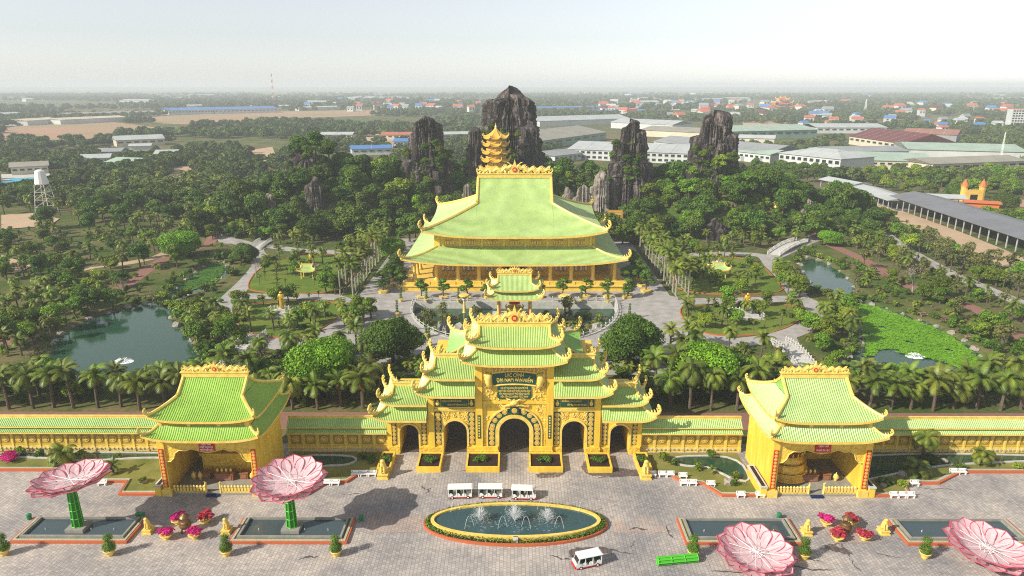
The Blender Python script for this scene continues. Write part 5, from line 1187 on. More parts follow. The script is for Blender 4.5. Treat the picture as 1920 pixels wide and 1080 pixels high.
# flower bowls round a bronze urn
FB = MB(); FB.lathe([(.45, 0), (.3, .15), (.75, .55), (.95, .8), (.85, .82), (.4, .6)], n=12); FB = FB.mesh('bowl', 'gold_light', True)
BLM = [crown_mesh('blossom', [(r.uniform(-.5, .5), r.uniform(-.5, .5), r.uniform(1.1, 1.6), .62, .62, .45) for r in [random.Random(q * 9 + i) for i in range(7)]], 120, .17, q, m, up=.3) for q, m in ((1, 'flower_magenta'), (2, 'flower_red'))]
def bowl(x, y, k, label):
    p = empty('flower_bowl', (x, y, .03), rnd.uniform(0, 6), label, 'flower bowl', 'bougainvillea bowls'); place('bowl', FB, p); place('blossom', BLM[k], p, (0, 0, 0), (0, 0, 0), (1.15, 1.15, .95))
for s, sd in ((-1, 'left'), (1, 'right')):
    cx = s * 49.9
    sheet('urn_paving', [(cx - 2.6, 88.0), (cx + 2.9, 88.0), (cx + 2.9, 92.6), (cx - 2.6, 92.6)], .06 + .01 * s, 'paving_tan')
    for (x, y, k, w_) in ((-2.0, 92.3, 0, 'far left'), (2.2, 92.6, 1, 'far right'), (-1.9, 88.6, 0 if s < 0 else 1, 'near left'), (2.2, 88.8, 0 if s < 0 else 1, 'near right')):
        bowl(cx + x, y, k, f'{("magenta", "reddish pink")[k]} flowering bowl at the {w_} corner of the {sd} urn')
    u = empty('bronze_urn', (cx + .1, 90.5, .07), 0, f'bronze incense urn among flower bowls in the {sd} half of the plaza', 'urn')
    mb = MB(); mb.lathe([(.55, .55), (.85, .9), (.9, 1.3), (.65, 1.5), (.75, 1.6), (.4, 1.7)], n=14); mb.build('vessel', 'urn_bronze', u, smooth=True)
    for k in range(3):
        a = 2.1 * k; mb = MB(); mb.tube([(.5 * math.cos(a), .5 * math.sin(a), .8), (.75 * math.cos(a), .75 * math.sin(a), .35), (.65 * math.cos(a), .65 * math.sin(a), 0)], [.14, .12, .16], 6); mb.build('leg', 'urn_bronze', u)
    mb = MB(); mb.lathe([(.75, 2.5), (.5, 2.75), (.1, 3.05)], n=12); mb.tube([(.5, 0, 1.6), (.5, 0, 2.5)], .06, 5); mb.tube([(-.5, 0, 1.6), (-.5, 0, 2.5)], .06, 5); mb.build('canopy', 'urn_bronze', u)
# clipped double-ball trees in pots
TOPC = crown_mesh('clipped_crown', [(0, 0, 1.5, .92, .92, .8), (0, 0, 2.8, .74, .74, .75), (.2, .1, 1.3, .8, .8, .5), (-.25, -.1, 1.3, .75, .75, .5)], 900, .065, 3, 'topiary', jit=.3)
TRK = MB(); TRK.tube([(0, 0, .5), (.05, 0, 1.2), (0, 0, 2.2)], .09, 5); TRK = TRK.mesh('trunk', 'bark')
for x, y, l in ((-73.5, 84.9, 'at the left edge of the plaza'), (-58.2, 84.9, 'before the leftmost lotus pool'), (-41.4, 84.9, 'before the left corner of the second lotus pool'), (-25.6, 84.9, 'before the right corner of the second lotus pool'), (25.7, 85.0, 'by the green stem lying on the ground'), (41.4, 84.5, 'right of the fallen lotus near the green stem'), (58.8, 84.8, 'before the far right lotus pool')):
    p = empty('potted_topiary', (x, y, .03), rnd.uniform(0, 6), f'clipped two-ball shrub in a yellow pot {l}', 'potted plant', 'clipped shrubs in yellow pots'); place('pot', POT, p, (0, 0, 0), (0, 0, 0), 1.15); place('clipped_crown', TOPC, p); place('trunk', TRK, p)
# white benches along the kerbs
BS = MB(); BS.box(-.75, .75, -.25, .25, .45, .55); BS = BS.mesh('seat', 'white'); BB = MB(); BB.box(-.75, .75, .22, .30, .62, 1.05); BB = BB.mesh('backrest', 'white'); BL = MB(); BL.box(-.08, .08, -.24, .28, 0, .45); BL.box(-.06, .06, .22, .29, .45, .98); BL = BL.mesh('leg', 'white')
def bench(x, y, rz, label):
    p = empty('bench', (x, y, .03), rz, label, 'bench', 'white benches'); place('seat', BS, p); place('backrest', BB, p)
    for k in (-.55, .55): place('leg', BL, p, (k, 0, 0))
BN = [((668, 684, 699), 892, 'on the kerb left of the gate'), ((614, 630), 909, 'right of the left pavilion'), ((1222, 1242, 1256), 892, 'on the kerb right of the gate'), ((1282, 1298), 908, 'beside the lawn left of the right pavilion'), ((1388, 1424), 930, 'at the left foot of the right pavilion'), ((1674, 1688, 1704), 930, 'at the right foot of the right pavilion'), ((1712,), 908, 'on the stepped kerb right of the right pavilion'), ((1785, 1800), 886, 'far right along the garden kerb'), ((193,), 910, 'on the kerb left of the left pavilion'), ((1332,), 910, 'at the angled kerb of the right garden'), ((1280,), 895, 'at the kerb corner right of the gate')]
OR = ('first', 'second', 'third')
for xs_, y, l in BN:
    for k, x in enumerate(xs_):
        g = G(x, y); bench(g.x, g.y - .3, 0, (f'{OR[k]} white bench from the left ' if len(xs_) > 1 else 'single white bench ') + l)
# litter bins
def bin_(px, py, label):
    g = G(px, py); p = empty('litter_bin', (g.x, g.y, .03), 0, label, 'bin', 'green litter bins'); mb = MB(); mb.lathe([(.32, 0), (.36, .7), (.38, .72)], n=10); mb.build('bin_body', 'bin_green', p, smooth=False); mb = MB(); mb.lathe([(.4, .73), (.38, .9), (.12, 1.0)], n=10); mb.build('lid', 'bin_green', p)
bin_(54, 976, 'green litter bin behind the leftmost pool'); bin_(259, 973, 'left green bin of the pair behind the leftmost pool'); bin_(267, 973, 'right green bin of the pair behind the leftmost pool'); bin_(678, 977, 'green litter bin between second pool and oval fountain'); bin_(1460, 971, 'green litter bin behind the pool right of the fountain')

# shuttle train and single shuttle car
def wheel(par, x, y, z=.32):
    mb = MB(); mb.tube([(x, y - .1, z), (x, y + .1, z)], .32, 12); w_ = mb.build('wheel', 'tyre', par); mb = MB(); mb.tube([(x, y - .12, z), (x, y + .12, z)], .17, 10); mb.build('rim', 'white', w_)
def car(name, label, loc, rz, front=True, L=4.4):
    p = empty(name, loc, rz, label, 'shuttle car', 'white open shuttle cars'); hx, hy = L / 2, .85
    b = MB(); b.box(-hx, hx, -hy, hy, .38, .62); b.build('floor', 'white', p)
    mb = MB(); mb.box(-hx - .02, hx + .02, -hy - .02, hy + .02, .24, .42); mb.build('red_skirt', 'red', p)
    mb = MB(); mb.box(-hx - .1, hx - (.35 if front else -.1), -hy - .12, hy + .12, 2.12, 2.24, 0, 0); mb.box(-hx, hx - (.45 if front else 0), -hy, hy, 2.24, 2.31, .05, .12); mb.build('canopy_roof', 'white', p)
    xs_ = [-hx + .08, -hx + L * .36, -hx + L * .66] + ([] if front else [hx - .08])
    for x in xs_:
        for s in (-1, 1): wall_box(p, 'pillar', x - .05, x + .05, s * hy - .05, s * hy + .05, .6, 2.13, 'white')
    for x in (-hx + .55, -hx + L * .43, -hx + L * .68):
        s_ = wall_box(p, 'seat', x - .25, x + .3, -.75, .75, .62, 1.0, 'seat_green'); wall_box(s_, 'seat_back', x - .36, x - .24, -.75, .75, .8, 1.5, 'seat_green')
        for s in (-1, 1):
            mb = MB(); mb.slabxz([(x - .42, .62), (x + .36, .62), (x + .34, .95), (x + .1, 1.2), (x - .2, 1.2), (x - .42, .95)], s * .82 - .035, s * .82 + .035); mb.build('side_panel', 'white', s_)
    if front:
        mb = MB(); mb.slabxz([(hx - 1.0, .62), (hx + .15, .62), (hx + .22, .85), (hx + .1, 1.15), (hx - .12, 1.25), (hx - .5, 2.1), (hx - .62, 2.1), (hx - .45, 1.2), (hx - 1.0, 1.1)], -hy, -hy + .06); mb.slabxz([(hx - 1.0, .62), (hx + .15, .62), (hx + .22, .85), (hx + .1, 1.15), (hx - .12, 1.25), (hx - .5, 2.1), (hx - .62, 2.1), (hx - .45, 1.2), (hx - 1.0, 1.1)], hy - .06, hy); mb.build('cab_side', 'white', p)
        mb = MB(); mb.add([(hx - .12, -hy + .07, 1.26), (hx - .12, hy - .07, 1.26), (hx - .52, hy - .07, 2.1), (hx - .52, -hy + .07, 2.1)], [(0, 1, 2, 3)]); mb.build('windscreen', 'glass_dark', p)
        mb = MB(); mb.box(hx - .1, hx + .3, -hy + .05, hy - .05, .3, .85, 0, 0); mb.build('nose', 'red', p); wall_box(p, 'bonnet', hx - .2, hx + .22, -hy + .061, hy - .061, .86, 1.24, 'white')
        for s in (-1, 1):
            mb = MB(); mb.blob((hx + .26, s * .55, .78), (.08, .14, .1), 1, 1, 0); mb.build('headlight', 'glass_dark', p); mb = MB(); mb.tube([(hx - .15, s * .85, 1.5), (hx + .1, s * 1.05, 1.62)], .03, 4); mb.box(hx + .05, hx + .1, s * 1.05 - .1, s * 1.05 + .1, 1.5, 1.75); mb.build('wing_mirror', 'dark', p)
    else:
        for x in (-hx + .04, hx - .04): wall_box(p, 'end_panel', x - .04, x + .04, -hy + .06, hy - .06, .62, 1.3, 'white')
    for x in (-hx + .75, hx - .75):
        for s in (-1, 1): wheel(p, x, s * (hy - .05))
    p.scale = (.86, .86, .86); return p
car('shuttle_car', 'white shuttle car with red nose leading the train behind the fountain', (1.5, 99.6, .03), -.04)
car('shuttle_trailer', 'white open trailer in the middle of the shuttle train', (-3.9, 100.0, .03), 0.0, False, 4.5); car('shuttle_trailer', 'white open trailer at the left end of the shuttle train', (-8.9, 99.9, .03), .05, False, 4.5)
car('shuttle_car', 'white shuttle car driving alone at the bottom edge of the plaza', (10.3, 83.0, .03), math.pi + .30)
def person_mesh(m):
    vs = [(0, 0, .95), (0, 0, 1.2), (0, 0, 1.42), (0, 0, 1.52), (0, 0, 1.66), (.1, 0, .9), (.11, .05, .5), (.11, 0, .06), (.11, -.12, .03), (-.1, 0, .9), (-.11, -.05, .5), (-.11, 0, .06), (-.11, -.12, .03), (.19, 0, 1.4), (.25, .03, 1.12), (.25, -.06, .86), (-.19, 0, 1.4), (-.25, .03, 1.12), (-.25, -.06, .86)]
    return skin_mesh('person', vs, [(0, 1), (1, 2), (2, 3), (3, 4), (0, 5), (5, 6), (6, 7), (7, 8), (0, 9), (9, 10), (10, 11), (11, 12), (2, 13), (13, 14), (14, 15), (2, 16), (16, 17), (17, 18)], [.14, .13, .14, .06, .10, .085, .065, .045, .04, .085, .065, .045, .04, .06, .045, .035, .06, .045, .035], m, 1)
PS = person_mesh('shirt'); PD = person_mesh('cloth_dark')
dv = skin_mesh('person', [(0, 0, .08), (0, 0, .35), (0, 0, .58), (0, 0, .7), (0, 0, .82), (.12, -.35, .08), (.12, -.45, -.3), (-.12, -.35, .08), (-.12, -.45, -.3), (.2, 0, .55), (.22, -.25, .4), (-.2, 0, .55), (-.22, -.25, .4)], [(0, 1), (1, 2), (2, 3), (3, 4), (0, 5), (5, 6), (0, 7), (7, 8), (2, 9), (9, 10), (2, 11), (11, 12)], [.15, .15, .15, .06, .1, .08, .055, .08, .055, .06, .04, .06, .04], 'shirt', 1)
a = math.pi + .30; o = place('person', dv, None, (10.3 + .75 * math.cos(a) + .35 * math.sin(a), 83.0 + .75 * math.sin(a) - .35 * math.cos(a), .92), (0, 0, a + math.pi / 2)); tag(o, 'person in an orange-red top driving the single shuttle car', 'person')
for px, py, me, l in ((1476, 655, PD, 'person in dark clothes walking on the right white bridge'), (1469, 656, PD, 'second person in dark clothes near the railing of the right bridge'), (106, 583, PS, 'person in a reddish top on the red path left of the left pond')):
    g = G(px, py); o = place('person', me, None, (g.x, g.y, .12), (0, 0, 1.0)); tag(o, l, 'person')

# ---------------------------------------------------------------- tree kinds
def limb_trunk(seed, h, r0, spread, n_=5, m='bark', lean=.3):
    r = random.Random(seed); mb = MB(); top = Vector((r.uniform(-lean, lean), r.uniform(-lean, lean), h))
    mb.tube([(0, 0, -.3), (top.x * .3, top.y * .3, h * .4), top], [r0 * 1.3, r0, r0 * .7], 6)
    for k in range(n_):
        a = 2 * math.pi * k / n_ + r.uniform(-.4, .4); s_ = top * r.uniform(.7, .98); e = Vector((math.cos(a) * spread, math.sin(a) * spread, h + spread * r.uniform(.5, 1.1)))
        mb.tube([s_, s_.lerp(e, .5) + Vector((0, 0, .2)), e], [r0 * .5, r0 * .36, r0 * .12], 5)
    return mb.mesh('trunk', m)
KIND = {}
def broad(name, m, seeds, w_, h, z0, n_, per, size, tr=.28, **kw):
    L = []
    for sd in seeds:
        r = random.Random(sd); L.append((crown_mesh('crown', lobe_crown(r, w_, h, z0, n_), per, size, sd, m, **kw), limb_trunk(sd, z0 + h * .3, tr, w_ * .45, 5)))
    KIND[name] = L
broad('dark', 'leaf_dark', (1, 2, 3, 4, 5, 6), 4.6, 6.8, 2.2, 17, 60, .31)
broad('mid', 'leaf_mid', (11, 12, 13, 14, 15), 3.9, 5.6, 1.6, 15, 64, .27)
broad('bright', 'leaf_bright', (21, 22), 3.6, 5.0, 2.4, 14, 42, .34)
broad('olive', 'leaf_olive', (31, 32, 33), 3.2, 5.5, 3.0, 11, 26, .36, core=False)
broad('big_dark', 'leaf_dark', (41, 42), 7.6, 7.6, 1.2, 36, 105, .235, tr=.4)
broad('big_bright', 'leaf_bright', (43, 44), 7.6, 8.2, 1.4, 36, 105, .235, tr=.4)
broad('bush', 'leaf_mid', (51, 52, 53), 1.7, 1.9, .1, 8, 60, .26, tr=.1)
broad('dark_bush', 'leaf_dark', (54, 55), 1.9, 2.2, .1, 9, 55, .28, tr=.1)
broad('dry_bush', 'leaf_dry', (56,), 1.6, 1.8, .1, 8, 40, .22, tr=.1, core=False)
def bare(seed):
    r = random.Random(seed); mb = MB()
    def br(p, d, l, rad, dep):
        e = p + d * l; mb.tube([p, p.lerp(e, .5) + Vector((r.uniform(-.1, .1), r.uniform(-.1, .1), 0)) * l * .3, e], [rad, rad * .8, rad * .55], 4 if dep else 6, cap=False)
        if dep < 4:
            for k in range(3):
                nd = (d + Vector((r.uniform(-.75, .75), r.uniform(-.75, .75), r.uniform(-.1, .45)))).normalized(); br(e if k else p.lerp(e, .8), nd, l * .68, rad * .52, dep + 1)
    br(Vector((0, 0, -.2)), Vector((.05, 0, 1)), 3.0, .3, 0); t = mb.mesh('trunk', 'pale_bark')
    tips = [(r.uniform(-3, 3), r.uniform(-3, 3), r.uniform(5, 8.5), .8, .8, .6) for _ in range(30)]
    return crown_mesh('crown', tips, 14, .20, seed, 'leaf_dry', core=False), t
KIND['bare'] = [bare(61)]
def palm_crown(seed, nf, L, m='palm_leaf', stiff=1.0, dead=3, wl=.22, ll=.95):
    r = np.random.RandomState(seed); V = []; T = []; mi = []
    for f in range(nf + dead):
        dry = f >= nf; a = r.uniform(0, 2 * np.pi) if dry else 2 * np.pi * f / nf * 2.618 + r.uniform(-.2, .2); e = np.radians(r.uniform(-55, -30)) if dry else np.radians(78 - 95 * (f / nf) ** .9 + r.uniform(-8, 8))
        l = L * (r.uniform(.5, .7) if dry else r.uniform(.85, 1.1)); K = 12; p = np.zeros(3); pts = [p.copy()]; el = e
        for k in range(K):
            d = np.array([np.cos(el) * np.cos(a), np.cos(el) * np.sin(a), np.sin(el)]); p = p + d * l / K; pts.append(p.copy()); el -= (.17 / stiff) * (.5 + k / K)
        pts = np.array(pts); side = np.array([-np.sin(a), np.cos(a), 0.0]); tint = r.uniform(.75, 1.25)
        for k in range(1, K + 1):
            t = k / K; fw = pts[k] - pts[k - 1]; fw /= np.linalg.norm(fw); s_ = ll * L / 3.2 * (np.sin(np.pi * min(1, t * .86 + .12)) ** .6)
            for sg in (-1, 1):
                for q in (0, .5):
                    c = pts[k - 1] + (pts[k] - pts[k - 1]) * q
                    tip = c + side * sg * s_ * .85 + fw * s_ * .55 + np.array([0, 0, -.35 * s_ - .1 * r.rand()]); V += [c - fw * wl * .5, c + fw * wl * .5, tip]; T += [tint * r.uniform(.85, 1.15)] * 3; mi.append(1 if dry else 0)
            wv = side * .035 * L * (1 - t * .7) / 3; V += [pts[k - 1] - wv, pts[k - 1] + wv, pts[k]]; T += [1.3] * 3; mi.append(1 if dry else 0)
    V = np.array(V); return np_mesh('crown', V, np.arange(len(V)).reshape(-1, 3), [m, 'palm_dry'], attr=T, mi=mi)
def palm_trunk(seed, h, r0, r1, m, lean=.5, bulge=0.0):
    r = random.Random(seed); mb = MB(); dx, dy = r.uniform(-lean, lean), r.uniform(-lean, lean); pts = []; rad = []
    for k in range(7):
        t = k / 6; pts.append((dx * t * t, dy * t * t, h * t - (.3 if k == 0 else 0))); rad.append(r0 + (r1 - r0) * t + bulge * math.sin(math.pi * min(1, t * 1.6)))
    mb.tube(pts, rad, 7); return mb.mesh('trunk', m), (dx, dy, h)
PALM = {}
for nm, hs, L, nf, m, mt, r0, r1 in (('coconut', (4.6, 5.6, 6.4), 3.5, 20, 'palm_leaf', 'palm_bark', .30, .2), ('young', (1.6, 2.2), 2.7, 15, 'palm_leaf', 'palm_bark', .24, .2), ('royal', (8.6, 9.4), 3.5, 19, 'palm_leaf', 'pale_bark', .30, .22), ('slim', (3.6, 4.4), 1.9, 11, 'palm_leaf', 'palm_bark', .15, .10), ('fan', (.7,), 2.4, 22, 'palm_leaf', 'palm_bark', .3, .25)):
    PALM[nm] = []
    for k, h in enumerate(hs):
        for q in range(2):
            t, tip = palm_trunk(k + len(nm) + 5 * q, h * (1 + .12 * q), r0, r1, mt, .25 if nm == 'royal' else .7); PALM[nm].append((palm_crown(k * 7 + len(nm) + 31 * q, nf - 4 * q, L * (1.06 - .14 * q), m, (1.0 if nm != 'royal' else 1.3) * (.72 + .5 * q)), t, tip))
PEND = []                                              # planned plants: (kind, x, y, z, scale, rot, phrase, category, group)
def plant(kind, x, y, sc=1.0, where='', z=None, r=rnd):
    PEND.append((kind, x, y, gz(x, y) if z is None else z, sc, r.uniform(0, 6.28), where))
WORDS = dict(dark='dark tree', mid='leafy tree', bright='bright green tree', olive='thin olive tree', big_dark='big dark round-crowned tree', big_bright='big bright green tree', bush='green bush', dark_bush='dark bush', dry_bush='dry bush', bare='bare pale tree', coconut='coconut palm', young='short palm', royal='tall pale-trunked palm', slim='slim palm', fan='low palm')
CATS = dict(bush='bush', dark_bush='bush', dry_bush='bush', coconut='palm', young='palm', royal='palm', slim='palm', fan='palm')
NUMW = 'first second third fourth fifth sixth seventh eighth ninth tenth eleventh twelfth thirteenth fourteenth fifteenth sixteenth seventeenth eighteenth nineteenth twentieth'.split()
NUMW += ['twenty-' + q for q in NUMW[:9]] + ['thirtieth']
PLU = {k: (v + 's' if not v.endswith('bush') else v + 'es') for k, v in WORDS.items()}
def grow_all():
    from collections import defaultdict
    G_ = defaultdict(list)
    for it in PEND: G_[(it[0], it[6])].append(it)
    rr = random.Random(99)
    for (kind, where), L0 in G_.items():
      L0.sort(key=lambda it: it[2]); nb = math.ceil(len(L0) / 28); names_ = {1: ('',), 2: ('nearer ', 'farther '), 3: ('nearest ', 'middle ', 'farthest '), 4: ('nearest ', 'nearer ', 'farther ', 'farthest ')}[nb]
      for bi, bn in enumerate(names_):
        L = L0[bi * len(L0) // nb:(bi + 1) * len(L0) // nb]
        L.sort(key=lambda it: PX(it[1], it[2], it[3])[0])
        for k, (kd, x, y, z, sc, rot, wh) in enumerate(L):
            lab = f'{WORDS[kd]} {wh}' if len(L0) == 1 else f'{NUMW[k]} {bn}{WORDS[kd]} from left {wh}'
            grp = f'{PLU[kd]} {wh}' if len(L0) > 1 else None
            nm = dict(dark='evergreen_tree', mid='leafy_tree', bright='leafy_tree', olive='olive_tree', big_dark='shade_tree', big_bright='shade_tree', bush='bush', dark_bush='dark_shrub', dry_bush='dry_shrub', bare='bare_tree', coconut='coconut_palm', young='short_palm', royal='royal_palm', slim='slim_palm', fan='fan_palm')[kd]
            if wh.startswith('clinging'): nm = 'cliff_tree'
            p = empty(nm, (x, y, z), rot, lab, CATS.get(kd, 'tree'), grp); p.scale = (sc * rr.uniform(.9, 1.1), sc * rr.uniform(.9, 1.1), sc * rr.uniform(.9, 1.12))
            if kd in PALM:
                c, t, tip = rr.choice(PALM[kd]); place('crown', c, p, tip); place('trunk', t, p)
            else:
                c, t = rr.choice(KIND[kd]); place('crown', c, p); place('trunk', t, p)
NOGO = [POND_L, CANAL_L, POND_R, CANAL_R, grow(MOAT, 1.5)]
TAKEN = []
def scatter(px, spec, where, seed, mind=2.4, world=False, nogo=True, smin=.8, smax=1.2):
    r = random.Random(seed); P = px if world else pxpoly(px); xs = [p[0] for p in P]; ys = [p[1] for p in P]
    for kind, n_ in spec:
        k = tries = 0; b = kind in ('bush', 'dark_bush', 'dry_bush', 'fan'); md = mind * (.55 if b else 1)
        while k < n_ and tries < n_ * 60:
            tries += 1; x, y = r.uniform(min(xs), max(xs)), r.uniform(min(ys), max(ys))
            if not inside(P, np.array([x]), np.array([y]))[0]: continue
            if nogo and any(inside(Q_, np.array([x]), np.array([y]))[0] for Q_ in NOGO): continue
            if any((x - a) ** 2 + (y - b_) ** 2 < md * md for a, b_ in TAKEN[-400:]): continue
            TAKEN.append((x, y)); plant(kind, x, y, r.uniform(smin, smax), where, r=r); k += 1
def bank(poly, n_, where, seed, kinds=('bush', 'dark_bush', 'dry_bush', 'fan', 'bush'), off=1.8, skip=None):
    r = random.Random(seed); m = len(poly)
    for k in range(n_):
        i = int(k * m / n_) ; a, b = poly[i], poly[(i + 1) % m]; x, y = a[0], a[1]; cx = sum(p[0] for p in poly) / m; cy = sum(p[1] for p in poly) / m; l = math.hypot(x - cx, y - cy)
        q = off + r.uniform(-.8, 2.5); plant(r.choice(kinds), x + (x - cx) / l * q, y + (y - cy) / l * q, r.uniform(.7, 1.35), where, z=0, r=r)

# palms in rows
for s, sd in ((-1, 'left'), (1, 'right')):
    x = 27.5; k = 0
    while x < 118:
        if not (x < 30): plant('coconut', s * (x + rnd.uniform(-.6, .6)), 132.2 + rnd.uniform(-.8, .8), rnd.uniform(1.05, 1.3), f'in the row behind the {sd} boundary wall', z=0)
        x += 4.6; k += 1
    for k in range(16): plant('coconut', s * (30 + k * 5.6 + rnd.uniform(-1, 1)), 138.5 + rnd.uniform(-1.5, 1.5), rnd.uniform(.95, 1.2), f'in the second row behind the {sd} boundary wall', z=0)
    for k in range(13):
        t = k / 12; g = G(662 + (727 - 662) * t, 556 - (556 - 470) * t) if s < 0 else G(1267 - (1267 - 1200) * t, 555 - (555 - 467) * t)
        plant('royal', g.x, g.y, rnd.uniform(.95, 1.08), f'in the inner row {sd} of the hall', z=.1); plant('royal', g.x + s * 4.2, g.y + .6, rnd.uniform(.95, 1.08), f'in the outer row {sd} of the hall', z=.1)
# single named trees
for kind, px, py, sc, wh in (('big_bright', 612, 735, 1.15, 'behind the left pavilion'), ('big_bright', 1318, 735, 1.2, 'between the gate and the right pavilion'), ('big_dark', 738, 680, 1.08, 'left of the gate before the moat'), ('big_dark', 1186, 685, 1.15, 'right of the gate before the moat'), ('big_bright', 342, 482, 1.15, 'above the left pond, standing alone'), ('big_bright', 733, 482, .85, 'left of the great hall under the rock peaks'), ('big_dark', 460, 492, .7, 'beside the left garden drive'), ('big_bright', 1556, 460, .7, 'beside the red path on the right'), ('bare', 1708, 552, 1.15, 'above the weed-covered pond on the right'), ('big_bright', 1210, 455, .8, 'right of the great hall under the rock peaks'), ('bare', 225, 560, .8, 'among the palms left of the left pond'), ('bare', 480, 520, .7, 'on the bank beside the left garden drive'), ('big_dark', 1790, 372, 1.0, 'before the orange castle gate'), ('big_dark', 1880, 392, 1.0, 'right of the orange castle gate')):
    g = G(px, py); plant(kind, g.x, g.y, sc, wh)
scatter([(0, 700), (120, 716), (330, 722), (440, 702), (560, 690), (690, 700), (720, 735), (700, 752), (0, 752)], [('mid', 12), ('bush', 14), ('dark', 6), ('young', 8), ('dark_bush', 8)], 'between the left pond and the palm row', 1, 3.2, smin=.6, smax=.95)
scatter([(1225, 700), (1480, 692), (1545, 705), (1560, 720), (1700, 730), (1919, 705), (1919, 752), (1225, 752)], [('mid', 9), ('bush', 14), ('dark', 5), ('young', 8), ('dark_bush', 8)], 'between the right pond and the palm row', 2, 3.2, smin=.6, smax=.9)
scatter([(700, 690), (800, 660), (850, 660), (850, 690), (770, 720), (720, 735)], [('bush', 12), ('young', 6), ('fan', 6), ('dark_bush', 8)], 'in the thicket left of the gate roofs', 3, 2.2, smin=.7, smax=1.1)
scatter([(1080, 660), (1130, 660), (1230, 690), (1230, 735), (1160, 720), (1090, 690)], [('bush', 12), ('young', 6), ('fan', 6), ('dark_bush', 8)], 'in the thicket right of the gate roofs', 4, 2.2, smin=.7, smax=1.1)
scatter([(0, 560), (60, 545), (230, 560), (210, 590), (120, 620), (80, 650), (0, 690)], [('coconut', 24), ('mid', 10), ('bush', 8), ('dark', 5)], 'between the red path and the left edge', 5, 3.2, smin=.7, smax=1.0)
scatter([(0, 440), (240, 430), (420, 432), (350, 500), (240, 545), (0, 545)], [('coconut', 27), ('dark', 12), ('mid', 14), ('young', 20), ('olive', 6), ('bush', 10)], 'on the plantation above the left pond', 6, 3.6, smin=.7, smax=1.0)
scatter([(350, 600), (400, 570), (425, 560), (430, 610), (460, 650), (430, 690), (395, 695), (360, 650)], [('mid', 10), ('coconut', 8), ('bush', 14), ('dark_bush', 6), ('fan', 5)], 'on the right bank of the left pond', 7, 2.2, smin=.6, smax=.95)
scatter(LAWNS[0], [('coconut', 14), ('mid', 8), ('slim', 10), ('bush', 6)], 'on the far lawn of the left garden', 8, 3.0, smin=.65, smax=.9)
scatter(LAWNS[1], [('slim', 14), ('mid', 6), ('coconut', 8), ('dark_bush', 5)], 'on the near lawn of the left garden', 9, 2.8, smin=.65, smax=.95)
scatter([(470, 660), (560, 655), (700, 640), (690, 690), (540, 690), (470, 690)], [('coconut', 10), ('bush', 12), ('dry_bush', 6), ('fan', 6), ('dark_bush', 8)], 'below the near lawn of the left garden', 10, 2.2, smin=.75, smax=1.05)
scatter([(640, 600), (700, 585), (690, 625), (650, 630)], [('coconut', 4), ('mid', 3), ('slim', 4)], 'at the left edge of the forecourt', 11, 2.2, smin=.7, smax=.95)
scatter(LAWNS[2], [('coconut', 14), ('mid', 8), ('slim', 8), ('bush', 6)], 'on the far lawn of the right garden', 12, 3.0, smin=.65, smax=.9)
scatter(LAWNS[3], [('slim', 14), ('mid', 6), ('coconut', 8), ('dark_bush', 8)], 'on the near lawn of the right garden', 13, 2.8, smin=.65, smax=.95)
scatter([(1250, 640), (1400, 655), (1470, 650), (1470, 690), (1250, 690)], [('coconut', 8), ('bush', 12), ('dry_bush', 6), ('fan', 6), ('dark_bush', 8)], 'below the near lawn of the right garden', 14, 2.2, smin=.75, smax=1.05)
scatter([(1500, 600), (1560, 560), (1590, 590), (1610, 630), (1590, 665), (1520, 660)], [('mid', 8), ('coconut', 8), ('bush', 12), ('fan', 6), ('dark_bush', 5), ('dry_bush', 4)], 'on left bank of the weed-covered pond', 15, 2.2, smin=.6, smax=.95)
scatter([(1470, 500), (1510, 560), (1480, 560), (1450, 510)], [('mid', 5), ('coconut', 6), ('bush', 6)], 'left of the dark canal in the right garden', 16, 2.4, smin=.7, smax=1.0)
scatter([(1600, 490), (1690, 530), (1800, 570), (1919, 640), (1919, 690), (1860, 670), (1760, 600), (1650, 560), (1610, 540)], [('young', 12), ('mid', 9), ('bush', 18), ('dry_bush', 9), ('dark_bush', 10), ('olive', 4), ('fan', 8)], 'between weed-covered pond and red path', 17, 2.4, smin=.65, smax=1.05)
scatter([(1560, 440), (1640, 452), (1760, 520), (1919, 590), (1919, 625), (1780, 548), (1640, 490)], [('coconut', 18), ('mid', 8), ('slim', 20), ('olive', 10), ('bush', 8)], 'between the red path and the service road', 18, 3.0, smin=.6, smax=.95)
scatter([(1660, 440), (1780, 470), (1919, 515), (1919, 570), (1780, 510), (1680, 465)], [('olive', 24), ('mid', 8), ('slim', 10)], 'before the long grey shed', 19, 3.6, smin=.8, smax=1.2)
scatter([(1520, 385), (1600, 392), (1700, 425), (1780, 460), (1770, 470), (1650, 430), (1560, 400)], [('slim', 24), ('young', 12)], 'along the dirt track', 20, 3.4, smin=.7, smax=1.0)
scatter([(420, 440), (560, 448), (720, 455), (720, 470), (500, 464), (430, 450)], [('coconut', 10), ('young', 8), ('mid', 6)], 'along the drive under the left rocks', 21, 3.0, smin=.75, smax=1.0)
scatter([(1210, 460), (1400, 455), (1500, 440), (1490, 455), (1380, 470), (1220, 478)], [('coconut', 10), ('young', 8), ('mid', 6)], 'along the drive under the right rocks', 22, 3.0, smin=.75, smax=1.0)
bank(POND_L, 46, 'around the left pond', 23); bank(CANAL_L, 26, 'along the left canal', 24, ('dark_bush', 'bush', 'dark_bush')); bank(POND_R, 40, 'around the weed-covered pond', 25); bank(CANAL_R, 24, 'along the dark right canal', 26)
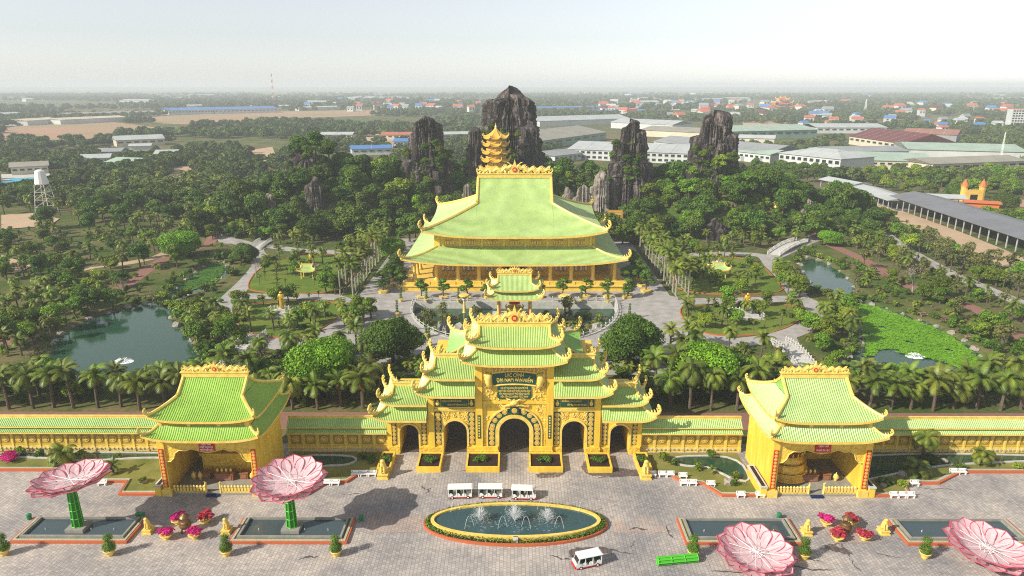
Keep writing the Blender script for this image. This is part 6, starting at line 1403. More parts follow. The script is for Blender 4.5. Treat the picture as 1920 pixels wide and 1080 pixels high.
# garden beds in front of the wall
for s, sd, sp in ((-1, 'left', ((122, 868, 'young', 1.25), (212, 890, 'young', .8), (150, 862, 'bush', .9), (38, 855, 'bush', .7), (75, 858, 'dark_bush', .6), (268, 908, 'bush', .5), (700, 868, 'bush', .75), (682, 862, 'dark_bush', .6), (220, 862, 'bush', .5))), (1, 'right', ((1728, 858, 'coconut', .95), (1720, 890, 'young', 1.15), (1840, 868, 'young', 1.05), (1655, 905, 'fan', .7), (1745, 868, 'dark_bush', .8), (1690, 912, 'bush', .6), (1380, 898, 'bush', .7), (1376, 910, 'dark_bush', .45), (1330, 858, 'bush', .7), (1245, 866, 'bush', .8), (1262, 872, 'dark_bush', .55), (1310, 880, 'bush', .7), (1335, 888, 'young', .4), (1800, 880, 'dark_bush', .6), (1905, 880, 'bush', .6)))):
    for px, py, kd, sc in sp:
        g = G(px, py); plant(kd, g.x, min(g.y, 113.4), sc, f'in the {sd} garden bed before the wall', z=.12)
for px, py, sc in ((15, 868, .9), (20, 862, .8)):
    g = G(px, py); p = empty('flower_bush', (g.x, g.y, .1), 0, 'magenta flowering bush by the wall at the left edge' if sc > .85 else 'smaller magenta bush behind it by the wall at the left edge', 'bush'); place('blossom', BLM[0], p, (0, 0, -.6), (0, 0, 0), (1.6, 1.2, 1.0)); place('stem', TRK, p, (0, 0, -.5))

# ---------------------------------------------------------------- cloud-pruned trees in yellow tubs on the forecourt
PAD = crown_mesh('leaf_pad', [(0, 0, 0, 1.0, 1.0, .62), (.2, .1, -.1, .85, .85, .5)], 150, .17, 8, 'topiary', jit=.3)
TUB = MB(); TUB.lathe([(1.55, 0), (1.75, .7), (1.8, .75), (1.55, .75)], n=6); TUB.cur = 1; TUB.lathe([(1.5, .6), (1.5, .7)], n=6); TUB = TUB.mesh('tub', ['gold_light', 'lawn'])
def bonsai(x, y, seed, label, sc=1.0):
    r = random.Random(seed); p = empty('pruned_tree', (x, y, .05), r.uniform(0, 6), label, 'tree', 'cloud-pruned trees in yellow tubs'); p.scale = (sc,) * 3; place('tub', TUB, p); mb = MB()
    pads = [(0, 0, 6.3, 1.15)] + [(math.cos(a) * q, math.sin(a) * q, z, s_) for a, q, z, s_ in [(r.uniform(0, .8) + k * 2 * math.pi / 9, r.uniform(1.1, 2.1), 2.9 + 2.9 * r.random(), r.uniform(.62, .95)) for k in range(9)]]
    trunk = [Vector((0, 0, .6)), Vector((.25, .1, 1.8)), Vector((-.1, .1, 3.2)), Vector((.1, 0, 4.6)), Vector((0, 0, 6.0))]; mb.tube(trunk, [.28, .24, .2, .15, .08], 6)
    for x_, y_, z_, s_ in pads[1:]: b = trunk[1].lerp(trunk[3], max(0, min(1, (z_ - 2.8) / 2.8))); mb.tube([b, b.lerp(Vector((x_, y_, z_ - .3)), .6) + Vector((0, 0, -.15)), (x_, y_, z_ - .2)], [.13, .1, .05], 5)
    mb.build('trunk', 'bark', p)
    for x_, y_, z_, s_ in pads: place('leaf_pad', PAD, p, (x_, y_, z_), (0, 0, r.uniform(0, 6)), s_ * 1.3)
for k, px in enumerate((790, 832, 876, 915)): bonsai(*G(px, 559)[:2], 70 + k, f'{NUMW[k]} cloud-pruned tree from the left before the great hall', .9)
for k, px in enumerate((1012, 1056, 1098, 1139, 1177)): bonsai(*G(px, 558)[:2], 80 + k, f'{NUMW[k]} cloud-pruned tree right of the shrine before the great hall', .9)
for k, (px, py) in enumerate(((719, 549), (729, 537), (737, 526), (744, 516), (750, 508), (752, 540))): bonsai(*G(px, py)[:2], 90 + k, f'{NUMW[k]} cloud-pruned tree counting from the front, left of the great hall', 1.05)
for k, (px, py) in enumerate(((1211, 547), (1203, 536), (1197, 525), (1190, 514), (1184, 506), (1180, 538))): bonsai(*G(px, py)[:2], 100 + k, f'{NUMW[k]} cloud-pruned tree counting from the front, right of the great hall', 1.05)
COLM = crown_mesh('clipped_crown', [(0, 0, .9 + k * .75, .62 - .06 * k, .62 - .06 * k, .42) for k in range(5)], 170, .15, 6, 'topiary', jit=.3)
for k, (px, py) in enumerate(((745, 592), (757, 622), (800, 632), (1180, 598), (1170, 560), (752, 566), (800, 566), (860, 566), (1090, 566), (1140, 568), (805, 648))):
    g = G(px, py); p = empty('potted_topiary', (g.x, g.y, .05), 0, f'{NUMW[k]} tiered conifer in a tub along the moat rail', 'potted plant', 'tiered conifers round the moat'); place('pot', POT, p); place('clipped_crown', COLM, p, (0, 0, .5)); place('trunk', TRK, p)
# moat rockery
def rock_mesh(seed, m, sub=2, rough=.3):
    mb = MB(); mb.blob((0, 0, 0), (1, .9, .8), seed, sub, rough); return mb.mesh('boulder', m)
RK = [rock_mesh(k, 'rock_pale') for k in range(4)]; RD = [rock_mesh(k + 9, 'grey_stone') for k in range(3)]
r = random.Random(44); rk = []
for k in range(44):
    x = r.uniform(-24, 24); y = r.uniform(176, 190)
    if abs(x) < 7.5: continue
    if not inside(MOAT, np.array([x]), np.array([y]))[0]: continue
    rk.append((x, y))
rk.sort()
for k, (x, y) in enumerate(rk):
    s_ = r.uniform(.9, 2.3); o = place('boulder', r.choice(RD), None, (x, y, -2.0), (r.uniform(-.3, .3), r.uniform(-.3, .3), r.uniform(0, 6)), (s_, s_, s_ * r.uniform(.8, 1.8))); tag(o, f'{NUMW[k] if k < len(NUMW) else "last"} grey rockery boulder from the left in the moat', 'rock', 'rockery boulders in the moat')
for kd, n_ in (('fan', 16), ('bush', 18), ('olive', 6), ('young', 10), ('dry_bush', 12), ('dark_bush', 12)):
    k = 0
    while k < n_:
        x, y = r.uniform(-26, 26), r.uniform(174, 200)
        if abs(x) < 8 or not inside(MOAT, np.array([x]), np.array([y]))[0]: continue
        plant(kd, x, y, r.uniform(.6, 1.0), 'on the moat rockery', z=-2.2, r=r); k += 1
for s in (-1, 1):
    p = empty('stone_lantern', (s * 15.5, 203.5, -2.4), 0, f'golden lamp standing in the moat {"left" if s < 0 else "right"} of the shrine', 'lamp'); mb = MB(); mb.lathe([(.7, 0), (.5, .4), (.35, 3.5), (.5, 4.6), (1.5, 5.2), (1.7, 5.6), (1.5, 5.8)], n=10); mb.build('lamp_post', 'gold_light', p); mb = MB(); mb.blob((0, 0, 4.4), .6, 1, 2, 0); mb.build('globe', 'white', p, smooth=True)
for k, (px, py, q, l) in enumerate(((95, 893, .8, 'near the left edge palms'), (268, 906, .7, 'beside the left pavilion'), (1365, 907, .8, 'left of the right pavilion'), (1374, 899, .5, 'behind the larger one left of the right pavilion'), (1770, 866, .6, 'by the wall near the right palms'), (1690, 893, .8, 'right of the right pavilion under a palm'), (1655, 912, .5, 'at the right foot of the right pavilion'))):
    g = G(px, py); tag(place('boulder', RK[k % 4], None, (g.x, min(g.y, 113), .3), (0, 0, px), q * 1.1), f'pale boulder on the garden bed {l}', 'rock', 'pale boulders in the garden beds')
# bank boulders
for P, wh in ((POND_L, 'left pond'), (POND_R, 'right pond'), (CANAL_L, 'left canal'), (CANAL_R, 'right canal')):
    kk = sorted(range(0, len(P), 2), key=lambda i: PX(*P[i])[0])
    for rank, k in enumerate(kk):
        x, y = P[k]; s_ = r.uniform(.5, 1.3); tag(place('boulder', r.choice(RK + RD), None, (x, y, -.5), (r.uniform(-.4, .4), 0, r.uniform(0, 6)), s_), f'{NUMW[rank] if rank < 30 else "last"} bank boulder from left round the {wh}', 'rock', f'bank boulders of the {wh}')

# ---------------------------------------------------------------- garden statues, kiosks, bridges
def plinth_statue(px, py, label, sc, stairs=True):
    g = G(px, py); p = empty('garden_statue', (g.x, g.y, .1), 0, label, 'statue')
    if stairs:
        mb = MB(); mb.box(-4.5, 4.5, -3, 3, 0, .6); mb.box(-3.2, 3.2, -2, 2.4, .6, 1.2); mb.box(-1.2, 1.2, -1.0, 1.0, 1.2, 2.1); mb.build('stone_base', 'stone_white', p)
        for s in (-1, 1): rail_run(p, [(s * 4.3, -2.8, .6), (s * 4.3, 2.8, .6)], gap=1.1)
        rail_run(p, [(-4.3, 2.8, .6), (4.3, 2.8, .6)], gap=1.1)
    else:
        mb = MB(); mb.lathe([(2.6, 0), (2.6, .4), (1.6, .45), (1.2, 1.0), (1.2, 1.3)], n=16); mb.build('stone_base', 'stone_white', p)
    place('figure', FIG_GOLD, p, (0, 0, 2.05 if stairs else 1.25), (0, 0, 0), (sc * 1.2, sc * 1.2, sc))
plinth_statue(530, 592, 'golden standing statue on a white plinth in the left garden', 3.1); plinth_statue(1398, 594, 'golden standing statue on a white plinth in the right garden', 3.1)
plinth_statue(583, 500, 'small golden statue on a round base on the far left lawn', 2.0, False); plinth_statue(1347, 494, 'small golden statue on a round base on the far right lawn', 2.0, False)
def kiosk(px, py, label, sc=1.0):
    g = G(px, py); p = empty('garden_kiosk', (g.x, g.y, .1), 0, label, 'kiosk')
    for sx in (-1, 1):
        for sy in (-1, 1): wall_box(p, 'column', sx * 2 - .15, sx * 2 + .15, sy * 1.4 - .15, sy * 1.4 + .15, 0, 3.0, 'gold_light')
    roof(p, (-3.2, 3.2), (-2.4, 2.4), 3.0, (-1.8, 1.8), (0, 0), 4.8, .6, .7, rib=.35, horn=.35, mats=('tile_hall', 'tile_crest'), beam=.12); p.scale = (sc,) * 3
kiosk(578, 522, 'small green-roofed kiosk on the far left lawn', 1.0); kiosk(1346, 520, 'small green-roofed kiosk on the far right lawn', 1.05)
def bridge(pa, pb, wid, label, rise=.9):
    a, b = G(*pa), G(*pb); c = (a + b) / 2; d = b - a; L = d.length; p = empty('foot_bridge', (c.x, c.y, 0), math.atan2(d.y, d.x), label, 'bridge'); V = []; Fq = []; n_ = 12
    zf = lambda t: .12 + rise * (1 - (2 * t - 1) ** 2)
    for k in range(n_ + 1):
        t = k / n_; x = -L / 2 + L * t; V += [(x, -wid / 2, zf(t)), (x, wid / 2, zf(t)), (x, wid / 2, zf(t) - .5), (x, -wid / 2, zf(t) - .5)]
        if k:
            q = 4 * k
            for i in range(4): Fq.append((q - 4 + i, q + i, q + (i + 1) % 4, q - 4 + (i + 1) % 4))
    mb = MB(); mb.add(V, Fq); mb.build('deck', 'stone_white', p)
    for s in (-1, 1): rail_run(p, [(-L / 2 + L * k / 6, s * wid / 2 * .95, zf(k / 6)) for k in range(7)], gap=1.3)
    for x in (-L * .25, L * .25): wall_box(p, 'pier', x - .4, x + .4, -wid * .4, wid * .4, -1.9, zf(.25) - .45, 'stone_white')
bridge((484, 628), (428, 692), 4.6, 'white balustraded bridge on the near side of the left garden'); bridge((1458, 640), (1512, 690), 4.6, 'white balustraded bridge on the near side of the right garden')
bridge((476, 470), (500, 452), 5.0, 'white bridge beside the drive under the left rocks', .5); bridge((1450, 478), (1505, 452), 5.0, 'white arched bridge over the canal in the right garden', 1.2)
def pond_spout(px, py, label):
    g = G(px, py, -.5); r = random.Random(px); mb = MB(); mb.lathe([(2.3, -.02), (1.9, .06), (1.2, .14), (.5, .24), (.1, .3)], (g.x, g.y, -.5), 22, 1.15, .75)
    for k in range(40):
        a = r.uniform(0, 6.28); q = r.uniform(.2, 2.2); mb.tube([(g.x, g.y, -.4), (g.x + q * .5 * math.cos(a), g.y + q * .5 * math.sin(a), .1 + r.uniform(-.2, .25)), (g.x + q * math.cos(a), g.y + q * math.sin(a), -.4)], .05, 3)
    tag(mb.build('water_spout', 'foam'), label, 'water jet', kind='stuff')
pond_spout(229, 679, 'low white bubbling jet in the left pond'); pond_spout(1716, 667, 'low white bubbling jet in the open water of the right pond')

# ---------------------------------------------------------------- rock peaks
CLING = []
def peak(px, top_py, Y, half, cols, label, seed, mname='rock', zb=None, res=(150, 70), name='rock_peak', cat='rock'):
    """columnar rock: radial union of upright pillars round one axis, one continuous skin"""
    r = np.random.RandomState(seed); X0 = A(px, top_py, Y).x; ztop = A(px, top_py, Y).z; zb = gz(X0, Y) - 2 if zb is None else zb; Hh = ztop - zb; NA, NZ = res
    C = []
    for (dx, dy, rad, hf) in cols: C.append((dx * half, dy * half, rad * half, hf * Hh))
    for k in range(44):
        a = r.uniform(0, 6.28); q = r.uniform(.3, .95) * half; hmx = max([c[3] * (1 - .25 * math.hypot(c[0] - q * math.cos(a), c[1] - q * math.sin(a)) / c[2]) for c in C[:len(cols)]] + [.2 * Hh]); C.append((q * math.cos(a), q * math.sin(a), r.uniform(.07, .18) * half, hmx * r.uniform(.35, 1.0)))
    C = np.array(C); th = np.linspace(0, 2 * np.pi, NA, endpoint=False); zs = np.linspace(0, 1, NZ) ** .9 * Hh * .995; rad = np.zeros((NZ, NA))
    u = np.stack([np.cos(th), np.sin(th)], 1); nz1 = r.uniform(-1, 1, NA); nz1 = (nz1 + np.roll(nz1, 1)) / 2; fs_ = r.rand(NA) < .13; nz1 = np.where(fs_, -2.4, nz1)
    for (cx, cy, cr, ch0) in C:
        fa = r.uniform(0, 6.28); slant = r.uniform(.3, 1.5) * cr
        b = u @ np.array([cx, cy]); perp = cx * u[:, 1] - cy * u[:, 0]
        che = ch0 - slant * .5 * (1 + np.cos(th - fa)); che = np.maximum(che, .15 * ch0)
        for i, z in enumerate(zs):
            rr_ = cr * (1.0 + .22 * np.clip(1 - z / che, 0, 1) ** 2) * np.sqrt(np.clip(1 - np.clip((z - che + cr * .45) / (cr * .45), 0, 1) ** 2, 0, 1))
            disc = rr_ ** 2 - perp ** 2; hit = np.where((disc > 0) & (z < che), b + np.sqrt(np.maximum(disc, 0)), 0); rad[i] = np.maximum(rad[i], hit)
    rad = np.maximum(rad, .02 * half); groove = .075 * half * nz1
    rad = rad + groove[None, :] * (rad > .1 * half) + r.uniform(-.018, .018, rad.shape) * half
    bl = np.kron(r.uniform(-.05, .05, (NZ // 5 + 1, NA // 6 + 1)), np.ones((5, 6)))[:NZ, :NA]; rad = np.maximum(rad + bl * half * (rad > .12 * half), .02 * half)
    rad = rad * (1.10 - .20 * (zs / Hh)[:, None] ** 1.6)
    x = rad * np.cos(th); y = rad * np.sin(th) * .85; V = np.stack([x, y, np.repeat(zs[:, None], NA, 1)], -1).reshape(-1, 3); ii = np.arange(NZ * NA).reshape(NZ, NA); jj = np.roll(ii, -1, 1)
    Q_ = np.stack([ii[:-1], jj[:-1], jj[1:], ii[1:]], -1).reshape(-1, 4); V = np.concatenate([V, [[0, 0, Hh]]]); n_ = len(V) - 1
    cap = np.stack([ii[-1][::2], np.roll(ii[-1], -1)[::2], np.roll(ii[-1], -2)[::2], np.full(NA // 2, n_)], -1); o = place(name, np_mesh(name, V, np.concatenate([Q_, cap]), mname), None, (X0, Y, zb)); tag(o, label, cat); CLING.append((X0, Y, zb, Hh, half)); return o, X0, ztop
peak(955, 160, 372, 17.5, [(0, 0, .55, 1.0), (-.28, .1, .5, .88), (.3, .05, .48, .93), (-.1, -.35, .42, .72), (.38, -.3, .40, .62), (-.45, -.1, .38, .62), (.55, .1, .4, .5)], 'tallest dark rock peak rising behind the golden pagoda', 1)
peak(889, 238, 362, 5.2, [(0, 0, .6, 1.0), (.3, .2, .5, .8), (-.3, 0, .5, .7)], 'small dark rock spike left of the golden pagoda', 2)
peak(797, 216, 352, 14.0, [(-.02, 0, .36, 1.0), (.25, .1, .30, .92), (-.45, -.1, .36, .55), (.5, 0, .36, .5), (-.62, .1, .3, .45), (-.2, .2, .4, .85), (.1, -.45, .3, .45)], 'dark rock peak with trees in its clefts left of the pagoda', 3)
peak(576, 272, 350, 12.0, [(-.1, 0, .6, .95), (.4, 0, .45, .8), (-.45, 0, .4, .75), (0, -.4, .4, .7)], 'rock block crowned with trees at the far left of the peaks', 4)
peak(1182, 222, 342, 11.0, [(.0, .1, .36, 1.0), (-.4, 0, .34, .86), (.42, .05, .30, .9), (-.5, -.3, .34, .55), (.35, -.4, .4, .58), (-.05, -.5, .34, .5), (.7, 0, .25, .6)], 'three-pillared dark rock peak right of the great hall', 5)
peak(1340, 205, 345, 12.5, [(.1, 0, .48, .97), (.35, .1, .40, .99), (-.05, .1, .36, .86), (-.6, -.05, .26, .70), (.55, -.1, .36, .75), (0, -.4, .4, .5)], 'tall dark rock peak furthest right', 6)
for px, py, Y, hf, l, sd in ((1094, 345, 318, 6.0, 'pale fluted rock standing just right of the great hall roof', 7), (1125, 318, 332, 5.6, 'pale double rock above the pale fluted rock', 8), (1433, 338, 330, 4.5, 'pale rounded rock right of the furthest right peak', 9), (503, 362, 322, 3.6, 'pale rock on the slope at the left of the rocky hill', 10), (875, 345, 330, 3.2, 'narrow rock behind the left roof edge of the great hall', 11), (1065, 350, 335, 3.5, 'grey rock behind the right end of the hall ridge', 12), (1515, 372, 318, 4.0, 'brown rock at the right end of the rocky hill', 13), (1345, 408, 300, 5.5, 'rock face with a cave mouth below the right peak', 14), (585, 330, 318, 5, 'fluted rock wall below the tree-crowned block', 15)):
    peak(px, py, Y, hf, [(0, 0, .5, 1.0), (.35, .1, .45, .85), (-.35, 0, .45, .8), (.1, -.35, .4, .6)], l, sd, 'rock_pale' if sd not in (15, 14) else 'rock', res=(72, 36), name='rock_outcrop')
# trees clinging to the rock faces
r = random.Random(8)
for k, (cx, cy, zb_, hh, hf) in enumerate(CLING[:6]):
    nm = ('tallest rock', 'small spike', 'rock left of the pagoda', 'far left rock block', 'three-pillared rock', 'furthest right peak')[k]
    for j in range((15, 4, 18, 20, 15, 18)[k]):
        a = r.uniform(math.pi * 1.02, math.pi * 1.98); f = r.uniform(.05, .58 if k != 3 else .95); q = hf * (1.0 - .45 * f); sc_ = r.uniform(.45, .85) * (1 - .3 * f); plant(r.choice(('mid', 'dark', 'dark')), cx + q * math.cos(a), cy + q * .85 * math.sin(a), sc_, f'clinging to the {nm}', z=zb_ + hh * f - 1.5 * sc_, r=r)
# trees over the rocky hill
RKX = [(0, 372, 16), (-11, 352, 14), (-48, 352, 12)]
scatter([(-140, 296), (-45, 288), (-42, 300), (-40, 330), (-30, 392), (-140, 392)], [('dark', 80), ('mid', 12)], 'on the hill left of the hall', 31, 5.0, True, smin=1.05, smax=1.7)
scatter([(-42, 290), (42, 290), (42, 340), (60, 400), (-60, 400)], [('dark', 40), ('mid', 8)], 'on the hill behind the hall', 32, 5.0, True, smin=1.0, smax=1.6)
scatter([(45, 288), (150, 292), (190, 330), (185, 385), (45, 392)], [('dark', 72), ('mid', 26), ('bright', 4)], 'on the hill right of the hall', 33, 5.0, True, smin=1.0, smax=1.6)
for px, py, Y, kd, sc, wh in ((560, 272, 349, 'dark', 1.25, 'on top of the far left rock block'), (590, 266, 350, 'dark', 1.35, 'on top of the far left rock block'), (615, 280, 348, 'dark', 1.3, 'on top of the far left rock block'), (575, 284, 344, 'mid', 1.1, 'on top of the far left rock block'), (762, 286, 345, 'mid', .75, 'on the shelf of the rock left of the pagoda'), (818, 268, 346, 'mid', .7, 'on the shelf of the rock left of the pagoda'), (830, 300, 346, 'dark', .9, 'on the shelf of the rock left of the pagoda'), (950, 254, 356, 'mid', .62, 'in the cleft of the tallest rock'), (970, 250, 357, 'mid', .6, 'in the cleft of the tallest rock'), (938, 262, 355, 'mid', .5, 'in the cleft of the tallest rock'), (1156, 270, 334, 'dark', .55, 'on the shelf of the three-pillared rock'), (1182, 272, 333, 'olive', .5, 'on the shelf of the three-pillared rock'), (1318, 285, 336, 'mid', .75, 'on the face of the furthest right peak'), (1350, 300, 334, 'mid', .95, 'on the face of the furthest right peak'), (1372, 296, 338, 'dark', .8, 'on the face of the furthest right peak'), (1300, 318, 336, 'mid', .9, 'on the face of the furthest right peak')):
    q = A(px, py, Y); plant(kd, q.x, Y, sc, wh, z=q.z - 4.5 * sc)

# ---------------------------------------------------------------- golden pagoda
q = A(930, 330, 344); pg = empty('pagoda', (q.x, 344, gz(q.x, 344)), 0, 'slender golden six-tiered pagoda in front of the tallest rock', 'pagoda'); zb = gz(q.x, 344)
n8 = 8
def oct_roof(z, r0, r1, h, nm='tier_roof'):
    mb = MB(); V = []; Fq = []; NS = 4; NV = 4
    for k in range(n8):
        for j in range(NS):
            t = j / NS; a0, a1 = 2 * math.pi * (k + .5) / n8, 2 * math.pi * (k + 1.5) / n8; e = abs(2 * t - 1)
            for i in range(NV + 1):
                v = i / NV; rr_ = r0 + (r1 - r0) * v; x = rr_ * ((1 - t) * math.cos(a0) + t * math.cos(a1)); y = rr_ * ((1 - t) * math.sin(a0) + t * math.sin(a1)); V.append((x, y, z + h * (v * .5 + .5 * v * v) + 1.0 * (e ** 3) * (1 - v) ** 2))
    m = n8 * NS
    for k in range(m):
        j = (k + 1) % m
        for i in range(NV): a, b = k * (NV + 1) + i, j * (NV + 1) + i; Fq.append((a, b, b + 1, a + 1))
    mb.add(V, Fq); mb.add([(v[0], v[1], v[2] - .35) for v in V], [f[::-1] for f in Fq])
    E_ = [(k * (NV + 1), ((k + 1) % m) * (NV + 1)) for k in range(m)]; b = len(mb.v); mb.add([V[a] for a, _ in E_] + [(V[a][0], V[a][1], V[a][2] - .35) for a, _ in E_], [(i, m + i, m + (i + 1) % m, (i + 1) % m) for i in range(m)])
    o = mb.build(nm, 'pagoda_gold', pg)
    for k in range(n8):
        a = 2 * math.pi * (k + .5) / n8; place('horn', HORN, o, (r0 * math.cos(a), r0 * math.sin(a), z + 1.0), (0, 0, a), .55)
    return o
tops = [A(930, y, 344).z - zb for y in (318, 300.5, 286, 271.5, 258)]
for k, zt_ in enumerate(tops):
    wd = 7.9 - .35 * k
    last = k == len(tops) - 1
    mb = MB(); z0_ = 0 if k == 0 else tops[k - 1] + 1.2; mb.lathe([(wd * .56, z0_), (wd * .54, zt_ + .3)], n=8); b_ = mb.build('tier_wall', 'gold', pg)
    for j in range(8):
        a = 2 * math.pi * (j + .5) / 8
        mb = MB(); mb.cbox((wd * .55 * math.cos(a), wd * .55 * math.sin(a), (max(z0_, zt_ - 3) + zt_) / 2), (.5, .5, zt_ - max(z0_, zt_ - 3)), a); mb.build('tier_column', 'gold_light', b_)
    oct_roof(zt_ - .2, wd, wd * .52 if not last else .5, 1.7 if not last else 4.6)
    if not last:
        mb = MB(); mb.lathe([(wd * .66, zt_ + 1.3), (wd * .66, zt_ + 2.1), (wd * .63, zt_ + 2.1), (wd * .63, zt_ + 1.3)], n=8, cap=False); mb.build('gallery_rail', 'pagoda_gold', pg)
mb = MB(); mb.lathe([(.7, tops[-1] + 4.2), (.45, tops[-1] + 4.8), (.6, tops[-1] + 5.2), (.2, tops[-1] + 6.0), (.03, tops[-1] + 7.2)], n=8); mb.build('finial', 'gold_light', pg)
for px, py, l in ((1456, 432, 'tiny golden-roofed pavilion among trees at the right foot of the rocky hill'), (1470, 345, 'tiny golden-roofed pavilion on the right shoulder of the rocky hill'), (455, 436, 'small golden-roofed shelter by the drive under the left rocks')):
    g = G(px, py); p = empty('hill_pavilion', (g.x, g.y, gz(g.x, g.y)), 0, l, 'pavilion')
    for sx in (-1, 1):
        for sy in (-1, 1): wall_box(p, 'column', sx * 2 - .2, sx * 2 + .2, sy * 2 - .2, sy * 2 + .2, 0, 4.5, 'gold')
    roof(p, (-3.6, 3.6), (-3.6, 3.6), 4.5, (-2.0, 2.0), (-2.0, 2.0), 5.8, 1.0, .9, rib=.5, horn=.9, mats=('gold_light', 'gold_light'), beam=.2, ridge=False); roof(p, (-3.0, 3.0), (-3.0, 3.0), 6.4, (-1.0, 1.0), (0, 0), 8.6, .7, .9, rib=.5, horn=.5, mats=('gold_light', 'gold_light'), beam=.2); p.scale = (.62,) * 3
p = empty('stone_tablet', (A(1153, 400, 296).x, 296, 0), 0, 'brown inscribed tablet on rocks behind the right of the great hall', 'tablet'); mb = MB(); mb.box(-3.4, 3.4, -.3, .3, 9.0, 13.5); mb.build('tablet_face', 'bronze', p); 
for x in (-2.8, 2.8): wall_box(p, 'tablet_post', x - .5, x + .5, -.4, .4, 0, 8.98, 'grey_stone')
for k in range(6): wall_box(p, 'inscription_line', -2.9, 2.9, -.38, -.31, 9.5 + k * .62, 9.75 + k * .62, 'gold_light')

# ---------------------------------------------------------------- buildings beyond the park
def shed(a, b, depth, h, rise, rm, wm, label, cat='warehouse', name='warehouse', win=0, hip=False, openside=False, over=1.0, rows=1, group=None, doors=0):
    """a, b: photo pixels of the two front base corners; built upright behind that line"""
    A_, B_ = G(*a), G(*b); d = B_ - A_; L = d.length; p = empty(name, ((A_.x + B_.x) / 2, (A_.y + B_.y) / 2, 0), math.atan2(d.y, d.x), label, cat, group); hl = L / 2
    if not openside: wall_box(p, 'wall', -hl, hl, 0, depth, 0, h, wm)
    else:
        n_ = max(3, int(L / 6))
        for k in range(n_ + 1):
            for y in (.4, depth - .4): wall_box(p, 'post', -hl + .3 + (L - .6) * k / n_ - .18, -hl + .3 + (L - .6) * k / n_ + .18, y - .18, y + .18, 0, h, wm)
        mb = MB(); mb.box(-hl, hl, .2, .5, h - .5, h - .02); mb.build('beam', wm, p)
    ins = (depth / 2 if hip else 0); o_ = over; V = [(-hl - o_, -o_, h), (hl + o_, -o_, h), (hl + o_, depth + o_, h), (-hl - o_, depth + o_, h), (-hl - o_ + ins, depth / 2, h + rise), (hl + o_ - ins, depth / 2, h + rise)]
    V += [(x, y, z + .35) for x, y, z in V]; mb = MB(); mb.add(V, [(6, 7, 11, 10), (8, 9, 10, 11), (7, 8, 11), (9, 6, 10), (1, 0, 4, 5), (3, 2, 5, 4), (2, 1, 5), (0, 3, 4), (0, 1, 7, 6), (1, 2, 8, 7), (2, 3, 9, 8), (3, 0, 6, 9)]); ro = mb.build('roof', rm, p)
    if not openside and L > 30:
        for k in range(1, int(L / 14)):
            x = -hl + L * k / int(L / 14); mb = MB(); mb.add([(x - .2, -o_, h + .45), (x + .2, -o_, h + .45), (x + .2, depth / 2, h + rise + .45), (x - .2, depth / 2, h + rise + .45)], [(0, 1, 2, 3)]); mb.add([(x + .2, -o_, h + .36), (x - .2, -o_, h + .36), (x - .2, depth / 2, h + rise + .36), (x + .2, depth / 2, h + rise + .36)], [(0, 1, 2, 3)]); mb.build('roof_seam', 'roof_pale', ro)
    for rw in range(rows if win else 0):
        for k in range(win):
            x = -hl + L * (k + .5) / win; ww = L / win * .30; z0_ = h * (.55 if rows == 1 else (.18 + .46 * rw)); f = wall_box(p, 'window', x - ww, x + ww, -.12, .02, z0_, z0_ + h * .22, 'glass_dark'); wall_box(f, 'sill', x - ww - .1, x + ww + .1, -.25, .01, z0_ - .25, z0_ - .02, 'wall_white')
    for k in range(doors):
        x = -hl + L * (k + .5) / doors; wall_box(p, 'door', x - 2, x + 2, -.1, .02, .05, min(4.5, h * .6), 'roof_grey')
    return p
shed((1000, 283), (1136, 262), 78, 9, 7, 'roof_tan', 'wall_green', 'broad tan-roofed warehouse right of the tallest rock', win=8)
shed((1012, 238), (1180, 232), 60, 9, 6, 'roof_pale', 'wall_white', 'pale-roofed warehouse behind the tan one')
shed((1040, 306), (1090, 300), 34, 6, 3, 'roof_grey', 'wall_white', 'small grey-roofed building with roof panels beside the tan warehouse', win=6, doors=2)
shed((1066, 298), (1290, 308), 60, 9, 5, 'roof_pale', 'wall_white', 'long pale roof building behind the three-pillared rock', win=20, rows=2)
shed((1225, 282), (1440, 306), 48, 9, 5, 'roof_grey', 'wall_white', 'long grey-roofed factory behind the furthest right peak', win=18, doors=4)
shed((1200, 255), (1330, 262), 60, 8, 4, 'roof_tan', 'wall_cream', 'sand-coloured roof between the two right peaks')
shed((1145, 240), (1260, 246), 55, 9, 5, 'roof_pale', 'wall_white', 'white-roofed warehouse above the three-pillared rock')
shed((1375, 300), (1442, 308), 30, 8, 3, 'roof_mint', 'wall_white', 'small mint-roofed building right of the furthest right peak', win=7, doors=2)
shed((1372, 262), (1530, 258), 70, 10, 5, 'roof_mint', 'wall_green', 'wide mint green warehouse left of the maroon roof', win=10)
shed((1530, 250), (1660, 250), 60, 8, 4, 'roof_pale', 'wall_white', 'pale blue-white roof behind the maroon roof', win=10)
shed((1384, 270), (1450, 272), 20, 7, 3, 'roof_pale', 'wall_cream', 'small pale shed before the mint warehouse')
shed((1590, 270), (1690, 286), 55, 9, 9, 'roof_maroon', 'wall_cream', 'dark maroon-roofed hall among trees', win=9)
shed((1690, 262), (1790, 266), 50, 8, 5, 'rust', 'roof_grey', 'rust-red roofed hall right of the maroon hall')
shed((1458, 312), (1572, 326), 40, 11, 5, 'roof_pale', 'wall_white', 'white two-storey building with rows of windows', 'building', 'office_building', win=10, hip=True, rows=2)
shed((1575, 315), (1745, 320), 60, 7, 4, 'roof_mint', 'wall_cream', 'mint-roofed factory right of the white office building', win=12)
shed((1700, 296), (1919, 302), 70, 8, 4, 'roof_mint', 'wall_white', 'long mint-roofed factory at the right edge')
shed((1745, 325), (1919, 318), 34, 7, 3, 'roof_tan', 'wall_cream', 'low tan-roofed building at the right edge', win=10)
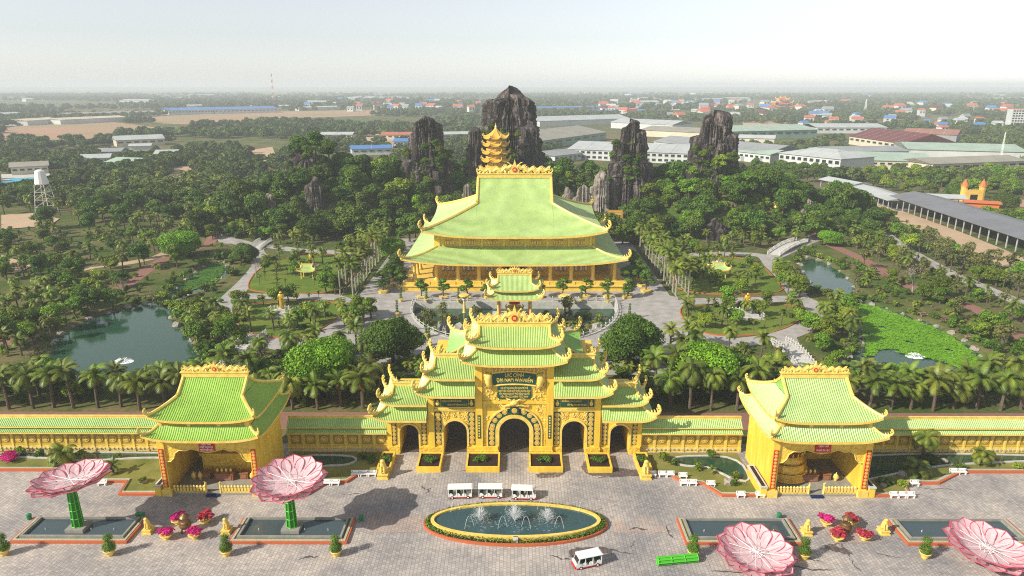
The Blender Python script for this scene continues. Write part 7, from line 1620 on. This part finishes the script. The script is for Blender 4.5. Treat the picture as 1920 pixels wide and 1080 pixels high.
shed((1560, 302), (1700, 300), 40, 8, 3, 'roof_grey', 'wall_white', 'grey roof behind the mint factory')
# the long sheds along the road
shed((1668, 388), (1919, 478), 24, 6.0, 2.6, 'roof_dkgrey', 'roof_pale', 'long dark grey open shed running along the dirt track', 'shed', 'long_shed', openside=True)
shed((1593, 366), (1662, 392), 15, 4.8, 1.6, 'roof_pale', 'roof_pale', 'pale canopy at the far end of the long grey shed', 'canopy', 'walkway_canopy', openside=True)
shed((1536, 350), (1594, 362), 13, 4.8, 1.6, 'roof_pale', 'roof_pale', 'pale canopy nearest the road bend', 'canopy', 'walkway_canopy', openside=True)
shed((1730, 385), (1806, 388), 10, 4.5, 1.4, 'roof_pale', 'roof_pale', 'white canopy leading to the orange castle gate', 'canopy', 'walkway_canopy', openside=True)
g = G(1822, 378); cg = empty('castle_gate', (g.x, g.y, 0), -.1, 'yellow castle gate with two orange cone towers', 'gate'); cg.scale = (.66, .66, .6); wall_box(cg, 'wall', -7.5, 7.5, 0, 6, 0, 11, 'wall_yellow')
for k in range(6): wall_box(cg, 'merlon', -7.2 + k * 2.6, -5.8 + k * 2.6, -.05, .6, 11, 12, 'wall_yellow')
for s in (-1, 1):
    mb = MB(); mb.lathe([(2.6, 0), (2.6, 14), (3.0, 14.2), (3.0, 15)], (s * 7.5, 3, 0), 12); t_ = mb.build('tower', 'wall_yellow', cg); mb = MB(); mb.lathe([(3.3, 15), (1.6, 18.5), (.05, 22)], (s * 7.5, 3, 0), 12); mb.build('spire', 'wall_orange', t_)
wall_box(cg, 'dark_opening_panel', -3, 3, -.15, .01, 0, 7, 'dark'); shed((1806, 400), (1868, 404), 8, 6, .5, 'wall_orange', 'wall_orange', 'orange wall block before the castle gate', 'building', 'orange_building')  # gate: near-black panel on the solid wall stands for the shaded opening
# left side factories and small buildings
shed((316, 216), (400, 214), 60, 10, 5, 'roof_blue', 'wall_white', 'blue-roofed factory, left of the two', win=14); shed((402, 214), (520, 211), 60, 10, 5, 'roof_blue', 'wall_white', 'blue-roofed factory, right of the two', win=16)
shed((218, 276), (308, 272), 26, 7, 4, 'roof_pale', 'wall_cream', 'cream barrel shed among trees on the left', win=6); shed((242, 284), (282, 283), 12, 5, 2, 'roof_pale', 'wall_white', 'small white-roofed building before the cream shed', 'building', 'outbuilding')
for k, (a, b, m_, l) in enumerate((((0, 222), (42, 220), 'roof_pale', 'white wall block at the left edge'), ((50, 236), (110, 232), 'wall_cream', 'long pale wall before the red field, left'), ((112, 234), (236, 228), 'wall_cream', 'long pale wall before the red field, right'), ((130, 222), (180, 220), 'roof_tan', 'tan-roofed barn behind the pale walls'), ((186, 220), (292, 217), 'roof_tan', 'second tan-roofed barn behind the pale walls'), ((335, 204), (392, 203), 'roof_pale', 'white shed behind the blue factories'), ((470, 205), (560, 204), 'roof_pale', 'white shed right of the mast'), ((560, 208), (640, 206), 'roof_pale', 'white shed among trees, middle left'), ((640, 202), (740, 200), 'roof_pale', 'long white shed left of the tallest rock'), ((290, 302), (330, 301), 'roof_pale', 'white roof by the sandy yard'), ((200, 318), (248, 320), 'roof_mint', 'mint-roofed building near the pools'), ((150, 312), (205, 310), 'roof_pale', 'pale roof above the water tower'), ((20, 330), (90, 326), 'roof_tan', 'brown-roofed bathing hall by the pools'), ((180, 298), (226, 297), 'roof_grey', 'grey roof in the palm grove'), ((660, 292), (735, 290), 'roof_blue', 'blue shed roof left of the middle rock peak'), ((715, 262), (770, 262), 'roof_red', 'orange-roofed building left of the middle rock peak'), ((738, 276), (770, 276), 'roof_blue', 'small blue roof behind the middle rock peak'), ((812, 262), (900, 260), 'roof_pale', 'white warehouse between the two tallest peaks'), ((600, 262), (660, 262), 'roof_pale', 'small pale building among trees left of the peaks'), ((1010, 208), (1130, 206), 'roof_blue', 'far pale blue factory right of the tallest rock'), ((1130, 216), (1216, 214), 'roof_blue', 'second far blue factory'))):
    shed(a, b, 24 if a[1] > 250 else 45, 6 if a[1] > 250 else 8, 2.5, m_, 'wall_white' if k % 3 else 'wall_cream', l, 'building', 'outbuilding', win=0 if a[1] < 240 else 5)
sheet('swimming_pool', pxpoly([(18, 336), (62, 334), (60, 345), (10, 347)]), .45, 'pool_blue'); sheet('swimming_pool', pxpoly([(0, 342), (16, 340), (8, 352), (0, 352)]), .46, 'pool_blue'); sheet('pool_deck', pxpoly([(0, 328), (90, 326), (110, 352), (0, 362)]), .4, 'stone_white')
g = G(87, 402); wt = empty('water_tower', (g.x, g.y, 0), 0, 'white water tower on lattice legs at the left', 'water tower')
mb = MB(); mb.lathe([(3.0, 15.6), (3.3, 16), (2.2, 22.5), (1.0, 23.2)], n=14); mb.build('tank', 'white', wt)
for sx in (-1, 1):
    for sy in (-1, 1):
        mb = MB(); mb.tube([(sx * 3.8, sy * 3.8, 0), (sx * 2.4, sy * 2.4, 15.7)], .22, 5); mb.build('leg', 'stone_white', wt)
mb = MB()
for k in range(4):
    z0_, z1_ = k * 3.9, k * 3.9 + 3.9; a0, a1 = 3.8 - 1.4 * z0_ / 15.7, 3.8 - 1.4 * z1_ / 15.7
    for (sx, sy), (tx, ty) in (((-1, -1), (1, -1)), ((1, -1), (1, 1)), ((1, 1), (-1, 1)), ((-1, 1), (-1, -1))): mb.tube([(sx * a0, sy * a0, z0_), (tx * a1, ty * a1, z1_)], .1, 4); mb.tube([(sx * a1, sy * a1, z1_), (tx * a1, ty * a1, z1_)], .1, 4)
mb.build('bracing', 'stone_white', wt)
def mast(px, py, top, w_, label, red=True):
    g = G(px, py); h = A(px, top, g.y).z; p = empty('lattice_mast', (g.x, g.y, 0), 0, label, 'mast'); n_ = 10
    for k in range(n_):
        mb = MB(); z0_, z1_ = h * k / n_, h * (k + 1) / n_; a0, a1 = w_ * (1 - .75 * k / n_), w_ * (1 - .75 * (k + 1) / n_)
        for sx, sy, tx, ty in ((-1, -1, 1, -1), (1, -1, 1, 1), (1, 1, -1, 1), (-1, 1, -1, -1)):
            mb.tube([(sx * a0, sy * a0, z0_), (sx * a1, sy * a1, z1_)], w_ * .10, 4); mb.tube([(sx * a0, sy * a0, z0_), (tx * a1, ty * a1, z1_)], w_ * .07, 4)
        mb.build('mast_section', 'red' if (k % 2 and red) else 'white', p)
mast(513, 196, 138, 3.0, 'red and white lattice mast on the left horizon'); mast(1872, 305, 248, .8, 'thin lattice mast at the right edge', False); mast(1620, 212, 186, 2.5, 'thin mast over the red-roofed town', False); mast(968, 190, 150, .8, 'thin antenna rod behind the tallest rock', False)
# town houses
r = random.Random(21); HN = 0; HL = []
def house(px, py, w_, d, h, rm, wm, rz):
    g = G(px, py); HL.append((px, py)); p = empty('town_house', (g.x, g.y, 0), rz); wall_box(p, 'wall', -w_ / 2, w_ / 2, 0, d, 0, h, wm)
    V = [(-w_ / 2 - .8, -.8, h), (w_ / 2 + .8, -.8, h), (w_ / 2 + .8, d + .8, h), (-w_ / 2 - .8, d + .8, h), (-w_ / 2 - .8, d / 2, h + w_ * .28), (w_ / 2 + .8, d / 2, h + w_ * .28)]; mb = MB(); mb.add(V, [(0, 1, 5, 4), (2, 3, 4, 5), (1, 2, 5), (3, 0, 4), (3, 2, 1, 0)]); mb.build('roof', rm, p)
    for k in (-1, 1): wall_box(p, 'window', k * w_ * .25 - w_ * .1, k * w_ * .25 + w_ * .1, -.15, .02, h * .5, h * .8, 'glass_dark')
    return p
hs = []
for k in range(130):
    px = r.uniform(1130, 1915) if r.random() < .86 else r.uniform(540, 900); py = r.uniform(196, 246) if px > 1500 else r.uniform(194, 224)
    if px < 950: py = r.uniform(196, 212)
    hs.append((px, py))
hs.sort(key=lambda q: q[0])
bands = [(540, 950, 'on the plain left of the tallest rock'), (1130, 1300, 'beyond the two right peaks'), (1300, 1450, 'behind the furthest right peak'), (1450, 1600, 'in the town above the mint warehouse'), (1600, 1760, 'in the town above the maroon hall'), (1760, 1920, 'in the town at the right edge')]
for lo, hi, ph in bands:
    L = [q for q in hs if lo <= q[0] < hi]
    for k, (px, py) in enumerate(L):
        sc = 1.0 + max(0, (235 - py)) / 40; rm, cn = r.choice((('roof_red', 'red'), ('roof_red', 'red'), ('roof_pale', 'white'), ('roof_red', 'red'), ('roof_maroon', 'dark red'), ('roof_blue', 'blue'), ('roof_grey', 'grey')))
        p = house(px, py, r.uniform(8, 15) * sc, r.uniform(8, 14) * sc, r.uniform(5, 10) * min(sc, 1.5), rm, r.choice(('wall_white', 'wall_white', 'wall_cream')), r.uniform(-.5, .5)); tag(p, f'{NUMW[min(k, 29)]} house from the left, {cn} roof, {ph}', 'house', 'town houses ' + ph)
r = random.Random(61); fx = sorted(r.uniform(20, 1900) for _ in range(44))
for k, px in enumerate(fx):
    py = r.uniform(176, 200); half_ = 'left' if px < 960 else 'right'; n_ = k if px < 960 else k - sum(1 for q in fx if q < 960)
    shed((px, py), (px + r.uniform(14, 50), py + r.uniform(-.6, .2)), r.uniform(40, 110), r.uniform(8, 14), 4, r.choice(('roof_pale', 'roof_pale', 'roof_blue', 'roof_red', 'roof_tan', 'roof_mint')), 'wall_white', f'{NUMW[min(n_, 29)]} tiny factory from the left along the {half_} horizon', 'building', 'distant_factory', group='tiny factories along the horizon')
g = G(1905, 244); p = empty('apartment_block', (g.x, g.y, 0), -.2, 'white multi-storey block with red side at the right edge of the town', 'building'); wall_box(p, 'wall', -11, 9, 0, 18, 0, 31, 'wall_white'); wall_box(p, 'red_bay', 9.05, 20, 0, 18, 0, 30, 'roof_red'); wall_box(p, 'roof', -11.5, 20.5, -.5, 18.5, 31, 32, 'roof_red')
for k in range(8):
    for j in range(5): wall_box(p, 'window', -10 + j * 3.8, -7.4 + j * 3.8, -.15, .02, 2 + k * 3.6, 4 + k * 3.6, 'glass_dark')
g = G(1468, 208); p = empty('distant_temple', (g.x, g.y, 0), 0, 'distant orange-roofed temple with stacked upturned roofs', 'temple'); wall_box(p, 'wall', -26, 26, 0, 30, 0, 12, 'wall_cream')
for w_, z in ((34, 11), (22, 19), (12, 27)): roof(p, (-w_, w_), (-3, 33), z, (-w_ * .6, w_ * .6), (15, 15), z + 8, .6, 4, rib=3.0, horn=2.0, mats=('roof_red', 'roof_red'), beam=.5)
wall_box(p, 'upper_wall', -12, 12, 6, 24, 12, 28, 'wall_cream')

# ---------------------------------------------------------------- woods far away
KEEP = []
for o in list(COL.objects):
    if o.parent is None and o.get('category') in ('warehouse', 'building', 'house', 'shed', 'canopy', 'gate', 'temple', 'water tower') and o.location.y > 250: KEEP.append((o.location.x, o.location.y, o.get('category')))
def blocked(x, y): return False
FIELDS = [pxpoly(P) for P in ([(0, 238), (200, 228), (300, 240), (180, 262), (0, 264)], [(215, 222), (480, 210), (700, 206), (720, 216), (560, 222), (420, 236), (300, 232)], [(325, 312), (360, 312), (372, 340), (300, 348)], [(470, 282), (510, 276), (520, 300), (470, 306)], [(0, 405), (60, 400), (110, 412), (90, 425), (0, 432)], [(0, 328), (90, 326), (110, 352), (0, 362)], [(990, 290), (1150, 260), (1450, 310), (1440, 320), (1290, 325), (1080, 315)], [(1000, 235), (1180, 225), (1540, 235), (1540, 270), (1300, 268), (1120, 262), (1000, 262)], [(1570, 240), (1800, 245), (1800, 292), (1700, 295), (1580, 278)], [(1455, 288), (1919, 278), (1919, 328), (1560, 332), (1450, 318)], [(1500, 345), (1600, 345), (1680, 380), (1919, 440), (1919, 520), (1720, 430), (1560, 395), (1480, 360)], [(1700, 395), (1919, 420), (1919, 375), (1800, 372)])]
def clear(x, y):
    X_, Y_ = np.array([x]), np.array([y]); return not any(inside(P, X_, Y_)[0] for P in FIELDS)
# middle distance: single trees and palms one can still pick out
def far_scatter(px, kind, n_, where, seed, mind=5.0, smin=.9, smax=1.4):
    r = random.Random(seed); P = pxpoly(px); xs = [p[0] for p in P]; ys = [p[1] for p in P]; k = t = 0; loc = []
    while k < n_ and t < n_ * 80:
        t += 1; x, y = r.uniform(min(xs), max(xs)), r.uniform(min(ys), max(ys))
        if not inside(P, np.array([x]), np.array([y]))[0] or not clear(x, y): continue
        if any((x - a) ** 2 + (y - b) ** 2 < mind * mind for a, b in loc): continue
        loc.append((x, y)); plant(kind, x, y, r.uniform(smin, smax), where, r=r); k += 1
far_scatter([(0, 372), (250, 380), (420, 375), (420, 430), (0, 445)], 'dark', 34, 'in the grove by the water tower', 41); far_scatter([(0, 372), (250, 380), (420, 375), (420, 430), (0, 445)], 'coconut', 54, 'in the grove by the water tower', 42, 4.0, .8, 1.1)
far_scatter([(200, 350), (420, 345), (420, 385), (220, 385)], 'coconut', 60, 'in the palm plantation left of the hill', 44, 4.5, 1.0, 1.3)
far_scatter([(1400, 318), (1560, 330), (1520, 350), (1480, 375), (1500, 410), (1440, 420), (1400, 380)], 'dark', 46, 'between the hill and the road bend', 45, 5.5, .9, 1.3); far_scatter([(1590, 330), (1919, 326), (1919, 372), (1800, 375), (1660, 365)], 'mid', 60, 'near the castle gate', 46, 5.5, 1.0, 1.5)
far_scatter([(1820, 400), (1919, 420), (1919, 445), (1800, 415)], 'mid', 10, 'behind the long grey shed', 47, 5, .9, 1.2)
grow_all()
# the rest reads as one mass: canopy of crowns spread over the plain
FARC = []
for k in range(4):
    rr = random.Random(200 + k); me = crown_mesh('far_crown', lobe_crown(rr, 5.5, 6.0, 1.2, 12, .6), 9, .95, 200 + k, 'leaf_far'); o = bpy.data.objects.new('far_crown', me); FARC.append(o)
fc = bpy.data.collections.new('far_crowns')
for o in FARC: fc.objects.link(o)
def wood(name, pts, label, coll=None):
    me = bpy.data.meshes.new(name); me.from_pydata([p[:3] for p in pts], [], []); a = me.attributes.new('size', 'FLOAT', 'POINT'); a.data.foreach_set('value', [p[3] for p in pts]); me.materials.append(M['leaf_far']); o = place(name, me)
    ng = bpy.data.node_groups.new(name, 'GeometryNodeTree'); ng.interface.new_socket('Geometry', in_out='INPUT', socket_type='NodeSocketGeometry'); ng.interface.new_socket('Geometry', in_out='OUTPUT', socket_type='NodeSocketGeometry'); N, L = ng.nodes, ng.links
    gi, go = N.new('NodeGroupInput'), N.new('NodeGroupOutput'); mp = N.new('GeometryNodeMeshToPoints'); ip = N.new('GeometryNodeInstanceOnPoints'); ci = N.new('GeometryNodeCollectionInfo'); ci.inputs['Collection'].default_value = coll or fc; ci.inputs['Separate Children'].default_value = True; ci.inputs['Reset Children'].default_value = True; ip.inputs['Pick Instance'].default_value = True
    rv = N.new('FunctionNodeRandomValue'); rv.data_type = 'FLOAT_VECTOR'; rv.inputs[0].default_value = (0, 0, 0); rv.inputs[1].default_value = (0, 0, 6.28); na = N.new('GeometryNodeInputNamedAttribute'); na.data_type = 'FLOAT'; na.inputs['Name'].default_value = 'size'
    L.new(gi.outputs[0], mp.inputs[0]); L.new(mp.outputs[0], ip.inputs['Points']); L.new(ci.outputs[0], ip.inputs['Instance']); L.new(rv.outputs[0], ip.inputs['Rotation']); L.new(na.outputs[0], ip.inputs['Scale']); L.new(ip.outputs[0], go.inputs[0])
    md = o.modifiers.new('spread', 'NODES'); md.node_group = ng; return tag(o, label, 'wood', kind='stuff')
BX = [(o.location.x, o.location.y, 16 if o.get('category') == 'house' else 40) for o in COL.objects if o.parent is None and o.get('category') in ('warehouse', 'building', 'house', 'shed', 'canopy', 'gate', 'temple') and o.location.y > 330]
BXA = np.array(BX)
def wood_points(seed, n_, y0, y1, dens_scale, smin, smax, thr):
    r = np.random.RandomState(seed); Y = y0 + (y1 - y0) * r.rand(n_) ** 1.0; X = (r.rand(n_) * 2 - 1) * Y * .86; ph = r.uniform(0, 6.28, 6)
    nz = np.sin(X / dens_scale + ph[0]) * np.cos(Y / dens_scale * 1.3 + ph[1]) + .6 * np.sin(X / dens_scale * 2.7 + Y / dens_scale * 2.1 + ph[2]) + .4 * np.cos(Y / dens_scale * 5 - X / dens_scale * 3 + ph[3])
    ok = nz > thr
    for P in FIELDS: ok &= ~inside(P, X, Y)
    if len(BXA):
        for bx, by, rr_ in BX: ok &= ~(((X - bx) ** 2 + ((Y - by - rr_ * .3)) ** 2) < (rr_ * 1.0) ** 2)
    X, Y = X[ok], Y[ok]; s_ = r.uniform(smin, smax, len(X)); return [(x, y, 0.0, q) for x, y, q in zip(X, Y, s_)]
pts = wood_points(1, 3600, 430, 900, 95, .8, 1.25, -.35)
pts = [p for p in pts if not (abs(p[0]) < 60 and p[1] < 440)]
r = np.random.RandomState(19); WP = pxpoly([(0, 296), (470, 290), (440, 372), (250, 392), (0, 385)]); X = r.uniform(-480, -110, 2600); Y = r.uniform(330, 650, 2600); ok = inside(WP, X, Y) & ((np.sin(X / 31) * np.cos(Y / 24) + .5 * np.sin(X / 13 + Y / 17)) > -.5)
for P in FIELDS: ok &= ~inside(P, X, Y)
for bx, by, rr_ in BX: ok &= ((X - bx) ** 2 + (Y - by - 8) ** 2) > 15 ** 2
pts += [(x, y, 0.0, q) for x, y, q in zip(X[ok], Y[ok], r.uniform(.7, 1.25, ok.sum()))]
wood('wood', pts, 'dark green wood spreading over the plain just behind the rocky hill')
wood('wood', wood_points(2, 7000, 900, 1900, 190, 1.0, 1.7, -.15), 'hazy woodland in the middle distance between factories and town'); wood('wood', wood_points(3, 9000, 1900, 5200, 420, 1.4, 2.6, -.35), 'pale hazy woods reaching to the horizon')

# undergrowth: closed scrub on the hill, loose scrub between the park trees
uc = bpy.data.collections.new('scrub_crowns')
for kd in ('dark', 'mid', 'bush', 'dark_bush'):
    o = bpy.data.objects.new('scrub_crown', KIND[kd][0][0]); uc.objects.link(o)
r = np.random.RandomState(77); X = r.uniform(-150, 195, 5200); Y = r.uniform(288, 405, 5200); Z = hill(X, Y); ok = Z > .4
ok &= ~((np.abs(X) < 40) & (Y < 290)); wood('undergrowth', [(x, y, z - 1.2, q) for x, y, z, q in zip(X[ok], Y[ok], Z[ok], r.uniform(.45, .85, ok.sum()))], 'dense dark scrub covering the rocky hill between its trees', uc)
def keep_off(X, Y, pad=1.2):
    ok = np.ones(len(X), bool)
    for P in NOGO: ok &= ~inside(grow(P, pad), X, Y)
    for P in [pxpoly(q) for q in LAWNS]: ok &= ~inside(P, X, Y)
    for C_, w_ in PATHS:
        for i in range(len(C_) - 1):
            a, b = C_[i], C_[i + 1]; d = b - a; t = np.clip(((X - a[0]) * d[0] + (Y - a[1]) * d[1]) / (d @ d + 1e-9), 0, 1); ok &= ((X - a[0] - t * d[0]) ** 2 + (Y - a[1] - t * d[1]) ** 2) > (w_ + pad) ** 2
    ok &= ~((np.abs(X) < 51) & (Y > 150) & (Y < 302)) & ~((np.abs(X) < 27) & (Y < 152)) & (Y > 133)
    ok &= ~((np.abs(X) < 63) & (Y > 165) & (Y < 215))
    for P in FIELDS: ok &= ~inside(P, X, Y)
    return ok
X = r.uniform(-250, 250, 9000); Y = r.uniform(133, 330, 9000); ok = keep_off(X, Y) & (np.abs(X) < Y * .9); nz = np.sin(X / 11 + 1) * np.cos(Y / 9) + .7 * np.sin(X / 5 - Y / 6); ok &= nz > -.2
wood('undergrowth', [(x, y, float(z) - .25, q) for x, y, z, q in zip(X[ok], Y[ok], hill(X[ok], Y[ok]), r.uniform(.12, .34, ok.sum()))], 'low loose scrub and ground cover between the park trees', uc)

# ---------------------------------------------------------------- haze
mb = MB(); mb.box(-15500, 15500, -1400, 11000, -5, 92)
hm = bpy.data.materials.new('haze'); hm.use_nodes = True; t = hm.node_tree; t.nodes.clear(); out = t.nodes.new('ShaderNodeOutputMaterial'); pv = t.nodes.new('ShaderNodeVolumePrincipled'); pv.inputs['Color'].default_value = (0.86, 0.93, 1.0, 1); pv.inputs['Density'].default_value = HAZE_DENSITY; pv.inputs['Anisotropy'].default_value = 0.0
t.links.new(pv.outputs[0], out.inputs['Volume']); M['haze'] = hm
tag(mb.build('haze', 'haze'), 'thin pale haze over the whole plain', 'haze', kind='stuff')
